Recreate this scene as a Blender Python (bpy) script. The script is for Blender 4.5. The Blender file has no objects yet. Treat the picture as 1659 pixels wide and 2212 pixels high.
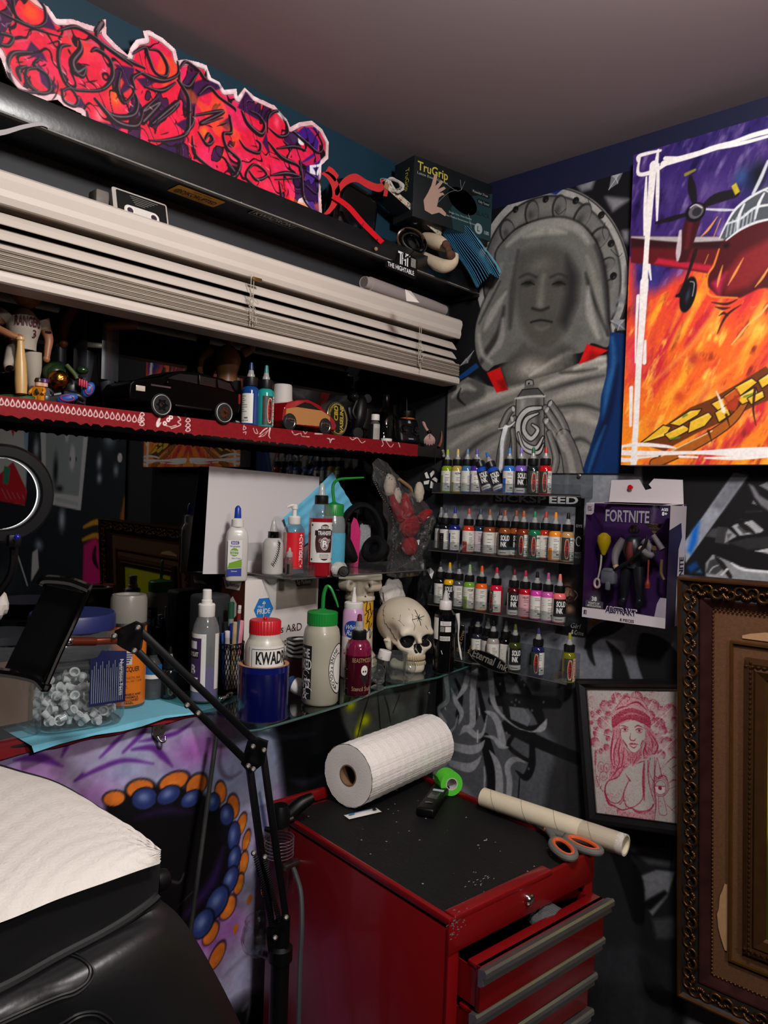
import bpy,bmesh,math,random
import numpy as np
from math import sin,cos,sqrt,atan2,radians
from mathutils import Matrix,Vector,Euler
random.seed(7);RNG=np.random.default_rng(11)
PI=math.pi
SC=bpy.context.scene
COL=SC.collection
# ---------------------------------------------------------------- camera
FPX,CX,CY=1626.,829.5,1106.
def _n(v):return v/np.linalg.norm(v)
AX=_n(np.array([2335-CX,-(1130-CY),FPX]))
AY=np.array([-(CX+925),-(1014-CY),FPX]);AY=_n(AY-AX*AX.dot(AY))
AZ=-np.cross(AX,AY)
BAS=np.array([AX,AY,AZ])  # rows: world axes seen in (right, up, forward)
CAM=np.array([-1.505,-1.19,1.63])
def ray(px,py):
 return BAS@np.array([(px-CX)/FPX,-(py-CY)/FPX,1.])
def onp(ax,val,px,py):  # point of the plane axis=val seen along that direction
 r=ray(px,py);t=(val-CAM[ax])/r[ax]
 return CAM+t*r
def at(px,py,t):return CAM+t*ray(px,py)
def V(p):return Vector([float(c)for c in p])
cd=bpy.data.cameras.new('camera');cam=bpy.data.objects.new('camera',cd);COL.objects.link(cam)
R_,U_,F_=BAS[:,0],BAS[:,1],BAS[:,2]
cam.matrix_world=Matrix(((R_[0],U_[0],-F_[0],CAM[0]),(R_[1],U_[1],-F_[1],CAM[1]),(R_[2],U_[2],-F_[2],CAM[2]),(0,0,0,1)))
cd.sensor_width=36.;cd.lens=FPX*36./2212.;cd.clip_start=.02
SC.camera=cam
SC.view_settings.view_transform='Standard';SC.view_settings.look='None'
SC.view_settings.gamma=1.;SC.view_settings.use_curve_mapping=False;SC.view_settings.exposure=0.
# ---------------------------------------------------------------- colour and materials
def lin(c):
 c=np.asarray(c,float)
 return np.where(c<=.04045,c/12.92,((c+.055)/1.055)**2.4)
def hx(h):
 if not isinstance(h,str):return np.array(h,float)
 h=h.lstrip('#');return np.array([int(h[i:i+2],16)/255 for i in(0,2,4)])
def rgba(h):return tuple(float(x)for x in lin(hx(h)))+(1.,)
MATS={}
def mat(name,col='#808080',ro=.5,metal=0.,spec=.5,coat=0.,trans=0.,ior=1.45,noise=0.,ns=40.,bump=0.,bs=200.,alpha=1.,emit=0.,attr=None,wave=None,sheen=0.,sss=0.):
 if name in MATS:return MATS[name]
 m=bpy.data.materials.new(name);m.use_nodes=True;MATS[name]=m
 nt=m.node_tree;b=nt.nodes['Principled BSDF'];L=nt.links
 b.inputs['Base Color'].default_value=rgba(col);b.inputs['Roughness'].default_value=ro
 b.inputs['Metallic'].default_value=metal;b.inputs['Specular IOR Level'].default_value=spec
 b.inputs['Coat Weight'].default_value=coat;b.inputs['Coat Roughness'].default_value=.08
 b.inputs['Transmission Weight'].default_value=trans;b.inputs['IOR'].default_value=ior
 b.inputs['Alpha'].default_value=alpha
 if sheen:b.inputs['Sheen Weight'].default_value=sheen
 if emit:
  b.inputs['Emission Color'].default_value=rgba(col);b.inputs['Emission Strength'].default_value=emit
 tc=nt.nodes.new('ShaderNodeTexCoord')
 if attr:
  a=nt.nodes.new('ShaderNodeAttribute');a.attribute_name=attr;L.new(a.outputs['Color'],b.inputs['Base Color'])
 elif noise:
  n=nt.nodes.new('ShaderNodeTexNoise');n.inputs['Scale'].default_value=ns;n.inputs['Detail'].default_value=6
  L.new(tc.outputs['Object'],n.inputs['Vector'])
  x=nt.nodes.new('ShaderNodeMix');x.data_type='RGBA'
  c=np.array(rgba(col)[:3]);x.inputs[6].default_value=tuple(np.clip(c*(1-noise),0,1))+(1,)
  x.inputs[7].default_value=tuple(np.clip(c*(1+noise)+noise*.01,0,1))+(1,)
  L.new(n.outputs['Fac'],x.inputs[0]);L.new(x.outputs[2],b.inputs['Base Color'])
 if bump or wave:
  bp=nt.nodes.new('ShaderNodeBump');bp.inputs['Strength'].default_value=bump or .5;bp.inputs['Distance'].default_value=.002
  if wave:
   w=nt.nodes.new('ShaderNodeTexWave');w.bands_direction=wave[0];w.inputs['Scale'].default_value=wave[1]
   w.inputs['Distortion'].default_value=wave[2];L.new(tc.outputs['Object'],w.inputs['Vector']);L.new(w.outputs['Fac'],bp.inputs['Height'])
  else:
   n2=nt.nodes.new('ShaderNodeTexNoise');n2.inputs['Scale'].default_value=bs;n2.inputs['Detail'].default_value=4
   L.new(tc.outputs['Object'],n2.inputs['Vector']);L.new(n2.outputs['Fac'],bp.inputs['Height'])
  L.new(bp.outputs['Normal'],b.inputs['Normal'])
 return m
def clear(name,tint='#ffffff',ro=.03,gloss=1.,fog=0.,fogcol='#ffffff',ior=1.45):
 """thin clear plastic or glass: transparent with fresnel gloss and a little milky body"""
 if name in MATS:return MATS[name]
 m=bpy.data.materials.new(name);m.use_nodes=True;MATS[name]=m
 nt=m.node_tree;nt.nodes.clear();L=nt.links
 o=nt.nodes.new('ShaderNodeOutputMaterial');t=nt.nodes.new('ShaderNodeBsdfTransparent');t.inputs[0].default_value=rgba(tint)
 g=nt.nodes.new('ShaderNodeBsdfGlossy');g.inputs['Roughness'].default_value=ro;g.inputs['Color'].default_value=(gloss,gloss,gloss,1)
 f=nt.nodes.new('ShaderNodeFresnel');gm=nt.nodes.new('ShaderNodeNewGeometry');iv=nt.nodes.new('ShaderNodeMix');iv.inputs[2].default_value=ior;iv.inputs[3].default_value=1/ior;L.new(gm.outputs['Backfacing'],iv.inputs[0]);L.new(iv.outputs[0],f.inputs[0])
 mx=nt.nodes.new('ShaderNodeMixShader');L.new(f.outputs[0],mx.inputs[0])
 src=t.outputs[0]
 if fog:
  d=nt.nodes.new('ShaderNodeBsdfDiffuse');d.inputs[0].default_value=rgba(fogcol)
  m2=nt.nodes.new('ShaderNodeMixShader');m2.inputs[0].default_value=fog
  L.new(t.outputs[0],m2.inputs[1]);L.new(d.outputs[0],m2.inputs[2]);src=m2.outputs[0]
 L.new(src,mx.inputs[1]);L.new(g.outputs[0],mx.inputs[2]);L.new(mx.outputs[0],o.inputs[0])
 return m
def glossplastic(name,col,**k):return mat(name,col,ro=k.pop('rough',.3),coat=k.pop('coat',.3),**k)
# ---------------------------------------------------------------- mesh builder
def Tm(loc=(0,0,0),rx=0,ry=0,rz=0,s=1):
 S=Matrix.Diagonal((s,s,s,1))if not isinstance(s,(tuple,list))else Matrix.Diagonal((*s,1))
 return Matrix.Translation(Vector([float(c)for c in loc]))@Euler((rx,ry,rz)).to_matrix().to_4x4()@S
def Tdir(p,q):  # z axis runs from p to q
 d=V(q)-V(p);return Matrix.Translation(V(p))@d.to_track_quat('Z','Y').to_matrix().to_4x4(),d.length
_RB={}
class MB:
 def __init__(s):s.v=[];s.f=[];s.m=[];s.sm=[]
 def add(s,vs,fs,m=0,smooth=False,T=None):
  b=len(s.v)
  if T is not None:vs=[T@Vector(p)for p in vs]
  s.v.extend([(float(p[0]),float(p[1]),float(p[2]))for p in vs])
  for f in fs:s.f.append([b+i for i in f]);s.m.append(m);s.sm.append(smooth)
  return s
 def box(s,c,d,m=0,r=0.,seg=2,T=None):
  if r<=0:
   x,y,z=d[0]/2,d[1]/2,d[2]/2
   vs=[(c[0]+i*x,c[1]+j*y,c[2]+k*z)for i in(-1,1)for j in(-1,1)for k in(-1,1)]
   return s.add(vs,[(0,1,3,2),(4,6,7,5),(0,4,5,1),(2,3,7,6),(0,2,6,4),(1,5,7,3)],m,False,T)
  key=(round(d[0],5),round(d[1],5),round(d[2],5),r,seg)
  if key not in _RB:
   bm=bmesh.new();bmesh.ops.create_cube(bm,size=1.)
   for v in bm.verts:v.co=Vector((v.co.x*d[0],v.co.y*d[1],v.co.z*d[2]))
   bmesh.ops.bevel(bm,geom=bm.edges[:],offset=min(r,min(d)*.49),segments=seg,profile=.5,affect='EDGES')
   bm.verts.index_update()
   _RB[key]=([tuple(v.co)for v in bm.verts],[[v.index for v in f.verts]for f in bm.faces]);bm.free()
  vs,fs=_RB[key]
  return s.add([(p[0]+c[0],p[1]+c[1],p[2]+c[2])for p in vs],fs,m,True,T)
 def lt(s,prof,m=0,seg=32,T=None,sx=1,sy=1,cap=True,smooth=True,n=2.,rib=0,ribd=0.):
  vs,fs=[],[]
  k=len(prof)
  for(r,z)in prof:
   for i in range(seg):
    a=2*PI*i/seg;c,q=cos(a),sin(a)
    if n!=2.:
     e=2./n;c=math.copysign(abs(c)**e,c);q=math.copysign(abs(q)**e,q)
    rr=r*(1+(ribd if rib and i%2 else 0))
    vs.append((rr*c*sx,rr*q*sy,z))
  for j in range(k-1):
   for i in range(seg):
    a,b=j*seg+i,j*seg+(i+1)%seg
    fs.append((a,b,b+seg,a+seg))
  s.add(vs,fs,m,smooth,T)
  if cap:
   b=len(s.v)-len(vs)
   if prof[0][0]>1e-6:s.f.append([b+i for i in range(seg)][::-1]);s.m.append(m);s.sm.append(False)
   if prof[-1][0]>1e-6:s.f.append([b+(k-1)*seg+i for i in range(seg)]);s.m.append(m);s.sm.append(False)
  return s
 def cyl(s,p,q,r,m=0,seg=20,r2=None):
  T,L=Tdir(p,q);return s.lt([(r,0),(r if r2 is None else r2,L)],m,seg,T)
 def sphere(s,c,r,m=0,seg=20,rings=12,T=None):
  rx,ry,rz=(r,r,r)if not isinstance(r,(tuple,list))else r
  prof=[(max(1e-7,sin(PI*i/rings)),-cos(PI*i/rings))for i in range(rings+1)]
  M2=Matrix.Translation(Vector([float(x)for x in c]))@Matrix.Diagonal((rx,ry,rz,1))
  return s.lt(prof,m,seg,(T@M2)if T is not None else M2,cap=False)
 def tube(s,pts,r,m=0,seg=10,closed=False,T=None,flat=None):
  P=[V(p)for p in pts];n=len(P);vs,fs=[],[];up=None
  for i in range(n):
   a=P[i-1]if(i or closed)else P[i];b=P[(i+1)%n]if(i<n-1 or closed)else P[i]
   t=(b-a).normalized()
   if up is None:up=Vector((0,0,1))if abs(t.z)<.9 else Vector((0,1,0))
   x=t.cross(up);x=x.normalized()if x.length>1e-6 else Vector((1,0,0));y=x.cross(t).normalized();up=y
   rr=r[i]if isinstance(r,(list,tuple))else r
   for k in range(seg):
    an=2*PI*k/seg;vs.append(P[i]+x*(rr*cos(an))+y*(rr*sin(an)*(flat or 1)))
  for i in range(n if closed else n-1):
   for k in range(seg):
    a,b=i*seg+k,i*seg+(k+1)%seg;c,d=((i+1)%n)*seg+k,((i+1)%n)*seg+(k+1)%seg
    fs.append((a,b,d,c))
  if not closed:fs.append(tuple(range(seg))[::-1]);fs.append(tuple((n-1)*seg+k for k in range(seg)))
  return s.add(vs,fs,m,True,T)
 def prism(s,poly,h,m=0,T=None,z0=0.,ms=None,smooth=False):
  n=len(poly);vs=[(p[0],p[1],z0)for p in poly]+[(p[0],p[1],z0+h)for p in poly]
  s.add(vs,[tuple(range(n))[::-1],tuple(range(n,2*n))],m,False,T)
  b=len(s.v)-2*n
  for i in range(n):
   j=(i+1)%n;s.f.append([b+i,b+j,b+n+j,b+n+i]);s.m.append(m if ms is None else ms);s.sm.append(smooth)
  return s
 def grid(s,fn,nu,nv,m=0,smooth=True,T=None):
  vs=[fn(i/nu,j/nv)for j in range(nv+1)for i in range(nu+1)]
  fs=[(j*(nu+1)+i,j*(nu+1)+i+1,(j+1)*(nu+1)+i+1,(j+1)*(nu+1)+i)for j in range(nv)for i in range(nu)]
  return s.add(vs,fs,m,smooth,T)
 def disc(s,R,ac,ar,zc,zr,m=0):return s.grid(lambda u,v:(R*sin(ac+ar*v*cos(2*PI*u)),-R*cos(ac+ar*v*cos(2*PI*u)),zc+zr*v*sin(2*PI*u)),36,5,m)
 def flat(s,poly,m=0,T=None):return s.add([tuple(p)if len(p)==3 else(p[0],p[1],0)for p in poly],[tuple(range(len(poly)))],m,False,T)
 def patch(s,r,z0,z1,a0,a1,m=0,seg=16,T=None,rows=1,sx=1,sy=1):  # a strip of a cylinder wall; angle 0 looks along -y
  def fn(u,v):
   a=a0+(a1-a0)*u;return(r*sin(a)*sx,-r*cos(a)*sy,z0+(z1-z0)*v)
  return s.grid(fn,seg,rows,m,True,T)
 def text(s,txt,size,m=0,T=None,fn=None,bold=0.,shear=0.,width=None,align='CENTER',ext=0.):
  vs,fs=text_geo(txt,bold,shear)
  xs=[p[0]for p in vs];ys=[p[1]for p in vs]
  w,h=max(xs)-min(xs),.7
  k=size/h;kx=k if width is None else width/w
  x0={'CENTER':(max(xs)+min(xs))/2,'LEFT':min(xs),'RIGHT':max(xs)}[align]
  q=[((p[0]-x0)*kx,(p[1]-.35)*k)for p in vs]
  if fn:pts=[fn(*p)for p in q]
  else:pts=[(p[0],p[1],ext)for p in q]
  return s.add(pts,fs,m,False,T)
 def mk(s,name,mats,parent=None,T=None,sharp=35):
  me=bpy.data.meshes.new(name);me.from_pydata(s.v,[],s.f);
  if not isinstance(mats,(list,tuple)):mats=[mats]
  for m in mats:me.materials.append(m)
  me.polygons.foreach_set('material_index',np.array(s.m,dtype=np.int32));me.polygons.foreach_set('use_smooth',np.array(s.sm,dtype=bool))
  me.update()
  if any(s.sm)and sharp:me.set_sharp_from_angle(angle=radians(sharp))
  o=bpy.data.objects.new(name,me);COL.objects.link(o)
  if parent is not None:o.parent=parent
  if T is not None:o.matrix_local=T
  return o
_TX={}
def text_geo(txt,bold,shear):
 key=(txt,bold,shear)
 if key in _TX:return _TX[key]
 cu=bpy.data.curves.new('t','FONT');cu.body=txt;cu.offset=bold;cu.shear=shear;cu.resolution_u=3
 ob=bpy.data.objects.new('t',cu);COL.objects.link(ob)
 dg=bpy.context.evaluated_depsgraph_get();me=ob.evaluated_get(dg).to_mesh()
 r=([tuple(v.co)for v in me.vertices],[tuple(p.vertices)for p in me.polygons])
 ob.evaluated_get(dg).to_mesh_clear();bpy.data.objects.remove(ob);bpy.data.curves.remove(cu)
 _TX[key]=r;return r
def cylfn(r,z,a=0.,sx=1,vert=False,flip=1):  # maps flat text onto a cylinder wall round height z and angle a
 def fn(x,y):
  if vert:x,y=-y*flip,x*flip
  an=a+x/r;return(r*sin(an)*sx,-r*cos(an),z+y)
 return fn
 # ---------------------------------------------------------------- things
def tag(o,label,cat,group=None):
 o['label']=label;o['category']=cat
 if group:o['group']=group
 return o
def thing(name,label,cat,loc=(0,0,0),rz=0.,group=None,T=None):
 o=bpy.data.objects.new(name,None);COL.objects.link(o);o.empty_display_size=.02
 o.matrix_world=T if T is not None else Tm(loc,rz=rz)
 return tag(o,label,cat,group)
def struct(o):o['kind']='structure';return o
def copy_tree(o,parent=None):
 c=o.copy();COL.objects.link(c)
 if parent is not None:c.parent=parent
 for ch in list(o.children):copy_tree(ch,c)
 return c
def face(p):  # z rotation that turns a thing's -y side towards the viewer's stand
 return atan2(CAM[1]-p[1],CAM[0]-p[0])+PI/2
def stand(px,py,z,r=0.):  # centre of a round base of radius r whose front lower edge is seen there
 p=onp(2,z,px,py);d=np.array([p[0]-CAM[0],p[1]-CAM[1],0]);d=d/np.linalg.norm(d)
 return p+d*r
def cr(pts,n=8,closed=False):  # Catmull-Rom through points
 P=[np.asarray(p,float)for p in pts];k=len(P);out=[]
 for i in range(k if closed else k-1):
  a,b,c,d=(P[(i-1)%k],P[i],P[(i+1)%k],P[(i+2)%k])if closed else(P[max(i-1,0)],P[i],P[i+1],P[min(i+2,k-1)])
  for j in range(n):
   t=j/n;out.append(.5*((2*b)+(c-a)*t+(2*a-5*b+4*c-d)*t*t+(3*b-a-3*c+d)*t**3))
 if not closed:out.append(P[-1])
 return out
 # ---------------------------------------------------------------- painter: strokes and fills laid on a dense grid as a colour attribute
class Canvas:
 def __init__(s,org,eu,ev,W,H,res,base,mirror=None,k=.001):
  s.o=np.array(org,float);s.eu=np.array(eu,float);s.ev=np.array(ev,float);s.nrm=np.cross(s.eu,s.ev)
  s.nx,s.ny=int(round(W/res))+1,int(round(H/res))+1;s.W,s.H=W,H
  u=np.linspace(0,W,s.nx);v=np.linspace(0,H,s.ny);s.U,s.Vv=np.meshgrid(u,v)
  s.rgb=np.empty((s.ny,s.nx,3));s.rgb[:]=hx(base);s.mirror=mirror;s.k=k;s.crop=(0,0,1.);s.px=True;s.du=W/(s.nx-1);s.dv=H/(s.ny-1)
 def zoom(s,x0,y0,sc,m=None):
  s.crop=(x0,y0,sc);s.px=True
  if m is not None:s.k=m
  return s
 def q(s,pts):
  if not s.px:return np.array([(p[0],p[1])for p in pts],float)
  out=[]
  for p in pts:
   r=ray(s.crop[0]+p[0]/s.crop[2],s.crop[1]+p[1]/s.crop[2]);o=CAM
   if s.mirror is not None:  # the way light takes by the window pane
    t=(s.mirror-o[1])/r[1];o=o+t*r;r=r*np.array([1,-1,1])
   t=(s.o-o).dot(s.nrm)/r.dot(s.nrm);w=o+t*r-s.o
   out.append((w.dot(s.eu),w.dot(s.ev)))
  return np.array(out)
 def mw(s,w):return(np.asarray(w,float)/s.crop[2]*s.k)if s.px else np.asarray(w,float)
 def win(s,lo,hi):
  i0,i1=max(0,int(lo[0]/s.du)),min(s.nx,int(hi[0]/s.du)+2);j0,j1=max(0,int(lo[1]/s.dv)),min(s.ny,int(hi[1]/s.dv)+2)
  return(slice(j0,j1),slice(i0,i1))if i1>i0 and j1>j0 else None
 def put(s,w,col,a):
  c=s.rgb[w];s.rgb[w]=c+(hx(col)-c)*a[...,None]
 def sdf(s,P,w):
  X,Y=s.U[w],s.Vv[w];ins=np.zeros(X.shape,bool);d=np.full(X.shape,1e9);n=len(P)
  for i in range(n):
   (x0,y0),(x1,y1)=P[i],P[(i+1)%n]
   if y0!=y1:
    cnd=((y0>Y)!=(y1>Y))&(X<(x1-x0)*(Y-y0)/(y1-y0)+x0);ins^=cnd
   L=(x1-x0)**2+(y1-y0)**2+1e-18;t=np.clip(((X-x0)*(x1-x0)+(Y-y0)*(y1-y0))/L,0,1)
   d=np.minimum(d,(X-x0-t*(x1-x0))**2+(Y-y0-t*(y1-y0))**2)
  d=np.sqrt(d);return np.where(ins,d,-d)
 def poly(s,pts,col,a=1.,soft=2.,smooth=0):
  if smooth:pts=cr(pts,smooth,True)
  P=s.q(pts);sf=float(s.mw(soft))+s.du*.6;w=s.win(P.min(0)-sf,P.max(0)+sf)
  if w is None:return s
  al=np.clip(s.sdf(P,w)/sf+.5,0,1);s.put(w,col,al*a);return s
 def sk(s,pts,wd,col,a=1.,soft=2.,sm=6,edge=None,ew=3):
  if edge is not None:s.sk(pts,[x+ew for x in wd]if isinstance(wd,(list,tuple))else wd+ew,edge,a,soft,sm)
  n0=len(pts);ws=list(wd)if isinstance(wd,(list,tuple))else[wd]*n0
  if len(ws)!=n0:ws=list(np.interp(np.linspace(0,1,n0),np.linspace(0,1,len(ws)),ws))
  if sm and n0>2:
   c=cr([(p[0],p[1],x)for p,x in zip(pts,ws)],sm);pts=[(p[0],p[1])for p in c];ws=[max(p[2],.2)for p in c]
  P=s.q(pts);R=s.mw(ws)/2;sf=float(s.mw(soft))+s.du*.5;mx=R.max()+sf
  w=s.win(P.min(0)-mx,P.max(0)+mx)
  if w is None:return s
  X,Y=s.U[w],s.Vv[w];best=np.full(X.shape,-1e9)
  for i in range(len(P)-1):
   (x0,y0),(x1,y1)=P[i],P[i+1];L=(x1-x0)**2+(y1-y0)**2+1e-18
   t=np.clip(((X-x0)*(x1-x0)+(Y-y0)*(y1-y0))/L,0,1)
   d=np.sqrt((X-x0-t*(x1-x0))**2+(Y-y0-t*(y1-y0))**2);best=np.maximum(best,R[i]+(R[i+1]-R[i])*t-d)
  s.put(w,col,np.clip(best/sf+.5,0,1)*a);return s
 def blob(s,c,rx,ry,col,a=1.,ang=0.,pw=1.5,hard=False):
  P=s.q([c])[0];rx,ry=float(s.mw(rx)),float(s.mw(ry));m=max(rx,ry)*1.05;w=s.win(P-m,P+m)
  if w is None:return s
  X,Y=s.U[w]-P[0],s.Vv[w]-P[1];ca,sa=cos(ang),sin(ang)
  d=np.sqrt(((X*ca+Y*sa)/rx)**2+((-X*sa+Y*ca)/ry)**2)
  al=np.clip((1-d)/.12+.3,0,1)if hard else np.clip(1-d,0,1)**pw*1.4
  s.put(w,col,np.clip(al,0,1)*a);return s
 def noise(s,scale,seed=0,oct=4,sx=1.,sy=1.,ang=0.):
  r=np.random.default_rng(seed);ca,sa=cos(ang),sin(ang)
  X=(s.U*ca+s.Vv*sa)/scale/sx+50;Y=(-s.U*sa+s.Vv*ca)/scale/sy+50;out=0;amp=.5
  for o in range(oct):
   G=r.random((256,256));x=X*2**o;y=Y*2**o;xi=np.floor(x).astype(int);yi=np.floor(y).astype(int);fx=x-xi;fy=y-yi
   fx=fx*fx*(3-2*fx);fy=fy*fy*(3-2*fy);g=lambda i,j:G[(yi+j)%256,(xi+i)%256]
   out=out+amp*((g(0,0)*(1-fx)+g(1,0)*fx)*(1-fy)+(g(0,1)*(1-fx)+g(1,1)*fx)*fy);amp*=.5
  return out/(1-.5**oct)
 def tint(s,field,col,a=1.):s.rgb=s.rgb+(hx(col)-s.rgb)*np.clip(field*a,0,1)[...,None];return s
 def grain(s,scale,amt,seed=0):s.rgb=np.clip(s.rgb*(1+amt*(s.noise(scale,seed,3)-.5)*2)[...,None],0,1);return s
 def mesh(s,name,mats,parent=None,keep=None,lift=0.,extra=None,T=None):
  """the painted sheet as one mesh; keep: polygon (u, v) to trim to; extra: an MB of further faces with mats[1:]"""
  P=s.o+s.U[...,None]*s.eu+s.Vv[...,None]*s.ev+s.nrm*lift
  if T is not None:
   A=np.array(T.inverted());P=P@A[:3,:3].T+A[:3,3]
  co=P.reshape(-1,3);nx,ny=s.nx,s.ny
  idx=np.arange(nx*ny).reshape(ny,nx);F=np.stack([idx[:-1,:-1],idx[:-1,1:],idx[1:,1:],idx[1:,:-1]],-1).reshape(-1,4);C=lin(np.clip(s.rgb,0,1)).reshape(-1,3)
  if keep is not None:
   d=s.sdf(keep,(slice(0,ny),slice(0,nx)));c=(d[:-1,:-1]+d[1:,1:])/2;F=F[(c>0).reshape(-1)]
   us,inv=np.unique(F,return_inverse=True);co=co[us];C=C[us];F=inv.reshape(-1,4)
  n1,f1=len(co),len(F);vs=[tuple(p)for p in co.tolist()];fs=F.tolist();mi=[0]*f1
  if extra is not None:
   vs+=extra.v;fs+=[[n1+i for i in f]for f in extra.f];mi+=[m+1 for m in extra.m]
  me=bpy.data.meshes.new(name);me.from_pydata(vs,[],fs)
  for m in mats:me.materials.append(m)
  me.polygons.foreach_set('material_index',np.array(mi,dtype=np.int32))
  at_=me.color_attributes.new('paint','FLOAT_COLOR','POINT');full=np.ones((len(vs),4),dtype=np.float32);full[:n1,:3]=C;full[n1:,:3]=.05
  at_.data.foreach_set('color',full.reshape(-1));me.update()
  o=bpy.data.objects.new(name,me);COL.objects.link(o)
  if parent is not None:o.parent=parent
  return o
PAINT=mat('wall_paint',attr='paint',ro=.65,spec=.25)
PAINTG=mat('gloss_paint',attr='paint',ro=.42,spec=.35)
def lerp(a,b,t):return hx(a)+(hx(b)-hx(a))*t
# ================================================================ the room
CEIL=2.403;SILL=1.232;GLASS=.15;WTOP=2.06
m_ceil=mat('ceiling_paint','#8c7f82',ro=.8,spec=.2,noise=.05,ns=3.,bump=.05,bs=90)
m_dark=mat('dark_wall','#26272b',ro=.7,noise=.25,ns=4)
m_teal=mat('teal_wall','#062c3c',ro=.6,noise=.2,ns=6)
m_blue=mat('blue_wall','#050a2e',ro=.6,noise=.2,ns=6)
m_floor=mat('floor_board','#1d1a19',ro=.5,noise=.3,ns=9)
m_black=mat('black_paint','#0b0b0c',ro=.45,spec=.4)
m_sillm=mat('sill_paint','#17171a',ro=.4)
b=MB().box((-1.6,-1.7,CEIL+.05),(3.4,4.,.1));struct(b.mk('ceiling',m_ceil))
b=MB().box((-1.6,-1.7,-.05),(3.4,4.,.1));struct(b.mk('floor',m_floor))
b=MB().box((-3.25,-1.7,1.2),(.1,4.,2.4));struct(b.mk('wall_back_left',m_dark))
b=MB().box((-1.6,-3.65,1.2),(3.4,.1,2.4));struct(b.mk('wall_back',m_dark))
# ---- wall under the window, painted lilac with dragon petals, black swirls towards the corner
c=Canvas((-1.3,0,.3),(1,0,0),(0,0,1),1.3,SILL-.012-.3,.0024,'#b0a6c4',k=.00085).zoom(0,1540,2.592)
n1,n2=c.noise(.16,1),c.noise(.05,2)
c.tint((n1-.42)*4,'#a763b4',.75);c.tint((.5-n1)*4,'#98a4cc',.7);c.tint((n2-.6)*3,'#d9cfe6',.5)
c.blob((1120,200),330,200,'#b455b8',.75);c.blob((60,190),300,150,'#a7b4d8',.8);c.blob((520,480),260,200,'#b35fc0',.5)
c.blob((1430,640),200,420,'#b9b6d6',.7)
pw='#5d1f88'
for p,w in[([(80,265),(220,250),(350,300)],[10,44,8]),([(180,190),(190,225)],18),([(345,245),(375,180),(372,140)],[8,26,14]),([(420,380),(560,310),(700,265),(860,285)],[10,26,24,8]),([(560,250),(640,170),(700,110)],[10,26,10]),([(690,220),(790,120),(830,60)],[14,30,10]),([(740,205),(850,195),(910,240),(965,300)],[14,34,38,8]),([(780,160),(860,145),(990,110),(1080,50)],[8,22,26,8]),([(420,380),(460,345)],[8,20]),([(260,20),(180,40)],12)]:
 c.sk(p,w,pw,.85,12)
c.sk([(1240,180),(1230,300),(1280,365),(1350,330)],[10,30,26,12],'#5f5470',.7,16)
c.blob((1330,1900),330,380,'#08080b',1.6,pw=.8);c.sk([(1250,1480),(1330,1400),(1480,1260)],[12,24,10],'#6c6880',.5,30)
# eye of the petal ring
ring=[(590,500),(700,440),(860,400),(1010,405),(1130,440),(1220,500),(1290,590),(1330,700),(1340,820),(1310,950),(1250,1080),(1180,1190),(1090,1260),(950,1500),(500,1500)]
c.poly(ring,'#0b0a10',1,30)
c.poly([(740,555),(900,500),(1080,520),(1210,600),(1270,720),(1280,850),(1190,1010),(1050,1200),(600,1400)],'#060508',1,60)
c.sk([(760,590),(920,545),(1080,560)],[10,50,10],'#2b1545',.7,40);c.sk([(1250,760),(1180,960),(1040,1130)],[10,70,20],'#3a1d66',.7,50)
org,blu='#e0762a','#4d639f'
for(x,y,rx,ry,a)in[(640,480,60,36,.3),(785,425,78,46,.25),(975,385,88,48,0.),(1100,405,66,58,-.2),(1235,445,36,62,-.2),(1305,525,40,70,-.2),(1352,625,32,62,.3),(1380,715,26,58,.25),(1365,840,30,64,.1),(1338,960,32,58,.25),(1275,1090,52,66,.5),(1180,1235,46,62,.6),(1215,1360,44,74,.6)]:
 c.blob((x,y-4),rx*1.25,ry*1.25,'#1c1413',.75,-a,hard=True);c.blob((x,y),rx*1.02,ry*1.02,org,1,-a,hard=True);c.blob((x+4,y+10),rx*.7,ry*.6,'#d9a02a' if x>1320 else '#f0862c',.8,-a)
for(x,y,rx,ry,a)in[(810,480,78,56,.4),(945,460,72,50,0.),(1070,480,66,46,-.1),(1195,500,44,54,-.3),(1270,570,46,66,-.3),(1310,690,44,84,0.),(1312,815,46,70,.1),(1290,935,54,76,.3),(1215,1060,74,92,.5),(1135,1180,72,80,.6)]:
 c.blob((x,y),rx*1.14,ry*1.14,'#0a0a10',1,-a,hard=True);c.blob((x,y),rx,ry,'#27366f',1,-a,hard=True);c.blob((x-6,y-8),rx*.8,ry*.8,'#7d8fc0',.75,-a)
for(x,y)in[(1397,1045),(1318,1210)]:c.blob((x,y),26,40,'#2a1a14',.6,-.3);c.blob((x,y),18,32,org,1,-.3,hard=True)
c.sk([(870,950),(920,930),(1000,950),(1030,900)],10,'#77747c',.5,6);c.sk([(1000,1080),(1080,1000)],8,'#55505c',.5,6)
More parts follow.
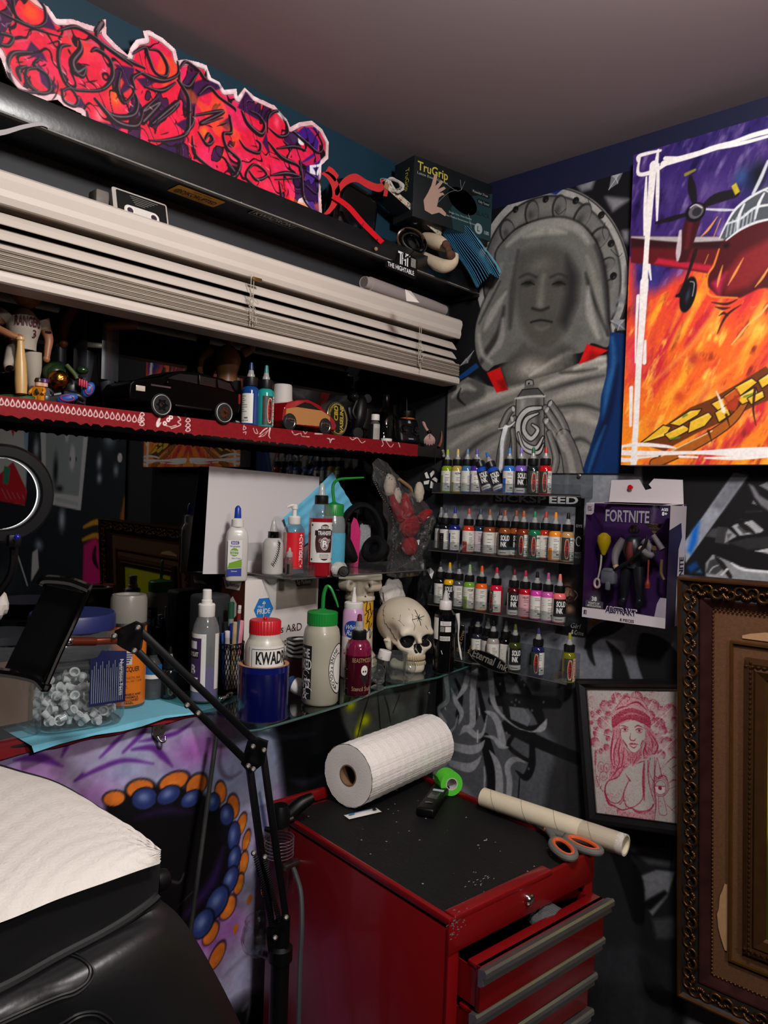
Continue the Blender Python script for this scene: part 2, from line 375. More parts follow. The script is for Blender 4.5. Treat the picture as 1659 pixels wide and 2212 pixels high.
# black field towards the corner
c.poly([(1480,-60),(1560,200),(1590,500),(1640,900),(1660,1300),(1700,1800),(3200,1800),(3200,-60)],'#0b0b0f',1,70)
c.zoom(400,1560,3.393)
for p,w in[([(520,60),(720,110),(960,80)],[20,30,12]),([(760,420),(880,440),(1000,400)],[10,60,20])]:c.sk(p,w,'#2a2b3a',.7,40)
c.sk([(545,520),(575,700),(600,860)],[20,40,20],'#1d2c60',.7,20);c.sk([(430,2100),(480,2050),(450,2200)],[40,50,40],'#77767c',.5,30)
c.zoom(560,1500,1.975)
c.poly([(330,0),(360,130),(420,260),(760,120),(760,-60),(330,-60)],'#565651',1,24)
for x,y,rx,ry in[(390,40,60,60),(450,110,70,60),(420,160,40,60),(355,20,50,30)]:c.blob((x,y),rx,ry,'#c3c018',1.2)
c.blob((580,60),120,60,'#707068',.7);c.blob((690,60),60,160,'#16161a',.9)
for p in[[(470,0),(440,100),(415,200)],[(505,0),(512,90),(518,170)],[(535,10),(550,60),(560,120)],[(400,-20),(382,30),(372,50)],[(600,0),(570,80)]]:c.sk(p,[5,9,5],'#0a0a0a',.95,3)
c.poly([(735,-90),(757,-90),(754,140),(700,160)],'#2a2b30',1,6)
c.grain(.012,.1,5)
ex=MB()
ex.flat([(-3.2,0,0),(0,0,0),(0,0,.3),(-3.2,0,.3)]);ex.flat([(-3.2,0,.3),(-1.3,0,.3),(-1.3,0,SILL-.012),(-3.2,0,SILL-.012)])
ex.box((-1.6,.3,(SILL-.02)/2),(3.2,.58,SILL-.03),0)  # thickness of the wall below the sill
ex.box((-1.6,.1,(2.14+CEIL)/2),(3.2,.2,CEIL-2.14),1);ex.box((-1.6,.1,(WTOP+2.14)/2),(3.2,.2,2.14-WTOP),0)
ex.box((-2.9,.1,(SILL+WTOP)/2),(.6,.2,WTOP-SILL),0)
struct(c.mesh('wall_left',[PAINT,m_dark,m_teal],extra=ex))
# ---- wall to the side, grey with black and white lettering
c=Canvas((0,0,.33),(0,-1,0),(0,0,1),1.12,1.5,.0024,'#80838b',k=.00105)
n1=c.noise(.25,4);n2=c.noise(.02,6,sx=.4,sy=3);c.tint((n1-.5)*2,'#6a6d75',.7)
c.zoom(920,1340,4.366)
gr='#a9abb0';bk='#121213'
c.poly([(-40,380),(480,420),(1500,560),(2000,600),(2400,2200),(900,2200),(400,1600),(-60,1100)],'#53555b',.9,60)
c.poly([(-60,400),(95,560),(85,900),(-60,920)],'#3c3d42',1,10);c.poly([(85,560),(160,540),(160,760),(100,820),(170,960),(90,900)],bk,1,8)
c.poly([(1000,560),(1480,640),(1560,2300),(1050,2300),(1150,1500),(1250,1200),(1040,900)],'#29292b',.85,80)
for p,w in[([(650,470),(720,640),(760,800),(800,950),(960,1040),(1100,990)],[150,130,110,110,100,40]),([(800,480),(900,600),(980,760),(1060,880),(1090,1000)],[60,90,120,120,60]),([(620,760),(900,760),(1240,790)],[90,140,90]),([(500,650),(540,850),(560,960)],[40,70,30]),([(560,1120),(600,1300),(620,1500),(600,1700)],[130,150,110,90]),([(760,1000),(1000,1120),(1250,1230),(1420,1300)],[120,130,120,120]),([(830,1080),(780,1180),(900,1290),(1000,1330)],[40,50,50,30]),([(1000,1150),(1000,1350),(940,1480),(850,1420)],[60,80,70,20]),([(420,640),(470,900),(420,960)],[30,50,20]),([(280,560),(330,700),(300,900)],[30,60,60])]:
 c.sk(p,w,bk,.96,8)
c.poly([(735,540),(830,560),(885,690),(760,680)],'#74777e',1,5);c.poly([(785,812),(920,828),(990,920),(960,1000),(800,930)],'#787b82',1,5)
c.poly([(1030,700),(1240,720),(1260,800),(1090,780)],'#1a1a1b',.8,20)
for x,y in[(810,770),(850,750),(880,770),(840,800),(1110,770),(1000,850),(960,900),(700,600),(900,560),(930,610),(740,900),(760,1060),(970,1400)]:c.blob((x,y),18,22,'#8a8c90',.7)
for p,w in[([(460,470),(440,700),(440,960),(400,1000)],[90,72,74,30]),([(400,500),(360,640),(290,740)],[70,60,20]),([(240,640),(280,760),(335,870),(310,980)],[10,60,60,8]),([(180,470),(200,640),(200,760),(120,840),(170,960)],[70,56,50,40,70]),([(610,480),(620,640),(640,780),(720,900),(860,1010),(1000,1050),(1100,1010),(1140,930)],[70,64,60,30,12,10,60,6]),([(560,860),(640,900),(690,1000),(720,1150)],[16,70,80,90]),([(550,1090),(640,1110),(700,1180),(780,1200)],[8,40,60,6]),([(230,1180),(400,1220),(500,1200),(555,1130)],[80,90,70,6]),([(240,1350),(400,1390),(480,1340),(520,1280)],[70,90,50,6]),([(320,1080),(380,1020),(480,1090),(540,1060),(575,900)],[8,70,60,30,12]),([(600,1230),(660,1330),(690,1460),(690,1660)],[10,70,90,90]),([(940,1340),(840,1310),(770,1380),(790,1520),(780,1650)],[10,50,66,66,60]),([(550,1380),(555,1480),(550,1580)],[14,24,18]),([(300,900),(270,1010),(210,1060)],[8,20,40])]:
 c.sk(p,w,gr,.88,5)
for p,w in[([(488,1040),(486,1150)],14),([(502,830),(505,890)],10),([(180,820),(185,840)],10)]:c.sk(p,w,'#d8d8d8',.9,2)
c.sk([(885,1480),(870,1680)],14,bk,1,3)
c.zoom(1230,1220,2.23)
c.poly([(60,300),(600,260),(600,600),(60,560)],'#6a6d75',.6,40)
for p,w in[([(80,400),(130,330),(200,300),(260,290)],[20,60,60,10]),([(90,350),(100,430),(120,480)],[30,30,12]),([(180,370),(230,440),(250,560)],[10,50,90]),([(360,350),(420,450),(470,560)],[40,180,200]),([(110,290),(150,250),(200,240)],[6,30,12])]:c.sk(p,w,bk,.95,6)
c.poly([(85,280),(140,245),(160,262),(100,300)],'#7d5a2a',.9,4)
c.poly([(60,1280),(560,1280),(560,2300),(60,2300)],'#1c1c1e',.95,30)
n3=c.noise(.12,8,sx=.5,sy=2);c.tint((n3-.52)*3,'#3c3d40',.5)
c.poly([(290,1370),(440,1310),(520,1340),(525,1460),(380,1440)],'#5a5c61',.9,16)
c.poly([(340,1500),(420,1470),(510,1480),(470,1600),(400,1690),(350,1620)],'#8a8c92',.95,8);c.poly([(400,1710),(530,1690),(520,1800),(420,1800)],'#54565a',.8,20)
for p,w in[([(240,1400),(300,1520),(330,1700)],[80,110,60]),([(300,1330),(440,1340)],[30,30]),([(380,1640),(460,1580)],[40,20]),([(360,1920),(420,2060),(520,2100)],[60,90,40]),([(500,1330),(490,1470)],[6,6])]:c.sk(p,w,'#0a0a0b',.95,10)
c.poly([(100,1850),(330,1830),(520,1950),(520,2050),(120,2000)],'#2e2f33',.7,40)
c.zoom(1440,1000,7.575)
c.poly([(-400,-200),(6500,-200),(6500,4200),(2000,4200),(1700,1900),(-400,1900)],'#101011',1,30)
c.poly([(280,1310),(1100,160),(1340,205),(310,1640)],'#8f939c',1,8);c.poly([(1100,160),(1340,205),(900,800),(720,720)],'#5f5f66',.7,60)
c.poly([(420,1110),(540,960),(500,1280),(400,1500),(340,1440)],'#0a58b8',1,60);c.poly([(330,1700),(480,1610),(530,1700),(400,1800)],'#0a3c80',.9,40);c.poly([(480,1790),(550,1740),(580,1800)],'#2a6a9c',.9,20)
c.poly([(640,1200),(820,1230),(850,1060),(740,1080)],'#444446',.9,10);c.poly([(790,1300),(830,1040),(1010,1060),(1020,1340)],'#39393b',.9,6)
c.poly([(1070,1040),(1200,930),(1400,940),(1590,1100),(1540,1140),(1200,1190)],'#a5a7ab',1,6);c.poly([(1150,1050),(1250,980),(1420,1130),(1250,1160)],'#4a4a4d',1,8);c.sk([(1150,950),(1300,1060),(1430,1140)],[40,80,30],'#1c1b19',1,6);c.sk([(1080,1000),(1200,960),(1350,940)],[20,50,20],bk,1,6)
c.poly([(1010,1075),(1090,1150),(1150,1200),(950,1310),(970,1150)],'#8f9195',1,8);c.poly([(980,1160),(1080,1150),(1000,1270)],'#555558',1,10)
c.poly([(1450,1440),(1700,1390),(1700,1490)],'#b6b8bb',1,5);c.poly([(1030,1310),(1300,1230),(1700,1200),(1700,1380),(1340,1420)],'#29292b',1,12)
c.poly([(640,1640),(750,1500),(1000,1600),(1350,1760),(1700,1800),(1700,2000),(640,1900)],'#8b8d92',1,10);c.poly([(700,1600),(830,1550),(960,1700),(800,1830),(640,1800)],'#3a3a3d',1,8)
c.sk([(800,1540),(900,1650),(1040,1860)],[30,70,60],'#1d1b1a',1,6);c.sk([(1060,1640),(1250,1740),(1700,1790)],[16,40,40],'#d5d6d9',1,5);c.sk([(690,1800),(760,1710),(860,1670)],[10,16,8],'#d0d2d5',.9,4);c.sk([(900,1830),(990,1740)],[30,30],'#c4c6c9',1,4)
c.poly([(1340,340),(1420,380),(1520,530),(1700,640),(1700,800),(1550,700),(1440,560)],'#77777d',.9,20);c.poly([(1410,600),(1480,690),(1400,660)],'#7b7c80',1,6);c.poly([(1520,370),(1660,300),(1700,470)],'#85868a',.9,10);c.sk([(1290,795),(1550,797)],10,'#4b4b4e',.9,5)
c.grain(.006,.12,9)
ex=MB();zz=.33
def qd(y0,y1,z0,z1,m=0):ex.flat([(0,y0,z0),(0,y1,z0),(0,y1,z1),(0,y0,z1)],m)
qd(0,-3.6,0,zz);qd(-1.12,-3.6,zz,CEIL);qd(0,-1.12,1.83,2.335);qd(0,-1.12,2.335,CEIL,1);ex.box((.05,.2,1.2),(.098,.5,2.4),0);ex.box((.06,-1.75,1.2),(.1,3.7,2.4),0)
struct(c.mesh('wall_right',[PAINT,m_dark,m_blue],extra=ex))
# ---- the same wall further back: what the window pane mirrors
c=Canvas((-.012,-1.3,.9),(0,-1,0),(0,0,1),2.2,1.1,.005,'#1c2023',mirror=GLASS,k=.0022).zoom(0,900,3.606)
n=c.noise(.25,21);c.tint((n-.5)*3,'#3c4246',.7)
for x,y,rx,ry,col in[(770,350,60,90,'#8e9aa0'),(850,180,140,90,'#5d6a70'),(770,480,60,60,'#8a969c'),(900,420,60,70,'#6d777c'),(280,250,90,140,'#8f98a0'),(480,800,90,140,'#9aa5b0'),(300,1000,120,70,'#7c8894'),(850,1150,70,120,'#97a0a6')]:c.blob((x,y),rx,ry,col,.8)
c.blob((930,320),32,30,'#f2a0a8',1,hard=True)
c.sk([(1000,100),(1010,420)],60,'#5a3238',.8,20);c.blob((1015,500),46,90,'#c06a1c',1,hard=True);c.sk([(980,640),(940,900),(880,1300)],[60,90,80],'#7d4a22',.9,20);c.sk([(1080,680),(1020,820),(1000,1000),(1010,1300)],[20,80,60,60],'#c8bfae',.8,20)
c.sk([(1110,180),(1190,160),(1170,300),(1100,420),(1090,600),(1130,660),(1080,900)],10,'#a3a8a8',.8,6)
for p in[[(650,860),(760,820),(860,880),(900,990)],[(640,960),(760,930),(880,1050)]]:c.sk(p,[20,40,40,20],'#c07a1e',.9,10)
c.poly([(650,1000),(740,940),(820,1060),(790,1330),(640,1330)],'#a81c56',1,30);c.sk([(740,1020),(730,1100),(760,1180)],[30,60,20],'#140b10',.9,10)
c.poly([(1250,960),(1560,1060),(1560,1450),(1230,1450)],'#4d3826',.9,20);c.poly([(1200,700),(1580,780),(1580,1040),(1200,960)],'#3a3830',.8,20)
for y in(670,780,950):c.sk([(1140,y),(1590,y+100)],12,'#85847c',.7,4)
c.sk([(1230,130),(1240,700),(1260,1000)],40,'#6a2026',.7,20);c.sk([(1250,430),(1290,330),(1300,500),(1280,620)],8,'#a8a0a0',.6,6);c.sk([(1160,700),(1190,1400)],60,'#0a0a0a',.9,20)
# posters taped there
c.poly([(310,40),(690,70),(625,730),(335,670)],'#a9aeae',1,4)
c.poly([(355,60),(655,90),(610,620),(350,590)],'#6d7274',1,6);c.blob((430,420),70,200,'#1a1c1c',1);c.blob((560,320),60,120,'#d8dcdc',1);c.blob((545,330),18,30,'#0c0c0c',1);c.blob((590,330),16,26,'#0c0c0c',1);c.blob((460,560),100,40,'#17181a',.9);c.sk([(430,640),(600,680)],34,'#7f8588',.9,4);c.blob((520,110),50,110,'#e0e2e2',.9)
c.poly([(-40,20),(220,30),(190,690),(-40,640)],'#a9b394',1,5);c.poly([(-40,480),(100,350),(210,580),(190,690),(-40,650)],'#b81f28',1,8);c.poly([(60,30),(130,30),(100,160)],'#b81f28',1,5);c.poly([(30,380),(80,400),(60,530),(20,520)],'#2c6a50',1,6);c.poly([(180,100),(220,100),(200,600)],'#6a86b0',1,8)
for k in range(5):c.sk([(10+k*40,560+k*12),(50+k*34,640)],[4,14,4],'#e5d7d0',.7,4)
c.sk([(140,1090),(210,1310)],22,'#a9b3ba',.9,5);c.poly([(250,1060),(290,1030),(300,1180),(240,1280)],'#c2ccd2',1,8)
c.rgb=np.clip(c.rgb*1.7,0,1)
struct(c.mesh('wall_right',[PAINT]))
# ---- window: sill, frame, pane, night outside
w=bpy.data.objects.new('window_1',None);COL.objects.link(w);w.location=(-1.3,GLASS,SILL);struct(w)
fr=MB();fr.box((0,0,.012),(2.6,.03,.024),0,.003);fr.box((0,0,WTOP-SILL-.012),(2.6,.03,.024),0,.003);fr.box((1.287,0,.41),(.024,.03,.8),0,.003);fr.box((-1.287,0,.41),(.024,.03,.8),0,.003)
fr.mk('window_frame',mat('window_frame','#141416',ro=.4),w)
m_pane=clear('night_glass',tint='#9a9a9a',ro=.012,ior=1.75)
MB().box((0,0.,.41),(2.55,.004,.79)).mk('pane',m_pane,w)
MB().box((0,.3,.41),(2.6,.02,1.)).mk('night_outside',mat('night','#020203',ro=1,spec=0),w)
st=MB().box((-1.6,.07,SILL-.006),(3.2,.16,.012),0,.002);struct(st.mk('trim_1',m_sillm))
# ================================================================ pictures on the side wall
m_edge=mat('canvas_edge','#cfc6c4',ro=.8,bump=.1,bs=600)
# ---- stone statue with a spray can, painted panel
c=Canvas((-.006,-.003,1.7),(0,-1,0),(0,0,1),.5,.634,.0014,'#17171a',k=.00105).zoom(950,360,3.302)
st=['#8a8884','#6c6a68','#504f4e','#3a3938','#232324','#0e0e10']
def ell(cx,cy,rx,ry,a0,a1,n=26):return[(cx+rx*cos(radians(a0+(a1-a0)*i/n)),cy-ry*sin(radians(a0+(a1-a0)*i/n)))for i in range(n+1)]
# halo
c.poly(ell(800,800,545,650,-40,200),'#585755',1,6);c.sk(ell(800,800,520,625,-35,200),62,'#8b8986',1,6);c.sk(ell(800,800,490,592,-35,200),12,'#1c1c1d',.9,10);c.sk(ell(800,800,545,650,-35,200),8,'#101012',.9,4)
c.sk(ell(800,800,430,520,-30,180),90,'#777572',.55,50)
for x,y,rx,ry,a in[(655,330,52,88,.1),(850,290,50,80,0),(1012,360,56,88,-.5),(1132,510,58,76,-.9),(1188,700,42,56,-1.2),(480,460,56,90,.4),(1200,850,26,42,-.4)]:
 c.blob((x,y),rx*1.2,ry*1.15,'#2a2a2a',.9,a,hard=True);c.blob((x+6,y+4),rx,ry,'#615f5d',1,a,hard=True);c.blob((x-8,y+16),rx*.8,ry*.7,'#3d3c3b',.8,a)
for x,y in[(755,232),(970,242),(1152,345),(1222,548),(1238,780),(540,305)]:c.blob((x,y),26,26,'#1a1a1b',1,0,hard=True);c.blob((x+6,y+8),14,12,'#4a4947',.8)
for p in[[(1080,200),(1060,240),(1075,270)],[(1180,400),(1160,460),(1175,520)],[(1220,590),(1270,640),(1300,620)],[(820,310),(850,340),(900,300)]]:c.sk(p,4,'#161616',.9,2)
# petals and cut gems on the black field
for p in[[(980,140),(1110,80),(1080,160),(1010,180)],[(1175,215),(1350,235),(1230,320)],[(1300,460),(1370,450),(1350,560),(1310,520)],[(1330,720),(1370,740),(1320,850)],[(1250,960),(1325,970),(1290,910)],[(1200,1000),(1290,1010),(1200,1070)],[(640,190),(760,110),(910,100),(800,180)]]:
 c.poly(p,'#54545a',1,30);c.poly([(x*.9+p[1][0]*.1,y*.9+p[1][1]*.1)for x,y in p],'#7b7b7f',.7,40)
for p in[[(1225,60),(1330,-10),(1270,120),(1205,165)],[(1210,1095),(1320,1090),(1325,1165),(1270,1168)],[(145,1420),(185,1370),(245,1310),(200,1400)]]:
 c.poly(p,'#626266',1,3);q=p[0];m_=(sum(x for x,y in p)/4,sum(y for x,y in p)/4)
 for z in p:c.sk([m_,z],5,'#a8a8aa',.8,2)
 c.poly([p[0],p[1],m_],'#8a8a8d',.8,3)
 # veil round the head
hood=[(470,520),(560,440),(700,385),(850,365),(980,400),(1080,490),(1150,640),(1190,880),(1200,1080),(1215,1220),(1190,1290),(1080,1260),(1000,1330),(450,1400),(330,1460),(260,1330),(255,1150),(310,980),(400,780),(400,620)]
c.sk(hood+[hood[0]],26,'#0c0c0e',.8,14,sm=3);c.poly(hood,'#605f5c',1,8,smooth=4)
for p,w,col in[([(480,560),(640,440),(830,400),(980,440),(1060,540)],[30,60,70,60,30],'#86847f'),([(600,500),(760,460),(900,470)],[20,60,20],'#8f8d88'),([(1050,640),(1110,820),(1140,1000),(1190,1220)],[20,50,50,20],'#77756f'),([(1040,760),(1080,900),(1140,1060),(1200,1200)],[10,26,20,10],'#1e1e1f'),([(1110,560),(1170,740),(1195,1000),(1200,1200)],[20,36,30,14],'#2b2b2c'),([(1060,860),(1070,1040),(1130,1220)],[20,60,30],'#8c8a85'),([(440,700),(370,900),(290,1100),(270,1240)],[40,70,60,30],'#75736e'),([(470,900),(380,1040),(320,1160)],[20,70,30],'#8b8984'),([(430,820),(340,1000),(280,1120)],[6,14,6],'#1c1c1d'),([(460,1000),(420,1180),(330,1330),(290,1400)],[20,50,60,30],'#2a2a2b'),([(450,1090),(430,1250),(350,1350)],[30,60,30],'#85837e'),([(280,1200),(300,1330),(370,1400)],[20,40,20],'#8b8984'),([(560,600),(520,900),(500,1150)],[20,60,30],'#3a3938')]:c.sk(p,w,col,.8,26)
# plain stone face in shade
c.poly([(560,640),(680,570),(820,560),(940,620),(985,760),(980,960),(920,1130),(840,1260),(760,1310),(660,1260),(580,1120),(540,900)],'#4d4b47',1,60,smooth=4)
c.poly([(900,640),(985,760),(980,960),(900,1160),(850,1100),(900,900)],'#26262a',.8,70);c.blob((720,700),150,90,'#65625d',.7);c.sk([(740,780),(725,900),(715,985)],[40,56,60],'#6b6963',.8,40)
for x in(630,850):c.blob((x,830),80,40,'#1f1f21',.9,0);c.sk([(x-60,790),(x,765),(x+60,790)],16,'#2c2b2b',.8,16);c.sk([(x-45,840),(x,824),(x+45,842)],9,'#131314',.8,8)
c.sk([(660,1010),(720,1025),(775,1005)],18,'#1e1e1f',.8,16);c.sk([(650,1110),(720,1095),(800,1108)],14,'#1b1b1c',.9,10);c.sk([(680,1145),(730,1160),(780,1140)],26,'#5b5954',.8,20)
c.poly([(600,1260),(760,1330),(880,1260),(960,1350),(980,1480),(480,1600),(430,1430)],'#4c4a47',.95,50);c.blob((640,1440),240,120,'#96938b',.9);c.blob((900,1350),120,110,'#3b3a38',.9)
for a in range(9):c.sk([(640,1490),(640+300*cos(2.6+a*.24-3.3),1490-170*sin(.35+a*.3))],[4,30],'#b0ada4',.18,26)
# robe
c.poly([(60,1590),(200,1500),(340,1560),(500,1600),(660,1520),(860,1460),(1090,1360),(1190,1340),(1190,1500),(1150,1760),(1010,2200),(40,2200)],'#6f6d69',1,8)
for p,w,col in[([(70,1760),(340,1650),(620,1560)],[20,70,30],'#97948d'),([(60,1870),(300,1780),(520,1680)],[10,30,8],'#2e2d2d'),([(70,2000),(250,1880),(430,1810)],[30,60,20],'#8f8c85'),([(90,2150),(260,1980),(430,1880)],[14,40,10],'#3a3938'),([(200,2180),(330,2040),(430,1960)],[30,60,30],'#85827c'),([(720,1560),(940,1480),(1180,1420)],[20,50,40],'#9a978f'),([(750,1600),(950,1540),(1170,1490)],[8,26,8],'#2f2e2e'),([(860,1470),(1000,1460),(1120,1440)],[6,20,6],'#1f1f20'),([(780,1660),(980,1600),(1160,1560)],[30,70,40],'#8c8982'),([(800,1720),(1000,1700),(1150,1740)],[8,26,10],'#2c2b2b'),([(860,1800),(1000,1780),(1120,1830)],[30,70,40],'#918e86'),([(900,1990),(1000,1940),(1090,1990)],[8,20,8],'#262626'),([(950,2080),(1020,2020),(1080,2040)],[20,60,20],'#7c7a74'),([(960,1440),(1100,1380),(1180,1370)],[10,36,20],'#b2afa6')]:c.sk(p,w,col,.85,30)
c.poly([(60,1620),(150,1540),(260,1500),(330,1560),(320,1640),(180,1720),(60,1750)],'#4b4a48',.9,40);c.sk([(90,1640),(170,1570),(250,1590)],[20,60,20],'#96938c',.8,30);c.sk([(150,1580),(130,1650),(180,1700)],[8,24,8],'#1c1c1c',.9,12)
for p in[[(1050,1265),(1200,1310),(1100,1370),(990,1410)],[(335,1470),(430,1430),(485,1590),(405,1612)]]:c.poly(p,'#b01c1c',1,5);c.poly([(x*.5+p[2][0]*.5,y*.5+p[2][1]*.5)for x,y in p],'#5e0f10',.6,30)
blue=[(1215,1180),(1320,1190),(1330,1700),(1280,2200),(1010,2200),(1080,1980),(1140,1780),(1150,1640),(1190,1480)]
c.poly(blue,'#12305a',1,6);c.sk([(1230,1220),(1240,1400),(1200,1600),(1170,1800)],[20,40,50,20],'#2d5f8e',.8,26);c.sk([(1270,1420),(1220,1700),(1120,2000),(1070,2190)],[20,50,60,40],'#0a1c38',.8,30);c.sk([(1180,1850),(1110,2020),(1060,2180)],[10,30,20],'#2a5684',.8,20)
c.poly([(140,1490),(260,1400),(280,1430),(200,1490),(130,1530)],'#18406c',1,8)
# spray can in two hands
c.poly([(545,1660),(740,1650),(748,2200),(560,2200)],'#6e6c6a',1,5);c.sk([(700,1670),(712,2180)],40,'#3d3c3c',.7,30);c.sk([(590,1680),(590,2180)],40,'#9a9894',.6,30)
c.poly([(556,1640),(590,1590),(700,1580),(742,1630)],'#4b4a49',1,4);c.sk([(540,1655),(640,1640),(748,1636)],16,'#a4a29e',1,3);c.poly([(600,1590),(606,1556),(672,1550),(678,1588)],'#5c5b59',1,3);c.poly([(610,1556),(614,1526),(640,1518),(664,1524),(670,1554)],'#7d7b78',1,3);c.blob((636,1546),9,9,'#151515',1,0,hard=True)
for p in[[(556,1640),(590,1590),(700,1580),(742,1630)],[(610,1556),(614,1526),(640,1518),(664,1524),(670,1554)],[(545,1660),(540,1800),(556,2180)],[(742,1650),(748,1900),(750,2190)]]:c.sk(p,7,'#101011',.95,3,sm=0)
for p,w in[([(720,1720),(620,1740),(560,1830),(580,1960),(680,2010),(735,1930)],[20,36,40,40,30,10]),([(700,1760),(620,1800),(600,1880),(650,1940),(700,1880),(660,1840)],[10,30,30,30,24,10]),([(560,1900),(600,2010),(700,2040),(740,1980)],[10,20,24,6])]:c.sk(p,w,'#a5a3a0',1,3,edge='#121212',ew=16)
for base,fs in[('#595755',[([(450,1850),(490,1760),(525,1725)],[60,50,36]),([(470,1900),(510,1820),(535,1790)],[60,44,30]),([(440,2200),(450,2050),(480,1880)],[110,100,80]),([(520,2150),(530,2000),(520,1880)],[40,40,40])]),('#615f5d',[([(790,1690),(860,1800),(900,1900)],[40,54,60]),([(752,1720),(820,1830),(880,1950)],[40,54,70]),([(755,1810),(830,1920),(890,2020)],[40,54,80]),([(960,2220),(930,2060),(880,1930)],[150,130,110]),([(800,2200),(830,2080),(780,1900)],[50,50,40])])]:
 for p,w in fs:c.sk(p,w,base,1,6,edge='#0d0d0e',ew=10)
 for p,w in fs:c.sk([(x-6,y)for x,y in p],[k*.35 for k in w],'#94918b',.6,14)
for x,y,a in[(525,1728,.4),(515,1800,.4),(788,1690,-.6),(765,1735,-.6),(762,1815,-.6)]:c.blob((x,y),12,22,'#a3a19c',1,a,hard=True)
c.sk([(470,1860),(445,1960),(440,2080),(430,2200)],[40,34,30,36],'#c9ccd0',.9,4);c.sk([(420,1870),(500,1850),(535,1820)],[6,14,8],'#d4d6d8',.8,3)
c.poly([(790,190),(800,140),(880,110),(930,110),(890,150),(830,200)],'#22306e',1,5);c.tint((c.noise(.03,31)-.5)*1.6,'#26262a',.25);c.rgb=np.clip((c.rgb-.26)*1.28+.26,.02,1);c.grain(.004,.08,32)
ex=MB();ex.box((-.0035,-.253,2.017),(.004,.5,.634),0)
t=c.mesh('mural_panel',[PAINT,mat('panel_edge','#2a2a2c',ro=.7)],extra=ex);tag(t,'grey painted panel of a veiled stone statue holding a spray can','painting')
# ---- bomber over flames, big canvas
t=thing('canvas_painting','bright orange and purple canvas of a propeller plane over flames','painting',(-.045,-.8,1.712))
c=Canvas((-.05,-.497,1.715),(0,-1,0),(0,0,1),.6,.628,.0012,'#ee6424',k=.0009).zoom(1320,200,2.572)
n1=c.noise(.12,41,sx=.6,sy=1.6,ang=-.35);n2=c.noise(.045,42,sx=.5,sy=2.2,ang=-.5);n3=c.noise(.02,43,sx=.6,sy=1.8,ang=-.4);tv=c.Vv/c.H+(n1-.5)*.25
sm=lambda a,b,x:np.clip((x-a)/(b-a),0,1)**2*(3-2*np.clip((x-a)/(b-a),0,1))
c.tint(sm(.3,.05,tv),'#f58a22',.9);c.tint(sm(.32,.5,tv),'#e2402e',.9);c.tint(sm(.55,.66,tv),'#57359c',1);c.tint(sm(.72,1.,tv)*(n2>.45),'#3a2a86',.8)
c.tint((n2-.55)*5*(tv<.56),'#fba02c',.9);c.tint((.42-n2)*6*(tv<.58),'#c92a36',.9);c.tint((n3-.62)*6*(tv<.5),'#ffc04a',.7);c.tint((.36-n3)*6*(tv<.55),'#8e2a1e',.8);c.tint((n3-.56)*5*(tv>.6),'#a58ad6',.7);c.tint((.4-n3)*5*(tv>.62),'#241658',.8)
for x,y,rx,ry,col,a in[(140,1460,110,220,'#d62a5e',.8),(220,1010,120,150,'#3b3fa6',.8),(160,1180,70,160,'#3a2f90',.8),(300,1900,200,140,'#f7a92e',.7),(560,1720,160,130,'#f6b43a',.7),(700,1750,150,120,'#e84a30',.6),(780,480,130,160,'#1f2c66',.9),(820,460,60,120,'#0f1420',.9),(720,470,50,70,'#3f74c0',.8),(460,1480,60,70,'#a8202a',.7),(380,1690,50,60,'#c43a20',.7),(560,560,120,160,'#8d6fc8',.6),(330,560,60,160,'#7a5fc0',.6)]:c.blob((x,y),rx,ry,col,a)
for p in[[(640,1080),(560,1250),(400,1450),(200,1640)],[(860,1100),(780,1300),(680,1400)],[(330,1330),(420,1120),(470,1000)],[(700,1500),(520,1640),(380,1760)],[(480,1180),(380,1330),(330,1420)]]:c.sk(p,[6,30,24,6],'#fbb040',.6,24)
c.rgb*=(1-.32*sm(.56,.68,tv))[...,None]
# plane: wing, fuselage, glazed nose
dk='#2a0f14'
c.poly([(110,800),(200,800),(400,830),(640,800),(640,990),(540,1005),(420,985),(250,960),(110,945)],'#5a141c',1,6);c.poly([(110,800),(640,800),(640,870),(110,860)],dk,.95,20);c.poly([(240,950),(420,975),(560,1000),(560,960),(400,940),(260,920)],'#c01f3a',.9,14);c.sk([(115,803),(400,816),(640,812)],[10,30,20],'#b9b2b4',.9,8)
c.poly([(600,860),(640,800),(760,720),(900,690),(900,1080),(820,1090),(720,1140),(600,1140),(540,1080),(530,1020),(580,960)],'#4a1016',1,8)
c.poly([(640,1000),(720,900),(900,800),(900,960),(760,1080),(640,1110)],'#8c2226',.8,40);c.poly([(560,1060),(640,1000),(600,1130)],'#d2265a',.8,30);c.blob((640,850),30,26,'#16090b',1)
c.poly([(604,806),(640,730),(690,650),(760,590),(830,540),(900,500),(900,700),(800,720),(700,780),(640,820)],'#4a4f56',1,6)
for p in[[(604,806),(640,730),(690,650),(760,590),(840,545),(900,520)],[(640,820),(720,760),(810,720),(900,700)],[(800,700),(820,620),(850,560)],[(640,730),(720,700),(800,640),(900,620)],[(700,770),(710,690),(740,620)],[(850,540),(900,560)]]:c.sk(p,[8,16,10],'#d8dade',.95,4)
for x in range(640,800,22):c.sk([(x,800-(x-640)*.5),(x+14,720-(x-640)*.55)],8,'#b8c4cc',.7,4)
c.sk([(790,560),(830,480),(872,380)],[16,20,14],'#d0d4d8',.9,5);c.sk([(530,648),(620,652),(690,652)],[10,14,8],'#c9ccd2',.95,4)
c.sk([(600,870),(570,960),(540,1010),(530,1080),(560,1130),(700,1140)],[8,12,10,12,12,8],'#ee8a2c',.9,5)
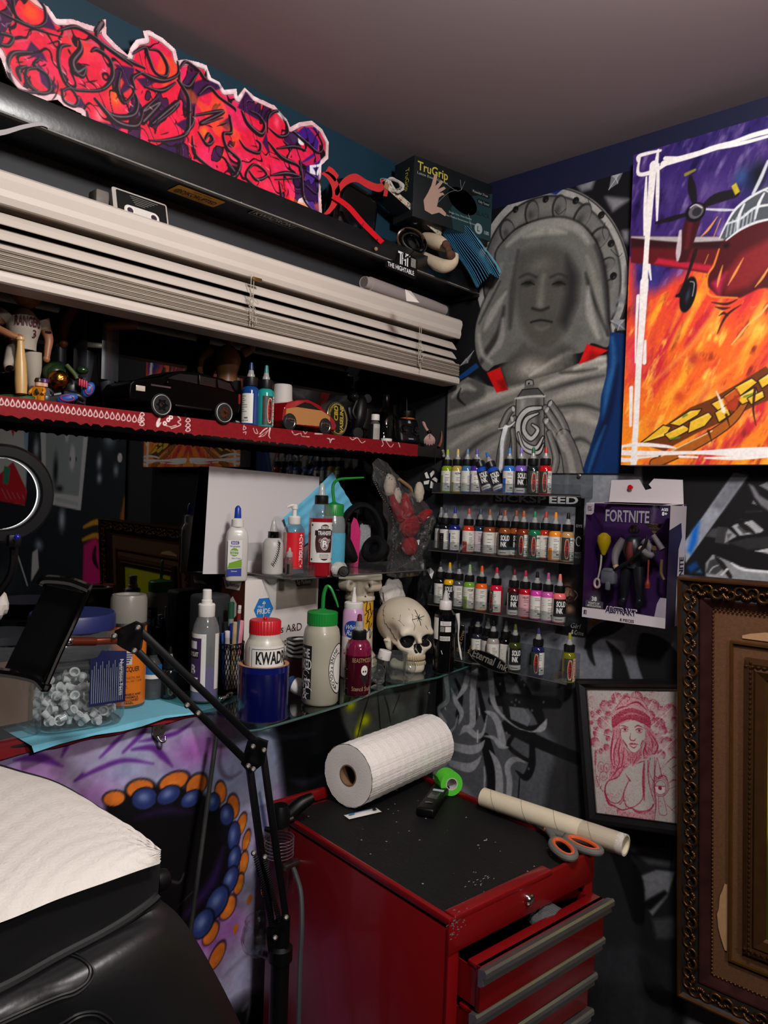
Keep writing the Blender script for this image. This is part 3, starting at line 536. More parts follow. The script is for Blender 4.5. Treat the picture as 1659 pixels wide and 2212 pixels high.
for p in[[(735,920),(690,1000),(650,1070)],[(620,960),(600,1030),(590,1080)],[(890,950),(840,1030),(800,1080)],[(590,690),(540,760),(500,800)],[(610,700),(570,800)],[(480,880),(450,940)],[(540,900),(520,950)]]:c.sk(p,[4,14,4],'#f0a050',.85,4)
# engine, propeller, wheel
c.poly([(415,700),(500,700),(470,800),(420,940),(380,945),(355,920),(385,800)],'#3a1016',1,5);c.sk([(385,770),(375,880),(370,930)],[16,30,14],'#c9bcc2',.9,5);c.sk([(440,730),(420,860)],26,'#5c1a22',.8,14)
for p,w in[([(470,640),(450,540),(440,470)],[16,46,20]),([(500,640),(580,590),(690,560)],[14,56,46]),([(440,670),(340,700),(250,724)],[14,30,14])]:c.sk(p,w,'#17131a',1,5)
c.sk([(415,455),(465,430)],[20,14],'#8f8526',.9,4);c.poly([(668,520),(695,500),(716,550),(690,570)],'#b9a52a',1,4)
c.blob((468,665),56,54,'#0f0c10',1,0,hard=True);c.blob((472,660),42,40,'#5a545c',1,0,hard=True);c.blob((476,662),26,24,'#2a2630',1,0,hard=True);c.sk([(440,640),(470,622),(505,640)],6,'#d0cdd4',.9,3)
c.sk([(470,880),(420,1030),(380,1130)],[24,16,20],'#231216',1,4);c.blob((428,1122),44,100,'#0e0c10',1,-.2,hard=True);c.blob((426,1128),20,66,'#2f3b56',.8,-.2);c.sk([(440,1050),(462,1060),(452,1130)],5,'#b9b6c0',.8,3);c.sk([(365,1130),(400,1110)],16,'#120f12',1,4)
for p in[[(560,1165),(640,1175),(700,1150)],[(600,1240),(625,1225),(650,1240)],[(580,1190),(620,1200),(660,1195)],[(720,1180),(640,1240),(590,1340)]]:c.sk(p,[4,14,4],'#2a1512',.9,5)
c.sk([(870,1180),(830,1230),(760,1290),(720,1340),(670,1400)],[10,14,8,12,6],'#f0b060',.95,3)
# gold block letters along the lower corner
let=[(150,1950),(300,1850),(440,1750),(560,1700),(700,1620),(860,1520),(900,1560),(900,1700),(800,1740),(640,1820),(480,1890),(330,1970),(240,2040),(290,1990)]
c.poly(let,'#6a3414',1,4);c.sk([(240,2060),(400,1990),(560,1900),(680,1810),(760,1700)],[50,46,46,40,20],'#a85a1e',1,4,edge='#23110a',ew=10);c.sk([(280,2020),(420,1950),(560,1880)],8,'#e8c890',.9,3)
for p in[[(170,1945),(300,1905),(330,1860),(290,1850)],[(300,1900),(400,1850),(440,1870),(330,1930)],[(330,1840),(440,1770),(500,1760),(480,1790),(380,1850)],[(440,1830),(540,1780),(560,1800),(520,1850),(430,1890)],[(560,1730),(640,1690),(680,1700),(600,1770)],[(580,1780),(640,1740),(660,1790),(600,1830)],[(630,1690),(700,1640),(720,1670),(650,1720)],[(690,1640),(780,1590),(810,1610),(720,1680)],[(700,1700),(800,1640),(820,1690),(730,1730)],[(820,1600),(880,1560),(900,1600),(840,1640)],[(760,1700),(840,1660),(850,1690),(780,1730)]]:
 c.sk(p+[p[0]],12,'#1c0f0a',1,2,sm=0);c.poly(p,'#e5b52e',1,3);c.poly([p[0],p[1],((p[1][0]+p[2][0])/2,(p[1][1]+p[2][1])/2)],'#f3d060',.8,4)
for p in[[(400,1800),(420,1790)],[(330,1925),(380,1915)],[(740,1690),(800,1670)]]:c.sk(p,12,'#4f7a30',.8,4)
for p in[[(800,1640),(790,1760),(805,1850)],[(690,1690),(715,1740)],[(540,1880),(560,1940)],[(640,1790),(660,1860)]]:c.sk(p,[14,10,3],'#3a1a0e',.95,3)
c.sk([(585,1660),(610,1720),(625,1770)],[6,14,20],'#efe6d8',.9,4);c.poly([(620,1700),(700,1640),(720,1690),(690,1770),(640,1760)],'#b83a1c',.8,6)
# brushed white border
W_='#efe8e6'
for p,w in[([(235,400),(215,640),(195,900),(185,1100)],[44,36,30,44]),([(185,1050),(170,1300),(152,1540),(140,1800),(125,2060)],[50,40,36,34,36]),([(262,400),(258,560),(255,710)],[16,22,10]),([(196,470),(190,620),(186,790)],[10,22,14]),([(150,380),(160,350),(275,322)],[14,22,14]),([(160,360),(152,450),(230,440),(300,400)],[12,20,26,20]),([(262,320),(250,400)],[14,26]),([(290,395),(480,340),(640,290),(780,240),(900,205)],[34,30,20,26,22]),([(300,365),(420,355),(560,305),(700,265),(900,215)],[22,12,18,10,16]),([(500,325),(700,288),(900,235)],[10,20,14]),([(60,1970),(45,2020),(60,2040),(140,2040)],[14,20,26,18]),([(60,1965),(160,1955),(300,1965),(360,1975)],[14,22,18,6]),([(60,2000),(240,2004),(480,2000),(700,1998),(900,1990)],[30,26,20,44,40]),([(120,2030),(260,2020)],[18,8]),([(380,2022),(480,2026)],[14,10]),([(520,2030),(700,2030),(900,2018)],[8,22,14]),([(150,1130),(140,1300),(135,1500)],[20,14,8]),([(190,1380),(185,1500)],[14,24]),([(112,1640),(108,1850)],[24,16]),([(210,960),(222,1040)],[20,8])]:c.sk(p,w,W_,1,3)
h_=c.nx//2;c.rgb[:,c.nx-h_:]=c.rgb[:,:h_][:,::-1];c.grain(.004,.07,45)
TI=t.matrix_world.copy()
c.mesh('picture',[PAINTG],t,T=TI)
MB().box((-.0275,-.797,2.029),(.044,.6,.628),0,.004,T=TI.inverted()).mk('stretcher',m_edge,t)
# ---- frame helper: mitred moulding on a rectangle in the x-y plane (x across, y up, z towards the viewer)
def loop(mb,W,H,prof,m=0):
 rows=[]
 for ins,z in prof:rows.append([(ins,ins,z),(W-ins,ins,z),(W-ins,H-ins,z),(ins,H-ins,z)])
 for a,b_ in zip(rows,rows[1:]):
  for i in range(4):
   j=(i+1)%4;mb.add([a[i],a[j],b_[j],b_[i]],[(0,1,2,3)],m)
 return mb
def plane_from(TL,BL,TR):
 ev=TL-BL;H=np.linalg.norm(ev);ev=ev/H;eu=TR-TL;eu=eu-ev*eu.dot(ev);eu=eu/np.linalg.norm(eu)
 n=np.cross(eu,ev);return eu,ev,n,H
 # ---- red pencil portrait in a black frame, hung askew
TL,BL,TR=onp(0,-.022,1268.7,1489),onp(0,-.046,1290,1755),onp(0,-.022,1466.5,1499)
eu,ev,nr,H=plane_from(TL,BL,TR);W=.222;dfH=H
TF=Matrix(((eu[0],ev[0],nr[0],BL[0]),(eu[1],ev[1],nr[1],BL[1]),(eu[2],ev[2],nr[2],BL[2]),(0,0,0,1)))
t=thing('framed_drawing','red pencil portrait of a woman in a beanie, in a thin black frame','picture',T=TF)
c=Canvas(BL,eu,ev,W,H,.0009,'#b5b1ab',k=.0009).zoom(1250,1460,6.143);rd='#a0203e';rl='#c06a7e'
nz=c.noise(.0022,51,2)
for cx,cy,r in[(510,300,85),(640,290,60),(770,290,90),(350,400,80),(430,380,60),(200,510,55),(270,480,40),(320,620,85),(400,520,60),(390,760,60),(390,830,40),(230,760,50),(220,880,70),(370,950,50),(300,1000,40),(230,700,40),(170,620,30),(880,340,60),(990,400,90),(1100,470,70),(1220,470,95),(1280,600,60),(1060,640,90),(960,520,60),(1010,620,60),(1250,770,60),(1180,900,90),(1060,830,70),(1100,1040,60),(1250,1010,70),(1310,900,60),(1120,720,60),(1330,700,80)]:
 c.blob((cx,cy),r*1.04,r*1.04,rd,.75,0,hard=True);c.blob((cx+(40 if cx<700 else-30),cy+34),r*1.5,r*1.5,'#c9bdb8',.85,pw=.8)
for a,b_ in[((700,900),(120,400)),((700,900),(200,720)),((700,900),(470,220)),((720,900),(1240,420)),((720,900),(970,340)),((720,900),(1320,740)),((740,200),(738,300)),((1060,1050),(1340,760))]:c.sk([a,b_],10,'#d6d0cb',.9,4)
c.rgb=c.rgb+(hx('#bdb9b3')-c.rgb)*np.clip((nz-.52)*3,0,.8)[...,None]
# hair and beanie
c.tint((c.noise(.0016,151,2)-.5)*3*(c.noise(.03,152)>.55),'#c07484',.6)
c.poly([(450,690),(540,640),(560,800),(640,1000),(690,1150),(560,1290),(400,1400),(420,1200),(410,1000),(440,850)],'#c9939c',1,10,smooth=4);c.poly([(870,640),(960,700),(1050,880),(1040,1020),(960,1050),(880,1110),(850,1040),(880,880)],'#c9929b',1,10,smooth=4)
for p in[[(470,720),(440,900),(430,1100),(470,1230)],[(540,800),(470,1000),(480,1200)],[(560,830),(530,1000),(540,1150),(490,1260)],[(600,950),(590,1100),(560,1230)],[(650,1010),(660,1130)],[(420,1370),(520,1240),(600,1190)],[(900,700),(1000,830),(1050,940),(1000,1040),(950,980)],[(880,880),(890,1000),(950,1050)],[(920,760),(980,880),(970,1000)],[(870,1090),(860,1000),(900,900)]]:c.sk(p,[4,22,14,4],rd,.85,6)
for p in[[(500,800),(455,960),(455,1100)],[(570,900),(520,1100)],[(940,800),(1010,930)]]:c.sk(p,[3,10,3],'#e2d6d2',.8,4)
c.poly([(445,570),(470,440),(560,330),(700,270),(830,320),(920,430),(965,600),(950,690),(880,650),(700,600),(540,650),(455,690)],'#cda2a6',1,6,smooth=4)
c.poly([(445,580),(560,480),(700,440),(850,490),(950,570),(950,690),(870,640),(700,575),(560,620),(455,690)],'#b24d60',.95,8,smooth=4)
for p,w in[([(440,560),(560,470),(700,435),(850,480),(950,560)],8),([(450,680),(560,600),(700,570),(860,630),(950,690)],[6,12,6]),([(480,440),(600,300),(700,280),(850,330),(930,460)],6),([(540,330),(620,270),(680,300),(640,340)],6),([(640,390),(780,350),(900,450)],[6,26,8]),([(480,460),(560,420),(660,400)],[4,20,4])]:c.sk(p,w,rd,.85,5)
c.sk([(560,540),(700,500),(860,540)],[10,26,10],'#d9b9b8',.6,14)
# face, neck, shoulders
c.poly([(545,680),(620,620),(720,600),(820,630),(880,720),(870,850),(820,950),(750,1020),(690,1000),(600,880),(550,780)],'#c2bbb4',1,6,smooth=4);c.sk([(548,700),(556,790),(610,900),(690,1000),(750,1020),(830,945),(875,840)],6,rd,.8,4)
c.poly([(660,1000),(750,1025),(840,950),(830,1100),(730,1190),(690,1150)],'#bd7783',.9,20)
for p,w in[([(560,660),(600,665),(655,685)],[4,14,8]),([(745,680),(790,660),(860,690)],[8,16,4]),([(565,705),(610,690),(660,715)],[6,16,6]),([(755,720),(800,700),(855,715)],[6,16,6]),([(580,735),(615,742),(650,730)],6),([(770,745),(810,758),(845,740)],6),([(690,760),(680,830),(700,855),(735,860),(755,835)],[4,12,14,14,6]),([(665,905),(700,895),(730,900),(790,910)],[4,12,12,4]),([(680,925),(730,955),(770,930)],[6,14,6]),([(670,910),(730,912),(790,910)],7),([(560,720),(550,790)],8),([(850,860),(820,930)],[14,8]),([(590,850),(640,930)],[6,18]),([(690,1180),(680,1080),(640,990)],6),([(710,1200),(760,1110),(830,1040)],6),([(760,1170),(830,1140),(870,1130)],[4,12,4])]:c.sk(p,w,rd,.85,5)
c.blob((615,715),20,17,'#8a1c34',1,0,hard=True);c.blob((805,728),20,17,'#8a1c34',1,0,hard=True);c.poly([(690,905),(740,890),(780,908),(730,916)],'#b9596b',.9,4)
for p,w in[([(600,1200),(520,1340),(390,1400),(350,1520),(400,1650),(500,1690),(570,1640),(600,1540)],[6,16,12,20,16,12,10,6]),([(660,1400),(605,1530),(600,1640),(650,1740),(740,1735),(840,1640),(860,1480)],[10,12,12,12,10,10,6]),([(340,1530),(400,1690),(480,1730),(570,1780),(700,1750)],[12,36,20,20,10]),([(700,1750),(800,1810),(930,1790),(1000,1700)],[12,40,30,10]),([(870,1130),(860,1400),(870,1650)],[10,40,16]),([(920,1120),(930,1400),(1010,1690)],[10,12,8]),([(1010,1080),(1005,1500),(1025,1690),(1000,1950)],[6,20,14,8]),([(510,1770),(515,1830)],6),([(600,1640),(540,1710)],8),([(620,1300),(680,1390)],[4,26]),([(950,1090),(930,1250),(990,1400)],6)]:c.sk(p,w,rd,.75,8)
c.poly([(505,1770),(600,1790),(760,1820),(1000,1780),(1000,1960),(520,1850)],'#c08c93',.7,20)
# halo of objects: eye, plants, blocks
for r in(110,92,70):c.sk(ell(1085,1470,r,r*1.18,0,360),7,rd,.8,3)
c.poly([(1010,1465),(1150,1465),(1140,1540),(1080,1570),(1030,1540)],'#d2cbc5',1,3);c.blob((1080,1490),26,26,'#9a2038',1,0,hard=True);c.sk([(1005,1462),(1155,1468)],8,rd,.9,3);c.sk([(1060,1600),(1065,1800),(1110,1850),(1170,1820),(1120,1600)],6,rd,.7,4)
for p in[[(1040,1080),(1010,1320),(1100,1330),(1040,1080)],[(1150,1180),(1260,1080),(1340,1150),(1320,1330)],[(1190,1210),(1310,1320)],[(1240,1220),(1320,1180),(1300,1290)],[(1200,1420),(1260,1380),(1340,1400)],[(1200,1500),(1340,1440)],[(1160,1700),(1340,1880)],[(1230,1780),(1340,1700)],[(1060,1330),(1150,1330),(1200,1460)]]:c.sk(p,[5,16,5],rd,.75,5,sm=3)
for x,y,rx,ry in[(295,1210,40,70),(330,1330,50,60),(370,1220,34,60),(250,1400,26,70),(220,1100,12,90)]:c.sk(ell(x,y,rx,ry,0,360),6,rd,.7,3);c.blob((x,y+14),rx,ry,rl,.5)
for p in[[(230,980),(220,1150),(225,1300),(270,1450),(320,1530)],[(205,990),(255,1030)],[(255,980),(210,1040)],[(280,1500),(310,1450)]]:c.sk(p,7,rd,.8,4)
sp=c.noise(.0015,153,2);dk_=np.clip((.74-c.rgb[...,1])*3,0,1);c.tint((sp-.46)*5*dk_,'#8f1c38',.75)
TI=TF.copy();c.mesh('drawing',[mat('drawing_paper',attr='paint',ro=.3,spec=.5)],t,T=TI)
m_bf=mat('black_frame','#101012',ro=.3,spec=.6);m_lip=mat('silver_lip','#8f8a84',ro=.25,metal=1.)
f=loop(MB(),W+.044,H+.044,[(0,-.014),(0,.01),(.003,.013),(.01,.012),(.019,.002)]);f.mk('frame',m_bf,t,T=Tm((-.022,-.022,0)))
loop(MB(),W+.008,H+.008,[(0,.002),(.0035,.004),(.004,.0005)]).mk('inner_lip',m_lip,t,T=Tm((-.004,-.004,0)))
MB().box((W/2,H/2,-.009),(W+.03,H+.03,.008)).mk('backing',m_edge,t)
# ---- ornate gilt frame hung tilted forward
TL,BL,TR=onp(0,-.115,1470,1243),onp(0,-.06,1469,2141),onp(0,-.115,1659,1259)
eu,ev,nr,H=plane_from(TL,BL,TR);W=.62
TF=Matrix(((eu[0],ev[0],nr[0],BL[0]),(eu[1],ev[1],nr[1],BL[1]),(eu[2],ev[2],nr[2],BL[2]),(0,0,0,1)))
t=thing('ornate_frame','large carved gilt picture frame with a torn brown cloth mat','picture',T=TF)
m_gilt=mat('dark_gilt','#5a3a1c',ro=.34,metal=.75,noise=.5,ns=30);m_gold=mat('worn_gold','#a3763c',ro=.3,metal=.9,noise=.3,ns=40)
m_carve=mat('carved_base','#140d08',ro=.5,noise=.5,ns=60);m_redb=mat('red_tortoise','#2a0908',ro=.3,noise=.95,ns=28);m_cloth=mat('brown_cloth','#5c3a20',ro=.9,noise=.35,ns=160,bump=.3,bs=500);m_tear=mat('torn_board','#a8835c',ro=.9,noise=.2,ns=80)
loop(MB(),W,H,[(0,-.012),(0,.016),(.002,.02),(.005,.02),(.007,.016)]).mk('outer_lip',m_gilt,t)
loop(MB(),W,H,[(.007,.016),(.01,.012),(.034,.004),(.038,.006)]).mk('carved_band',m_carve,t)
loop(MB(),W,H,[(.038,.006),(.041,.005),(.055,-.004),(.057,-.004)]).mk('red_band',m_redb,t)
MB().add([(.057,.057,-.006),(W-.057,.057,-.006),(W-.057,H-.057,-.006),(.057,H-.057,-.006)],[(0,1,2,3)]).mk('cloth_mat',m_cloth,t)
def along(n_,ins,side):  # n points down a side of the frame, inset ins: (position, angle)
 L=H if side in 'LR' else W;out=[]
 for i in range(n_):
  s_=ins+(L-2*ins)*(i+.5)/n_
  out.append({'L':((ins,s_),PI/2),'R':((W-ins,s_),-PI/2),'T':((s_,H-ins),0.),'B':((s_,ins),PI)}[side])
 return out
o_=MB()
def scroll(mb,T,s_=1.):
 for q in(-1,1):
  pts=[]
  for k in range(15):
   a=k*.42;r=.0085*(1-k/17);pts.append((q*(.01+-r*cos(a)*1.)-q*.002,r*sin(a)+.001,.003+.0015*sin(k*.2)))
  mb.tube(pts,[.002-.0009*k/15 for k in range(15)],0,5,T=T)
 for k in range(5):
  a=-PI/2+(k-2)*.55;mb.sphere((.0042*cos(a),.0042*sin(a)-.001,.003),(.0024,.0024,.0022),0,6,4,T=T)
 for q in(-1,0,1):
  mb.add([T@Vector(p)for p in[(q*.003-.0016,.004,.002),(q*.003+.0016,.004,.002),(q*.0075,.0115,.0035),(q*.0045,.0075,.005)]],[(0,1,3),(1,2,3),(2,0,3)],0,True)
for side,n_ in(('L',19),('T',15),('B',15),('R',19)):
 for i,((x,y),a)in enumerate(along(n_,.0225,side)):
  scroll(o_,Tm((x,y,.006),rz=a+(PI if i%2 else 0),s=1.5))
o_.mk('carving',m_gilt,t,sharp=0)
bd=MB()
for side,n_ in(('L',92),('T',68),('B',68),('R',92)):
 for(x,y),a in along(n_,.058,side):bd.sphere((x,y,-.003),.0022,0,8,5)
bd.mk('beading',m_gold,t)
IW,IH,ix,iy=W-.228,H-.262,.112,.126
T2=Tm((ix,iy,0));f=loop(MB(),IW+.05,IH+.055,[(0,-.006),(.001,.001),(.005,.001),(.006,-.004)]);f.mk('fillet',m_gold,t,T=Tm((ix-.025,iy-.0275,0)))
f=loop(MB(),IW,IH,[(0,-.006),(.001,.004),(.008,.006),(.016,.003),(.02,.006),(.034,.001),(.038,-.004)]);f.mk('inner_frame',mat('brown_gilt','#4a2f18',ro=.35,metal=.5,noise=.4,ns=40),t,T=T2)
bd=MB()
for side,n_ in(('L',60),('T',40),('B',40)):
 L=IH if side=='L' else IW
 for i in range(n_):
  s_=L*(i+.5)/n_;p={'L':(.012,s_),'T':(s_,IH-.012),'B':(s_,.012)}[side];bd.sphere((p[0],p[1],.006),(.0038,.0026,.003)if side!='L' else(.0026,.0038,.003),0,6,4,)
bd.mk('inner_beading',m_gilt,t,T=T2)
c=Canvas((0,0,0),(1,0,0),(0,1,0),IW-.076,IH-.076,.003,'#c3c21c');c.px=False
n1=c.noise(.1,61);c.tint((n1-.5)*4,'#8f9a12',.8);c.poly([(-.1,-.1),(.5,-.1),(.5,.1),(-.1,.14)],'#161a08',1,.06);c.sk([(0,.06),(.1,.12),(.2,.1)],[.02,.03,.01],'#3d4a10',.8,.02)
p_=c.mesh('picture',[PAINTG],t);p_.matrix_local=Tm((ix+.038,iy+.038,-.004))
tr=MB();rr=random.Random(5)
tr.flat([(ix-.028,iy-.012,0)]+[(ix-.028-.002-.013*sin(PI*k/10)-rr.random()*.003,iy-.012+.125*k/10,0)for k in range(11)]+[(ix-.028,iy+.113,0)]);tr.mk('torn_edge',m_tear,t,T=Tm((0,0,-.0035)));tr=MB();tr.flat([(ix-.005+.1*k/8,H-.098+.01*sin(PI*k/8)+rr.random()*.002,0)for k in range(9)]+[(ix+.095,H-.103,0),(ix-.005,H-.103,0)][0:2])
tr.mk('torn_edge',m_tear,t,T=Tm((0,0,-.0035)))
MB().box((W/2,H/2,-.011),(W-.02,H-.02,.003)).mk('backing',m_edge,t)
# ================================================================ black shelf above the window, blind, and what lies there
m_shelf=mat('shelf_black','#0d0d0e',ro=.32,spec=.6,noise=.3,ns=30,bump=.08,bs=120)
m_white=mat('white_plastic','#d8d4cf',ro=.4);m_blackp=mat('black_plastic','#050506',ro=.42,spec=.28);m_blackm=mat('black_matte','#0c0c0d',ro=.8,spec=.2)
m_chrome=mat('chrome','#c8c8c8',ro=.15,metal=1.);m_steel=mat('steel','#8d8a86',ro=.35,metal=1.);m_ink=mat('print_black','#0a0a0b',ro=.6);m_wink=mat('print_white','#d9d9d9',ro=.6);m_label=mat('label_white','#d4d2cd',ro=.5)
m_grime=mat('shelf_trim','#6c6864',ro=.6,noise=.5,ns=60)
USH=2.146
t=thing('wall_shelf','black boxed shelf with stickers running above the white blind','shelf',(-.95,0,USH))
IT=lambda o:o.matrix_world.inverted()
MB().box((-.958,-.05,2.14),(1.884,.098,.012),0,.002,T=IT(t)).mk('board',m_shelf,t)
MB().box((-.958,-.0955,2.1535),(1.884,.009,.04),0,.002,T=IT(t)).mk('lip',m_shelf,t)
MB().box((-.958,-.0965,2.1335),(1.884,.008,.0022),0,T=IT(t)).mk('edge_trim',m_grime,t)
for x in[-1.1,-.97,-.86,-.72,-.6,-.5,-.4,-.28,-.15]:MB().sphere((x,-.0985,2.1345),.0022,0,8,5,T=IT(t)).mk('tack',m_steel,t)
q=MB();ps=cr([onp(1,-.104,*z)for z in[(-60,286),(0,287),(50,274),(88,268),(106,275)]],5);ws_=[.009-.006*k/len(ps)for k in range(len(ps))];q.add([IT(t)@Vector((p[0],p[1],p[2]+s_*w_))for p,w_ in zip(ps,ws_)for s_ in(-.5,.5)],[(2*i,2*i+1,2*i+3,2*i+2)for i in range(len(ps)-1)],0,True);q.mk('peeling_trim',mat('pale_trim','#8f8a8c',ro=.6),t)
MB().box((-1.9,-.05,2.05),(.012,.09,.2),0,T=IT(t)).mk('bracket',m_shelf,t)
mb=MB().box((-.018,-.05,2.15),(.008,.1,.05),0,.001,T=IT(t)).mk('end_board',m_shelf,t)
# stickers stuck under the board and on the lip (flat things of their own)
def under(px,py):return onp(2,2.1332,px,py)
def sticker_under(name,label,px4,bg,draw,edge=None):
 A,B,Cc,D=[under(*p)for p in px4]  # left/near-lip, right, right/wall side, left
 eu=B-A;eu/=np.linalg.norm(eu);n=np.array([0,0,-1.]);ev=np.cross(n,eu);ev=ev if ev.dot(D-A)>0 else-ev
 return A,eu
def decal(name,label,cat,T,W,H,mats,fill,parts):
 o=thing(name,label,cat,T=T);m=MB();m.prism(fill,.0004,0);m.mk('backing',mats[0],o)
 for k,(fn,mt)in enumerate(parts):
  q=MB();fn(q);q.mk('lettering',mt,o)
 return o
def rrect(w,h,r=.002,n=4,x0=0,y0=0):
 out=[]
 for cx,cy,a0 in[(w/2-r,h/2-r,0),(-w/2+r,h/2-r,PI/2),(-w/2+r,-h/2+r,PI),(w/2-r,-h/2+r,1.5*PI)]:
  for i in range(n+1):a=a0+PI/2*i/n;out.append((x0+cx+r*cos(a),y0+cy+r*sin(a)))
 return out
def Taxes(o,eu,ev):
 eu=np.array(eu,float);eu/=np.linalg.norm(eu);ev=np.array(ev,float);ev=ev-eu*eu.dot(ev);ev/=np.linalg.norm(ev);n=np.cross(eu,ev)
 return Matrix(((eu[0],ev[0],n[0],o[0]),(eu[1],ev[1],n[1],o[1]),(eu[2],ev[2],n[2],o[2]),(0,0,0,1)))
m_yel=mat('sticker_gold','#e2a22c',ro=.5);m_navy=mat('print_navy','#10142e',ro=.6)
ctr=under(425,424);T=Taxes(ctr,(1,0,0),(0,-1,0))if False else Taxes(ctr,(1,0,0),(0,1,0))
Tu=Matrix.Translation(V(ctr))@Euler((PI,0,0)).to_matrix().to_4x4()  # faces down; its text reads from below with the wall at the lower side
decal('plate_sticker','gold number plate sticker with navy letters under the black shelf','sticker',Tu,.1,.03,[m_yel],rrect(.092,.038,.003),[(lambda q:q.text('@DJKORUPTED',.0135,0,Tm((0,-.002,.0006)),bold=.02,width=.08),m_navy),(lambda q:q.text('NEW YORK',.005,0,Tm((.005,.0125,.0006)),width=.036),m_navy),(lambda q:q.text('EMPIRE STATE',.003,0,Tm((.005,-.0145,.0006)),width=.034),m_navy)])
ctr=under(592,474);Tu=Matrix.Translation(V(ctr))@Euler((PI,0,0)).to_matrix().to_4x4()
o=decal('brand_sticker','black sticker with silver outlined letters under the black shelf','sticker',Tu,.1,.03,[m_blackp],rrect(.104,.03,.005),[(lambda q:q.text('KWADRON',.013,0,Tm((0,0,.0006)),bold=.01,shear=.15,width=.086),mat('silver_ink','#c9c7c2',ro=.4,metal=.3))])
q=MB();loop(q,.098,.025,[(0,.0005),(.0012,.0005)]);q.mk('outline',MATS['silver_ink'],o,T=Tm((-.049,-.0125,0)))
pt=onp(1,-.102,868,575);Th=Taxes(pt,(1,0,0),(0,0,1))
o=thing('shelf_sticker','black diecut sticker with white gothic letters on the shelf lip','sticker',T=Th)
MB().prism([(-.052,-.014),(.044,-.018),(.05,-.01),(.05,.024),(.04,.03),(-.012,.03),(-.018,.008),(-.052,0.)],.0006,0).mk('backing',m_blackp,o)
q=MB();q.text('T',.026,0,Tm((-.006,.0165,.001)),bold=.015,width=.016);q.text('H',.024,0,Tm((.005,.016,.001)),bold=.02,width=.014);q.text('T',.026,0,Tm((.017,.0165,.001)),bold=.015,width=.016)
q.text('THE HIGHTABLE',.0095,0,Tm((-.003,-.006,.001)),bold=.015,width=.086,shear=-.1);q.mk('lettering',m_wink,o)
MB().flat([(.028,.006,.001),(.044,.006,.001),(.044,.025,.001),(.028,.025,.001)]).mk('blank_square',mat('worn_white','#77756f',ro=.7,noise=.9,ns=300),o)
# ---- window blind
m_slat=mat('blind_slat','#c2b8ae',ro=.38,noise=.06,ns=8);m_stack=mat('blind_slat_edge','#9c9082',ro=.45,noise=.12,ns=30)
t=thing('window_blind','white slatted blind half raised in front of the window','blind',(-.96,-.035,2.05));I=IT(t)
xl,xr=-1.9,-.03;xm,xw=(xl+xr)/2,xr-xl
def bar(mb,prof,m=0):  # a rail of constant section (y, z) along x
 n=len(prof);mb.add([(xl,*p)for p in prof]+[(xr,*p)for p in prof],[(i,(i+1)%n,n+(i+1)%n,n+i)for i in range(n)]+[tuple(range(n)),tuple(range(n,2*n))[::-1]],m,False,I);return mb
bar(MB(),[(-.008,2.071),(-.056,2.0735),(-.062,2.069),(-.064,2.06),(-.06,2.046),(-.061,2.036),(-.057,2.027),(-.05,2.027),(-.05,2.06),(-.008,2.06)]).mk('valance',m_slat,t)
bar(MB(),[(-.012,2.03),(-.05,2.03),(-.05,2.06),(-.012,2.06)]).mk('headrail',m_stack,t)
for k,(z,a)in enumerate([(2.011,52),(1.9885,50),(1.9715,38)]):
 ca,sa=cos(radians(a)),sin(radians(a));h=.0125 if k<2 else .01
 def P(u,w):return(-.04-u*ca+w*sa*0.-w*sa,z-u*sa+w*ca)
 m=MB();bar(m,[P(-h,-.0012),P(h,-.0012),P(h+.0006,0),P(h,.0012),P(0,.002),P(-h,.0012)]);m.mk('slat',m_slat,t)
for k in range(11):
 z=1.9625-k*.0027;jt=random.uniform(-.0012,.0012)
 m=MB();bar(m,[(-.012,z),(-.058+jt,z),(-.0588+jt,z+.0008),(-.058+jt,z+.0017),(-.012,z+.0017)]);m.mk('slat',m_stack if k%3 else m_slat,t)
bar(MB(),[(-.01,1.933),(-.056,1.933),(-.06,1.93),(-.061,1.924),(-.06,1.917),(-.056,1.915),(-.012,1.9135)]).mk('bottom_rail',m_slat,t)
m_cord=mat('cord','#a8a092',ro=.9)
for px in(545,908):
 p=onp(1,-.065,px,640 if px<600 else 740);m=MB()
 for dx in(-.003,.003):m.tube([I@Vector((p[0]+dx,-.064,z))for z in(2.03,2.,1.97,1.935)],.0007,0,6)
 m.mk('ladder_cord',m_cord,t)
 rr=random.Random(int(px));z0=1.965 if px<600 else 1.955
 pts=[I@Vector((p[0]+rr.uniform(-.011,.011),-.067+rr.uniform(-.004,.002),z0+.03-.06*k/22+rr.uniform(-.01,.01)))for k in range(22)]
 MB().tube(cr(pts,5),.0006,0,5).mk('knotted_cord',m_cord,t)
p=onp(1,-.066,556,604);MB().box(tuple(I@Vector((p[0],-.066,p[2]))),(.02,.003,.007),0,.001).mk('tilt_clip',mat('brass','#7a5a30',ro=.4,metal=.8),t)
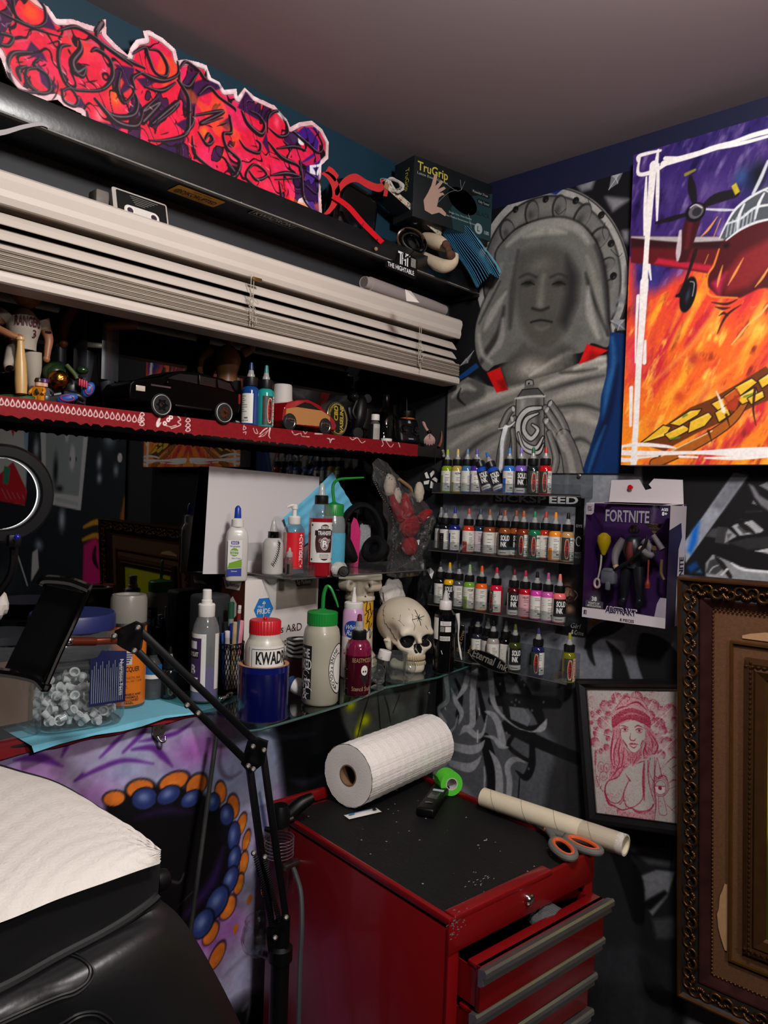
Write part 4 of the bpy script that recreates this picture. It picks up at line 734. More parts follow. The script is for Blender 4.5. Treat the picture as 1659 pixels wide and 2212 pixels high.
# on the headrail: a cassette and a rolled paper
p=onp(1,-.045,302,460);T=Taxes(p,(1,0,0),(0,.25,1))
t=thing('audio_cassette','clear and black music cassette standing on the blind headrail','cassette',T=T@Tm((0,-.002,0)))
mb=MB();mb.prism(rrect(.098,.06,.004),.01,0,z0=-.005);mb.mk('shell',mat('cassette_shell','#a7a099',ro=.3,noise=.2,ns=30),t)
mb=MB();mb.prism(rrect(.088,.046,.002,x0=.002,y0=.004),.0006,0,z0=.0052);mb.mk('label',mat('cassette_label','#0b0a0b',ro=.4),t)
mb=MB();mb.prism(rrect(.062,.019,.009,6,0,-.004),.0008,0,z0=.0057);mb.mk('window',mat('cassette_white','#c9c2bb',ro=.4),t)
for x in(-.021,.021):q=MB();q.lt([(.0075,.0064),(.0075,.0072),(.0055,.0072),(.0055,.0066)],0,20,Tm((x,-.004,0)),cap=False);q.lt([(.0054,.0062),(.0054,.0066)],1,16,Tm((x,-.004,0)));q.mk('reel',[m_white,mat('reel_dark','#2a1a2e',ro=.5)],t)
q=MB()
for k in range(5):q.box((.006-k*.002,.023-k*.0032,.0062),(.05-4*k*.002,.0008,.0002))
q.mk('print',mat('grey_print','#77726c',ro=.7),t)
p=onp(1,-.045,220,420);tag(MB().box((0,0,.012),(.022,.028,.026),0,.003,T=Tm((p[0],-.035,2.0715))).mk('metal_bracket_cap',mat('dirty_metal','#5d5650',ro=.6,noise=.4,ns=90)),'small dirty grey block beside the cassette on the blind','bracket')
a,b_=onp(1,-.052,790,603),onp(1,-.052,900,642);a[2]=b_[2]=2.0905;a[1]=-.046;b_[1]=-.04;b_[0]+=.02
t=thing('paper_roll','grey rolled paper lying on top of the blind headrail','paper roll',(float(a[0]),float(a[1]),2.0735));I=IT(t);m_gpap=mat('grey_paper','#8d8380',ro=.85)
T_,L=Tdir(a,b_);rr=.0155
MB().lt([(.01,.002),(.0125,0),(.0135,.004),(.0135,.016),(rr,.017),(rr,L*.6),(.0145,L+.05),(.0125,L+.1),(0.,L+.105)],0,20,I@T_,cap=False).mk('roll',m_gpap,t)
MB().lt([(.0128,.001),(.0128,.006)],0,18,I@T_,cap=True).mk('rolled_core',mat('roll_core','#5e5654',ro=.9),t)
q=MB();q.add([I@V(at(875,625,1.55)),I@V(at(888,629,1.54)),I@V(at(906,654,1.53)),I@V(at(878,650,1.53))],[(0,1,2,3)]);q.mk('torn_flap',mat('paper_flap','#c2bab4',ro=.9),t)
# ---- diecut graffiti board
c=Canvas((-1.36,-.052,2.1465),(1,0,0),(0,0,1),.915,.246,.0011,'#d9aeb4',k=.00073).zoom(0,0,2.2419)
outl=[(-700,-400),(-300,-260),(0,-130),(90,-70),(180,0),(232,32),(275,92),(350,93),(430,120),(470,132),(487,96),(512,94),(516,168),(560,214),(620,268),(632,230),(660,192),(702,184),(692,150),(722,146),(790,186),(850,240),(862,292),(900,288),(962,302),(1000,316),(1022,376),(1062,396),(1085,436),(1145,430),(1150,470),(1185,424),(1230,466),(1330,512),(1390,580),(1405,616),(1450,592),(1510,584),(1560,626),(1592,690),(1590,768),(1556,800),(1552,900),(1560,1040),(1560,1150),(700,900),(400,720),(395,550),(310,512),(280,482),(190,492),(100,442),(38,372),(8,290),(-10,252),(-300,180),(-700,60)]
P=c.q(outl);P[:,1]=np.clip(P[:,1],.0005,.243);sd=c.sdf(P,(slice(0,c.ny),slice(0,c.nx)))
gx=c.U/c.W;nn=c.noise(.05,71);red=hx('#d61a38')[None,None]*(1-0)+(hx('#dc2862')-hx('#d61a38'))*np.clip((nn-.45)*3,0,1)[...,None]
al=np.clip((sd-.0085)/.002,0,1)[...,None];c.rgb=c.rgb+(red-c.rgb)*al
c.tint(np.clip((sd-.0075)/.001,0,1)*np.clip((.0095-sd)/.001,0,1),'#16080e',.9)
for x,y,rx,ry,col,a in[(150,60,70,70,'#f05a1c',.8),(560,470,60,80,'#f0641c',.9),(990,640,50,60,'#f06a20',.9),(1060,740,50,60,'#f07a24',.9),(600,420,80,80,'#d84820',.6),(400,230,160,80,'#ea4a2c',.5),(1150,780,120,100,'#f0356a',.7),(1300,900,120,80,'#f23a5c',.8),(220,380,60,60,'#f04a78',.6),(480,560,40,60,'#f09a98',.6),(1340,590,40,60,'#f4587a',.7),(850,600,160,100,'#f2204e',.6)]:c.blob((x,y),rx,ry,col,a)
pu='#2c1240'
for p in[[(230,60),(275,150),(200,130)],[(150,200),(210,260),(230,300),(120,260)],[(180,300),(280,420),(250,450),(200,400)],[(555,310),(650,330),(640,420),(560,480),(600,400)],[(880,420),(990,380),(1090,420),(960,470),(940,540),(890,500)],[(1150,520),(1190,440),(1260,530),(1340,540),(1280,600),(1180,540)],[(850,600),(930,560),(900,640)],[(520,600),(620,600),(560,640),(500,620)],[(390,470),(420,520),(350,520)],[(780,690),(900,670),(870,760),(800,730)],[(1270,690),(1290,640),(1310,760)],[(1060,600),(1120,560),(1110,640)],[(1400,830),(1470,860),(1490,950),(1420,900)],[(900,780),(1000,800),(960,800)],[(1120,860),(1230,900),(1300,960),(1180,890)],[(660,380),(800,370),(700,430)]]:c.poly(p,pu,.92,6)
c.poly([(1420,660),(1470,615),(1530,620),(1565,690),(1550,790),(1480,840),(1440,800),(1520,740),(1490,690),(1400,650)],'#3d1a78',1,5);c.poly([(1480,840),(1545,800),(1540,1040),(1480,980),(1470,900)],'#4a2a8a',1,5);c.poly([(1490,900),(1530,890),(1545,930),(1510,970)],'#6a3aa8',1,4);c.poly([(1500,800),(1556,794),(1540,850),(1500,840)],'#e4dfe6',1,3);c.poly([(1515,812),(1545,808),(1530,836)],'#3d1a78',1,2)
c.poly([(1420,950),(1470,930),(1500,1010),(1440,990)],'#e6dfe2',.9,5);c.poly([(1380,880),(1440,900),(1420,1000)],'#f4386a',.9,5);c.sk([(1500,620),(1555,690),(1530,770),(1450,800)],[10,40,40,10],'#c01f4a',.9,5);c.poly([(1395,650),(1440,645),(1475,680),(1470,705),(1420,690)],'#e8e2e8',1,4)
bk='#150810';gy='#7d7078'
S=[([(60,0),(80,80),(160,130),(215,110),(215,40),(170,-20)],10),([(0,160),(60,180),(40,220),(0,215)],12),([(150,255),(60,260),(38,330),(80,430),(180,450)],[8,14,12,12,8]),([(180,330),(130,340),(130,400),(190,450),(240,440),(230,370),(180,330),(165,310),(190,280)],[8,10,10,12,10,12,14,12,4]),([(100,390),(90,340),(130,320)],[6,18,6]),([(0,60),(100,110),(200,150),(300,180)],[6,10,8,4]),([(340,220),(290,230),(285,320),(330,420),(420,440),(500,430),(545,370),(530,290),(470,240),(440,250)],[6,14,12,10,10,12,18,14,16,6]),([(380,185),(390,240),(350,300),(370,350),(410,330),(395,370),(350,340)],[4,20,24,26,16,14,6]),([(280,150),(360,130),(440,170),(560,260),(640,320)],[6,14,12,16,6]),([(300,440),(340,430),(375,480),(360,515),(310,490),(300,440)],9),([(460,150),(490,110),(470,190),(600,280),(700,330)],[10,24,10,20,8]),([(460,480),(540,560),(640,560),(665,500),(640,430)],[10,20,18,16,6]),([(580,350),(570,430),(600,500),(650,440),(640,380),(690,350)],[6,18,10,8,16,6]),([(480,500),(560,590),(660,610),(690,540)],[8,22,18,6]),([(640,260),(700,230),(720,280),(750,350),(800,370),(810,320),(770,250),(720,240)],[8,12,16,12,12,16,12,6]),([(660,340),(740,380),(800,390),(860,360),(860,300)],[8,20,14,10,8]),([(690,590),(770,500),(690,540),(760,470)],[22,20,20,4]),([(735,600),(855,500),(830,540),(750,600)],[16,20,14,8]),([(860,390),(910,470),(915,560),(900,650),(800,680),(720,680)],[8,18,20,16,12,6]),([(870,330),(900,300),(960,340),(990,380),(1000,340)],[8,12,14,16,4]),([(870,350),(870,400),(910,420),(940,380),(960,350)],[8,12,14,12,6]),([(960,460),(1010,420),(1060,470),(1130,520),(1140,540)],[8,16,12,14,4]),([(940,520),(930,600),(890,650)],[6,18,6]),([(940,560),(1080,540),(970,600),(1080,570)],[8,16,14,4]),([(1170,540),(1200,600),(1260,650),(1280,610),(1250,560),(1210,540)],[8,20,22,14,12,6]),([(1295,640),(1300,560),(1350,540),(1385,600),(1390,650),(1350,660),(1300,620)],[6,10,12,12,16,14,6]),([(1110,560),(1120,640),(1080,650),(1100,720),(1160,780),(1140,850),(1100,860)],[8,14,12,16,18,20,6]),([(960,640),(1000,700),(1030,680),(1010,650),(990,680)],[6,14,14,14,8]),([(690,680),(780,760),(900,780),(1000,830),(1100,880)],[6,16,14,12,6]),([(930,660),(940,740),(1000,800),(1080,850)],[4,16,12,6]),([(1200,820),(1240,870),(1290,850),(1260,810),(1220,800),(1190,860),(1260,920),(1330,940)],[6,14,12,12,10,12,14,6]),([(1310,850),(1390,840),(1450,860),(1330,870)],[6,20,10,4]),([(1160,680),(1190,720),(1250,740),(1260,700),(1240,680)],[6,12,14,12,6]),([(1300,690),(1360,760),(1440,800),(1450,830)],[8,20,14,6]),([(1340,720),(1420,710),(1480,730)],[6,16,6]),([(1420,640),(1480,690),(1540,740),(1560,700),(1520,620)],[8,16,12,10,6]),([(1450,780),(1460,860),(1470,960),(1520,1030)],[8,16,12,6]),([(1480,830),(1540,880),(1530,940),(1480,900)],8),([(1350,880),(1360,960),(1330,940)],[6,14,6]),([(1080,760),(1130,830),(1100,800)],[6,16,6]),([(700,420),(780,440),(850,400)],[6,16,6]),([(420,540),(440,590),(520,600)],[6,16,6]),([(640,680),(700,690),(740,710)],[8,12,4])]
q1=c.noise(.075,171,3,sx=.8,sy=1.2,ang=.5);q2=c.noise(.05,172,3,sx=.6,sy=1.3,ang=-.3);ins=np.clip((sd-.008)/.001,0,1)
c.tint(np.clip((.36-q2)*40,0,1)*ins,pu,.9);c.tint(np.clip((.02-abs(q2-.36))*160,0,1)*ins,'#150810',.9)
for lv in(.44,.56):c.tint(np.clip((.011-abs(q1-lv))*220,0,1)*ins,'#150810',.95)
c.tint(np.clip((.006-abs(q1-.462))*220,0,1)*ins,'#8a7a80',.55);c.tint(np.clip((q1-.72)*30,0,1)*ins,'#f0641c',.5)
for p,w in S:
 c.sk(p,[x*1.5 for x in w]if isinstance(w,list)else w*1.5,bk,.96,3)
for p,w in S:c.sk([(x+7,y-3)for x,y in p],[x*.35 for x in w]if isinstance(w,list)else w*.35,gy,.75,3)
rr=random.Random(3)
for k in range(70):
 x=rr.uniform(60,1400);y=x*.52+rr.uniform(60,330);a=rr.uniform(-.5,2.2);L=rr.uniform(20,70);c.sk([(x,y),(x+L*.5*cos(a)+6,y+L*.5*sin(a)),(x+L*cos(a),y+L*sin(a))],[2,rr.uniform(4,9),2],bk,.85,2)
for k in range(26):
 x=rr.uniform(0,1300);y=x*.52+rr.uniform(40,250);c.sk([(x,y),(x+14,y+12)],rr.uniform(3,6),'#f6a8b4',.6,2)
c.tint(np.clip((.0062-sd)/.0015,0,1)*(c.noise(.02,75)>.52),'#e9dfe0',.6);c.grain(.006,.1,76)
t=thing('graffiti_board','red graffiti lettering cut out of board, standing on the black shelf','sign',(-.9,-.05,2.1465));I=IT(t)
c.mesh('lettering',[PAINTG],t,keep=P,T=t.matrix_world)
q=MB();TT=Matrix(((1,0,0,c.o[0]),(0,0,-1,c.o[1]),(0,1,0,c.o[2]),(0,0,0,1)))
q.prism([tuple(p)for p in P],.005,0,T=I@TT,z0=-.0054);q.mk('board',mat('board_core','#b98f7c',ro=.9),t)
# ---- right end of the shelf: gift-wrapped black case with red ribbon, book, glove box, masks, gloves
m_rib=mat('red_ribbon','#b5121b',ro=.6,noise=.12,ns=50,sheen=.3);m_gloss=mat('black_gloss','#060606',ro=.12,coat=.6)
c0=onp(1,-.05,770,420);t=thing('gift_case','glossy black case tied with a broad red ribbon on the black shelf','case',(-.4,-.05,USH));I=IT(t)
mb=MB();mb.box((-.405,-.045,2.212),(.118,.06,.128),0,.02,4,T=I@Matrix.Translation((-.395,-.045,2.212))@Euler((0,.12,0)).to_matrix().to_4x4()@Matrix.Translation((.395,.045,-2.212)));mb.mk('case',m_gloss,t)
def ribbon(pts,w,mb,up,m=0):  # a flat band through points
 C_=cr(pts,6);u=Vector(up);n=len(C_);b0=len(mb.v);vs=[]
 for p in C_:vs+=[V(p)-u*(w/2),V(p)+u*(w/2)]
 vs=[I@v for v in vs];mb.add(vs,[(2*i,2*i+1,2*i+3,2*i+2)for i in range(n-1)],m,True);return mb
W_=lambda px,py,y=-.086:onp(1,y,px,py)
mb=MB();ribbon([W_(700,372),W_(716,385),W_(726,410),W_(722,440),W_(704,464)],.02,mb,(1,0,.5));ribbon([W_(706,366),W_(716,372),W_(728,386)],.016,mb,(.6,0,1));mb.mk('ribbon_loop',m_rib,t)
mb=MB();ribbon([W_(724,420),W_(744,394),W_(768,384),W_(794,398),W_(818,406),W_(832,398)],.016,mb,(-.15,0,1));ribbon([W_(832,424),W_(834,404),W_(824,388)],.012,mb,(1,0,.2));mb.mk('ribbon_tail',m_rib,t)
mb=MB();ribbon([W_(720,424,-.092),W_(752,446,-.095),W_(786,484,-.1),W_(826,524,-.106)],.018,mb,(.62,0,.55));mb.mk('red_strap',mat('red_strap','#c41420',ro=.2,coat=.4),t)
for px,py in[(750,444),(786,482),(816,517)]:MB().sphere(tuple(I@V(onp(1,-.108,px,py))),.0016,0,8,5).mk('rivet',m_steel,t)
mb=MB();mb.box((0,0,0),(.1,.02,.05),0,.008,3,T=I@Tm(W_(775,505,-.06),ry=.45));mb.mk('soft_pouch',m_blackm,t)
t=thing('cork_pin','small cork ball on a pin at the shelf edge below the red strap','pin',(0,0,0));p=W_(812,538,-.104);t.location=V(p)
MB().sphere((0,0,0),.0042,0,10,7).mk('head',mat('cork','#8a6a4a',ro=.8),t);MB().cyl((0,0,-.001),(0,.008,-.003),.0007).mk('pin',m_steel,t)
# book
t=thing('paperback_book','paperback with a speckled floral spine leaning on the black shelf','book',T=Taxes(W_(898,458,-.088),W_(955,512,-.088)-W_(842,410,-.088),(.3,0,1)));L=float(np.linalg.norm(W_(955,512,-.088)-W_(842,410,-.088)))
MB().box((0,0,-.045),(L,.013,.05),0,.001,T=Tm((0,0,.02))).mk('cover',mat('book_dark','#0e0c0c',ro=.5),t)
m_sp=bpy.data.materials.new('floral_spine');m_sp.use_nodes=True;nt=m_sp.node_tree;vo=nt.nodes.new('ShaderNodeTexVoronoi');vo.inputs['Scale'].default_value=260;rp=nt.nodes.new('ShaderNodeValToRGB');tc=nt.nodes.new('ShaderNodeTexCoord')
for i,(ps,h)in enumerate([(0,'#c9c3ae'),(.35,'#8a8a6c'),(.5,'#d8d2c0'),(.7,'#8c3a2c'),(.82,'#c8c2b0'),(1,'#5a6a6c')]):
 e=rp.color_ramp.elements[i]if i<2 else rp.color_ramp.elements.new(ps);e.position=ps;e.color=rgba(h)
nt.links.new(tc.outputs['Object'],vo.inputs['Vector']);sp_=nt.nodes.new('ShaderNodeSeparateColor');nt.links.new(vo.outputs['Color'],sp_.inputs[0]);nt.links.new(sp_.outputs[0],rp.inputs[0]);nt.links.new(rp.outputs[0],nt.nodes['Principled BSDF'].inputs['Base Color'])
MB().box((0,0,.0006),(L,.0132,.001),0).mk('spine',m_sp,t)
q=MB();q.text('Trip',.0085,0,Tm((-.022,0,.0013)),width=.024,align='CENTER');q.text('Tao Lin',.0085,0,Tm((.03,0,.0013)),width=.044);q.mk('title',m_ink,t)
MB().box((-L/2-.004,0,-.012),(.014,.0145,.026),0,.002).mk('worn_corner',mat('card_brown','#8b6a4c',ro=.9),t)
# glove box
t=thing('dark_carton','plain dark carton under the black glove dispenser box','box',(-.13,-.055,USH),-.1);MB().box((0,0,.05),(.19,.04,.1),0,.002,T=Tm((0,.012,0))).mk('carton',mat('dark_carton','#0d0c0c',ro=.7),t)
ang=-.178;t=thing('glove_box','black latex glove dispenser box with a hand picture in the corner','box',(-.144,-.084,USH+.1005),ang)
gw,gd,gh=.238,.07,.132
m_gb=mat('glove_box_card','#0c1113',ro=.45,noise=.2,ns=20);m_gt=mat('glove_box_teal','#173236',ro=.45)
MB().box((0,0,gh/2),(gw,gd,gh),0,.001).mk('carton',m_gb,t)
Fm=Tm((0,-gd/2-.0004,gh/2),rx=PI/2)
q=MB();q.flat([(0.,-gh/2),(gw/2,-gh/2),(gw/2,gh/2-.02),(.02,gh/2-.055),(-.01,-.02)],T=Fm);q.mk('teal_panel',m_gt,t)
Fm=Tm((0,-gd/2-.0008,gh/2),rx=PI/2);m_ggold=mat('glove_gold','#b3a43e',ro=.4);m_gpale=mat('glove_pale','#8f9a98',ro=.6)
q=MB();q.text('TruGrip',.019,0,Fm@Tm((-.066,.047,0)),bold=.012,width=.088);q.mk('lettering',m_ggold,t)
q=MB();q.text('Latex Exam Gloves',.0055,0,Fm@Tm((-.066,.031,0)),width=.088);q.text('Single Use, Non-Sterile',.0045,0,Fm@Tm((.02,-.03,0)),width=.07);q.text('Latex Medical Examination Gloves',.0045,0,Fm@Tm((.02,-.039,0)),width=.095);q.mk('lettering',m_gpale,t);q=MB();q.text('100',.008,0,Fm@Tm((.104,-.05,.0004)),bold=.02);q.mk('lettering',m_gpale,t)
q=MB();q.flat([(.026+.045*cos(a*PI/16),.004+.027*sin(a*PI/16)-.006*cos(a*PI/16))for a in range(32)],T=Fm);q.mk('opening',mat('opening_dark','#020202',ro=.9,spec=0),t)
for(x,y,w_,s_)in[(.08,.036,.062,'Powder Free'),(.092,.017,.044,'Fully Tested')]:
 q=MB();q.flat(rrect(w_,.012,.0058,6,x,y),T=Fm);q.mk('badge',m_ink,t);q=MB();q.text(s_,.0055,0,Fm@Tm((x,y,.0003)),width=w_*.78);q.mk('lettering',m_gpale,t)
q=MB();q.text('BLACK',.01,0,Fm@Tm((.092,-.01,0)),width=.042);q.mk('lettering',m_ink,t)
q=MB();q.flat([(.078+.0125*cos(a),-.046+.0125*sin(a))for a in np.linspace(0,2*PI,28)[:-1]],T=Fm);q.mk('size_badge',m_gpale,t);q=MB();q.text('L',.012,0,Fm@Tm((.078,-.046,.0003)),bold=.01);q.mk('lettering',m_ink,t)
hnd=[(-.064,-.052),(-.046,-.056),(-.028,-.046),(-.012,-.05),(-.01,-.042),(-.022,-.034),(-.034,-.034),(-.03,-.012),(-.022,-.004),(-.016,-.001),(-.02,.003),(-.03,-.001),(-.018,.01),(-.013,.015),(-.018,.018),(-.034,.006),(-.024,.022),(-.02,.029),(-.026,.03),(-.04,.012),(-.036,.034),(-.039,.042),(-.044,.036),(-.05,.01),(-.058,-.01),(-.068,-.03)]
q=MB();q.prism([(x*1.15-.012,y*.95+.004)for x,y in hnd],.0003,0,T=Fm,z0=0);q.mk('hand_picture',mat('hand_skin','#a48578',ro=.6),t)
S_=Tm((-gw/2-.0005,0,gh/2),rx=PI/2,rz=-PI/2);q=MB();q.text('TruGrip',.013,0,S_@Tm((.012,.02,0),rz=-PI/2),width=.05);q.mk('lettering',m_ggold,t)
for p in[[(-.03,.03),(.004,.022),(.02,.028)],[(-.05,-.02),(-.02,.01),(.006,.024)],[(.02,.028),(.03,.05)],[(.02,.028),(.016,.05)],[(.045,-.02),(.055,-.05)]]:
 q=MB();q.tube(cr([(x,y,0)for x,y in p],5),.0003,0,5,T=Fm);q.mk('line_print',m_gpale,t)
 # pile of blue masks, each sheet a pleated mask
m_mask=mat('mask_blue','#66b8da',ro=.85,noise=.1,ns=60)
rr=random.Random(9)
def mask_mesh(seed,W=.16,D=.09):
 r2=random.Random(seed);m=MB();ph=1.;am=r2.uniform(.0008,.0018)
 def fn(u,v):return((u-.5)*W*(1-.1*v),(v-.5)*D,.006*sin(u*PI)*.5+am*sin(u*9+ph)*.6+.0008*sin(v*22))
 return m.grid(fn,18,14,0)
for k in range(16):
 u=k/15;p0,p1=at(952+58*u,500-8*u,1.735-.01*u),at(1032+54*u,620-26*u+8*sin(u*9),1.735-.01*u)
 away=ray(1030,520)*np.array([1,1,.25]);L=float(np.linalg.norm(p1-p0))*(1-.1*sin(u*7)**2);away/=np.linalg.norm(away)
 ev=away+np.array([0,0,.1+.25*u]);T=Taxes((p0+p1)/2+ev*.03,p1-p0,ev)
 o=mask_mesh(k,L,.055).mk('face_mask',m_mask,None,T=T)
 tag(o,'blue pleated face mask in the pile at the shelf end' if k else 'lowest blue pleated face mask of the pile, corner hanging over the shelf','face mask','blue masks on the shelf')
 # white elastic tangle, cream gloves, wire loop
mb=MB();pts=[at(840+26*cos(k*1.9)*(1-k/40)+k*1.2,400+16*sin(k*1.9+.4),1.6)for k in range(16)]
tag(mb.tube(cr(pts,6),.0022,0,6,flat=.35).mk('elastic_tangle',mat('white_elastic','#a39d98',ro=.9)),'tangle of white elastic straps behind the paperback on the shelf','elastic')
m_cream=mat('cream_cloth','#b5a48c',ro=.95,noise=.12,ns=90,bump=.3,bs=260);m_sole=mat('brown_suede','#4a2f22',ro=.95,noise=.3,ns=120)
t=thing('work_gloves','cream cloth work gloves with brown palms bundled on the shelf','gloves',T=Matrix.Translation(V(at(950,545,1.6))));I=IT(t)
def P2(px,py,tt=1.6):return tuple(I@V(at(px,py,tt*1.062)))
MB().tube(cr([P2(915,512,1.62),P2(935,520,1.6),P2(955,528,1.58),P2(968,540,1.57)],6),[.004+.013*sin(PI*min(1,.15+.8*k/18))for k in range(19)],0,12).mk('glove',m_cream,t)
MB().tube(cr([P2(912,552,1.61),P2(935,566,1.585),P2(960,575,1.565),P2(978,566,1.56),P2(984,548,1.56)],6),[.005+.01*sin(PI*min(1,.15+.8*k/24))for k in range(25)],0,12).mk('glove',m_cream,t)
mb=MB();mb.sphere(P2(964,529,1.555),(.012,.008,.01),0,14,8);mb.sphere(P2(974,551,1.55),(.013,.009,.011),0,14,8);mb.sphere(P2(969,540,1.553),(.009,.007,.009),0,12,8);mb.mk('suede_patch',m_sole,t)
t=thing('cable_coil','coiled dark cable with brown and clear loops beside the cream gloves','cable',T=Matrix.Translation(V(at(888,520,1.64))));I=IT(t)
for k,(rx,ry,m_)in enumerate([(26,22,m_gloss),(30,26,mat('brown_cable','#4e3524',ro=.3)),(22,18,m_steel),(27,24,m_gloss),(18,15,m_blackp)]):
 MB().tube([P2(886+k*2.5+rx*cos(a),518+k*2+ry*sin(a)+6*cos(a),1.585+.02*sin(a+k))for a in np.linspace(0,2*PI,30)[:-1]],.0028,0,7,closed=True).mk('loop',m_,t)
MB().tube(cr([P2(778,512,1.6),P2(776,524,1.575),P2(790,552,1.53),P2(816,570,1.52),P2(846,570,1.52),P2(878,556,1.52),P2(896,538,1.53),P2(898,520,1.56),P2(884,518,1.58)],8),.0012,0,6).mk('hanging_loop',m_blackp,t)
MB().box(P2(735,474,1.47),(.022,.008,.018),0,.005,3).mk('clip',m_blackp,t)
# ================================================================ red bandana shelf in the window and its toys
RS=1.7625
m_red=mat('bandana_red','#780b14',ro=.9,noise=.08,ns=120)
t=thing('window_shelf','narrow dark shelf across the window covered with a red bandana','shelf',(-.65,.06,RS));I=IT(t)
MB().box((-.75,.07,1.748),(1.494,.136,.024),0,.002,T=I).mk('board',mat('shelf_wood','#120d0b',ro=.7,noise=.4,ns=40),t)
c=Canvas((-1.3,-.0032,1.7345),(1,0,0),(0,0,1),1.19,.0285,.0009,'#7c0c16',k=.0009).zoom(0,620,3.19);wh='#e3d3cf'
xs=[10+38.2*k for k in range(26)]
for x in xs:
 y=790+x*.128
 c.sk([(x,y-26),(x-13,y+6),(x-6,y+20),(x+8,y+18),(x+13,y+4),(x,y-26)],6,wh,.95,2,sm=4)
for x in(978,1295):
 for y in(870,905,935):c.sk([(x-16,y+14+(x>1000)*40),(x,y+20+(x>1000)*40),(x+16,y+10+(x>1000)*40),(x,y-6+(x>1000)*40),(x-16,y+14+(x>1000)*40)],6,wh,.95,2)
for p,w in[([(1110,880),(1085,950),(1110,935)],[6,26,6]),([(1225,890),(1245,915),(1225,930),(1245,950),(1180,975)],6)]:c.sk(p,w,wh,.95,2)
for x,y in[(1135,940),(1178,897),(1160,915)]:c.blob((x,y),15,15,wh,1,hard=True);c.blob((x,y),5,5,'#a3101c',1,hard=True)
for k in range(9):c.blob((1140+k*9,965-abs(k-4)*3),3.4,3.4,wh,1,hard=True)
for x in(1005,1075,1270,1318):c.sk([(x,870+(x-1005)*.12),(x,990)],3,'#3a060a',.8,2)
c.zoom(480,740,3.19)
for p,w in[([(215,590),(225,620),(245,625),(235,595)],5),([(260,630),(290,600),(310,590)],8),([(250,650),(290,640),(320,600)],4),([(330,590),(322,640),(332,660)],[14,8,4]),([(150,570),(145,600),(165,590),(150,575)],5),([(145,620),(165,615),(160,632)],5),([(480,610),(500,635),(540,625),(550,645),(600,650)],6),([(720,660),(740,665),(745,690),(755,665),(775,665)],[4,10,6,10,4]),([(880,655),(900,670),(930,655),(960,690),(985,680)],6),([(1100,670),(1110,700),(1100,715)],[10,6,8]),([(1130,680),(1160,720),(1180,700)],6),([(1215,690),(1225,720)],8),([(640,628),(690,630)],[10,6])]:c.sk(p,w,wh,.92,2)
for k in range(12):c.blob((560+k*4,612+16*sin(k*.5)),3.6,3.6,wh,.95,hard=True);c.blob((900+k*7,645+14*sin(k*.6)),3.6,3.6,wh,.95,hard=True);c.blob((258+k*5,646-k*3.5),3,3,wh,.9,hard=True)
for k in range(60):c.sk([(360+k*16,600+k*2.6+14*sin(k*1.1)),(372+k*16,612+k*2.6+14*sin(k*1.1+1))],3,'#470810',.8,2)
c.grain(.003,.12,81)
q=MB();q.add([I@Vector(p)for p in[(-1.3,-.0032,RS-.0005),(-.11,-.0032,RS-.0005),(-.11,.12,RS),(-1.3,.12,RS)]],[(0,1,2,3)],0)
rr=random.Random(2)
for k in range(60):  # frayed lower hem
 x=-1.29+1.17*k/60;w=rr.uniform(.006,.02);q.add([I@Vector(p)for p in[(x,-.0032,1.735),(x+w,-.0032,1.735),(x+w*rr.uniform(.3,.7),-.0034,1.7345-rr.uniform(.001,.0045))]],[(0,1,2)],0)
c.mesh('bandana',[PAINT,m_red],t,extra=q,T=t.matrix_world)
m_skin=mat('doll_skin','#8a5a3c',ro=.45);m_jersey=mat('jersey','#968d80',ro=.7);m_lthr=mat('black_leather','#2b2d31',ro=.35,spec=.6);m_navyp=mat('navy','#161a44',ro=.5)
def xp(px,py,y):return onp(1,y,px,py)
def limb(mb,pts,rad,m=0,seg=12):C_=cr([(p[0],p[1],p[2],r)for p,r in zip(pts,rad)],5);return mb.tube([p[:3]for p in C_],[float(max(p[3],.0004))for p in C_],m,seg)
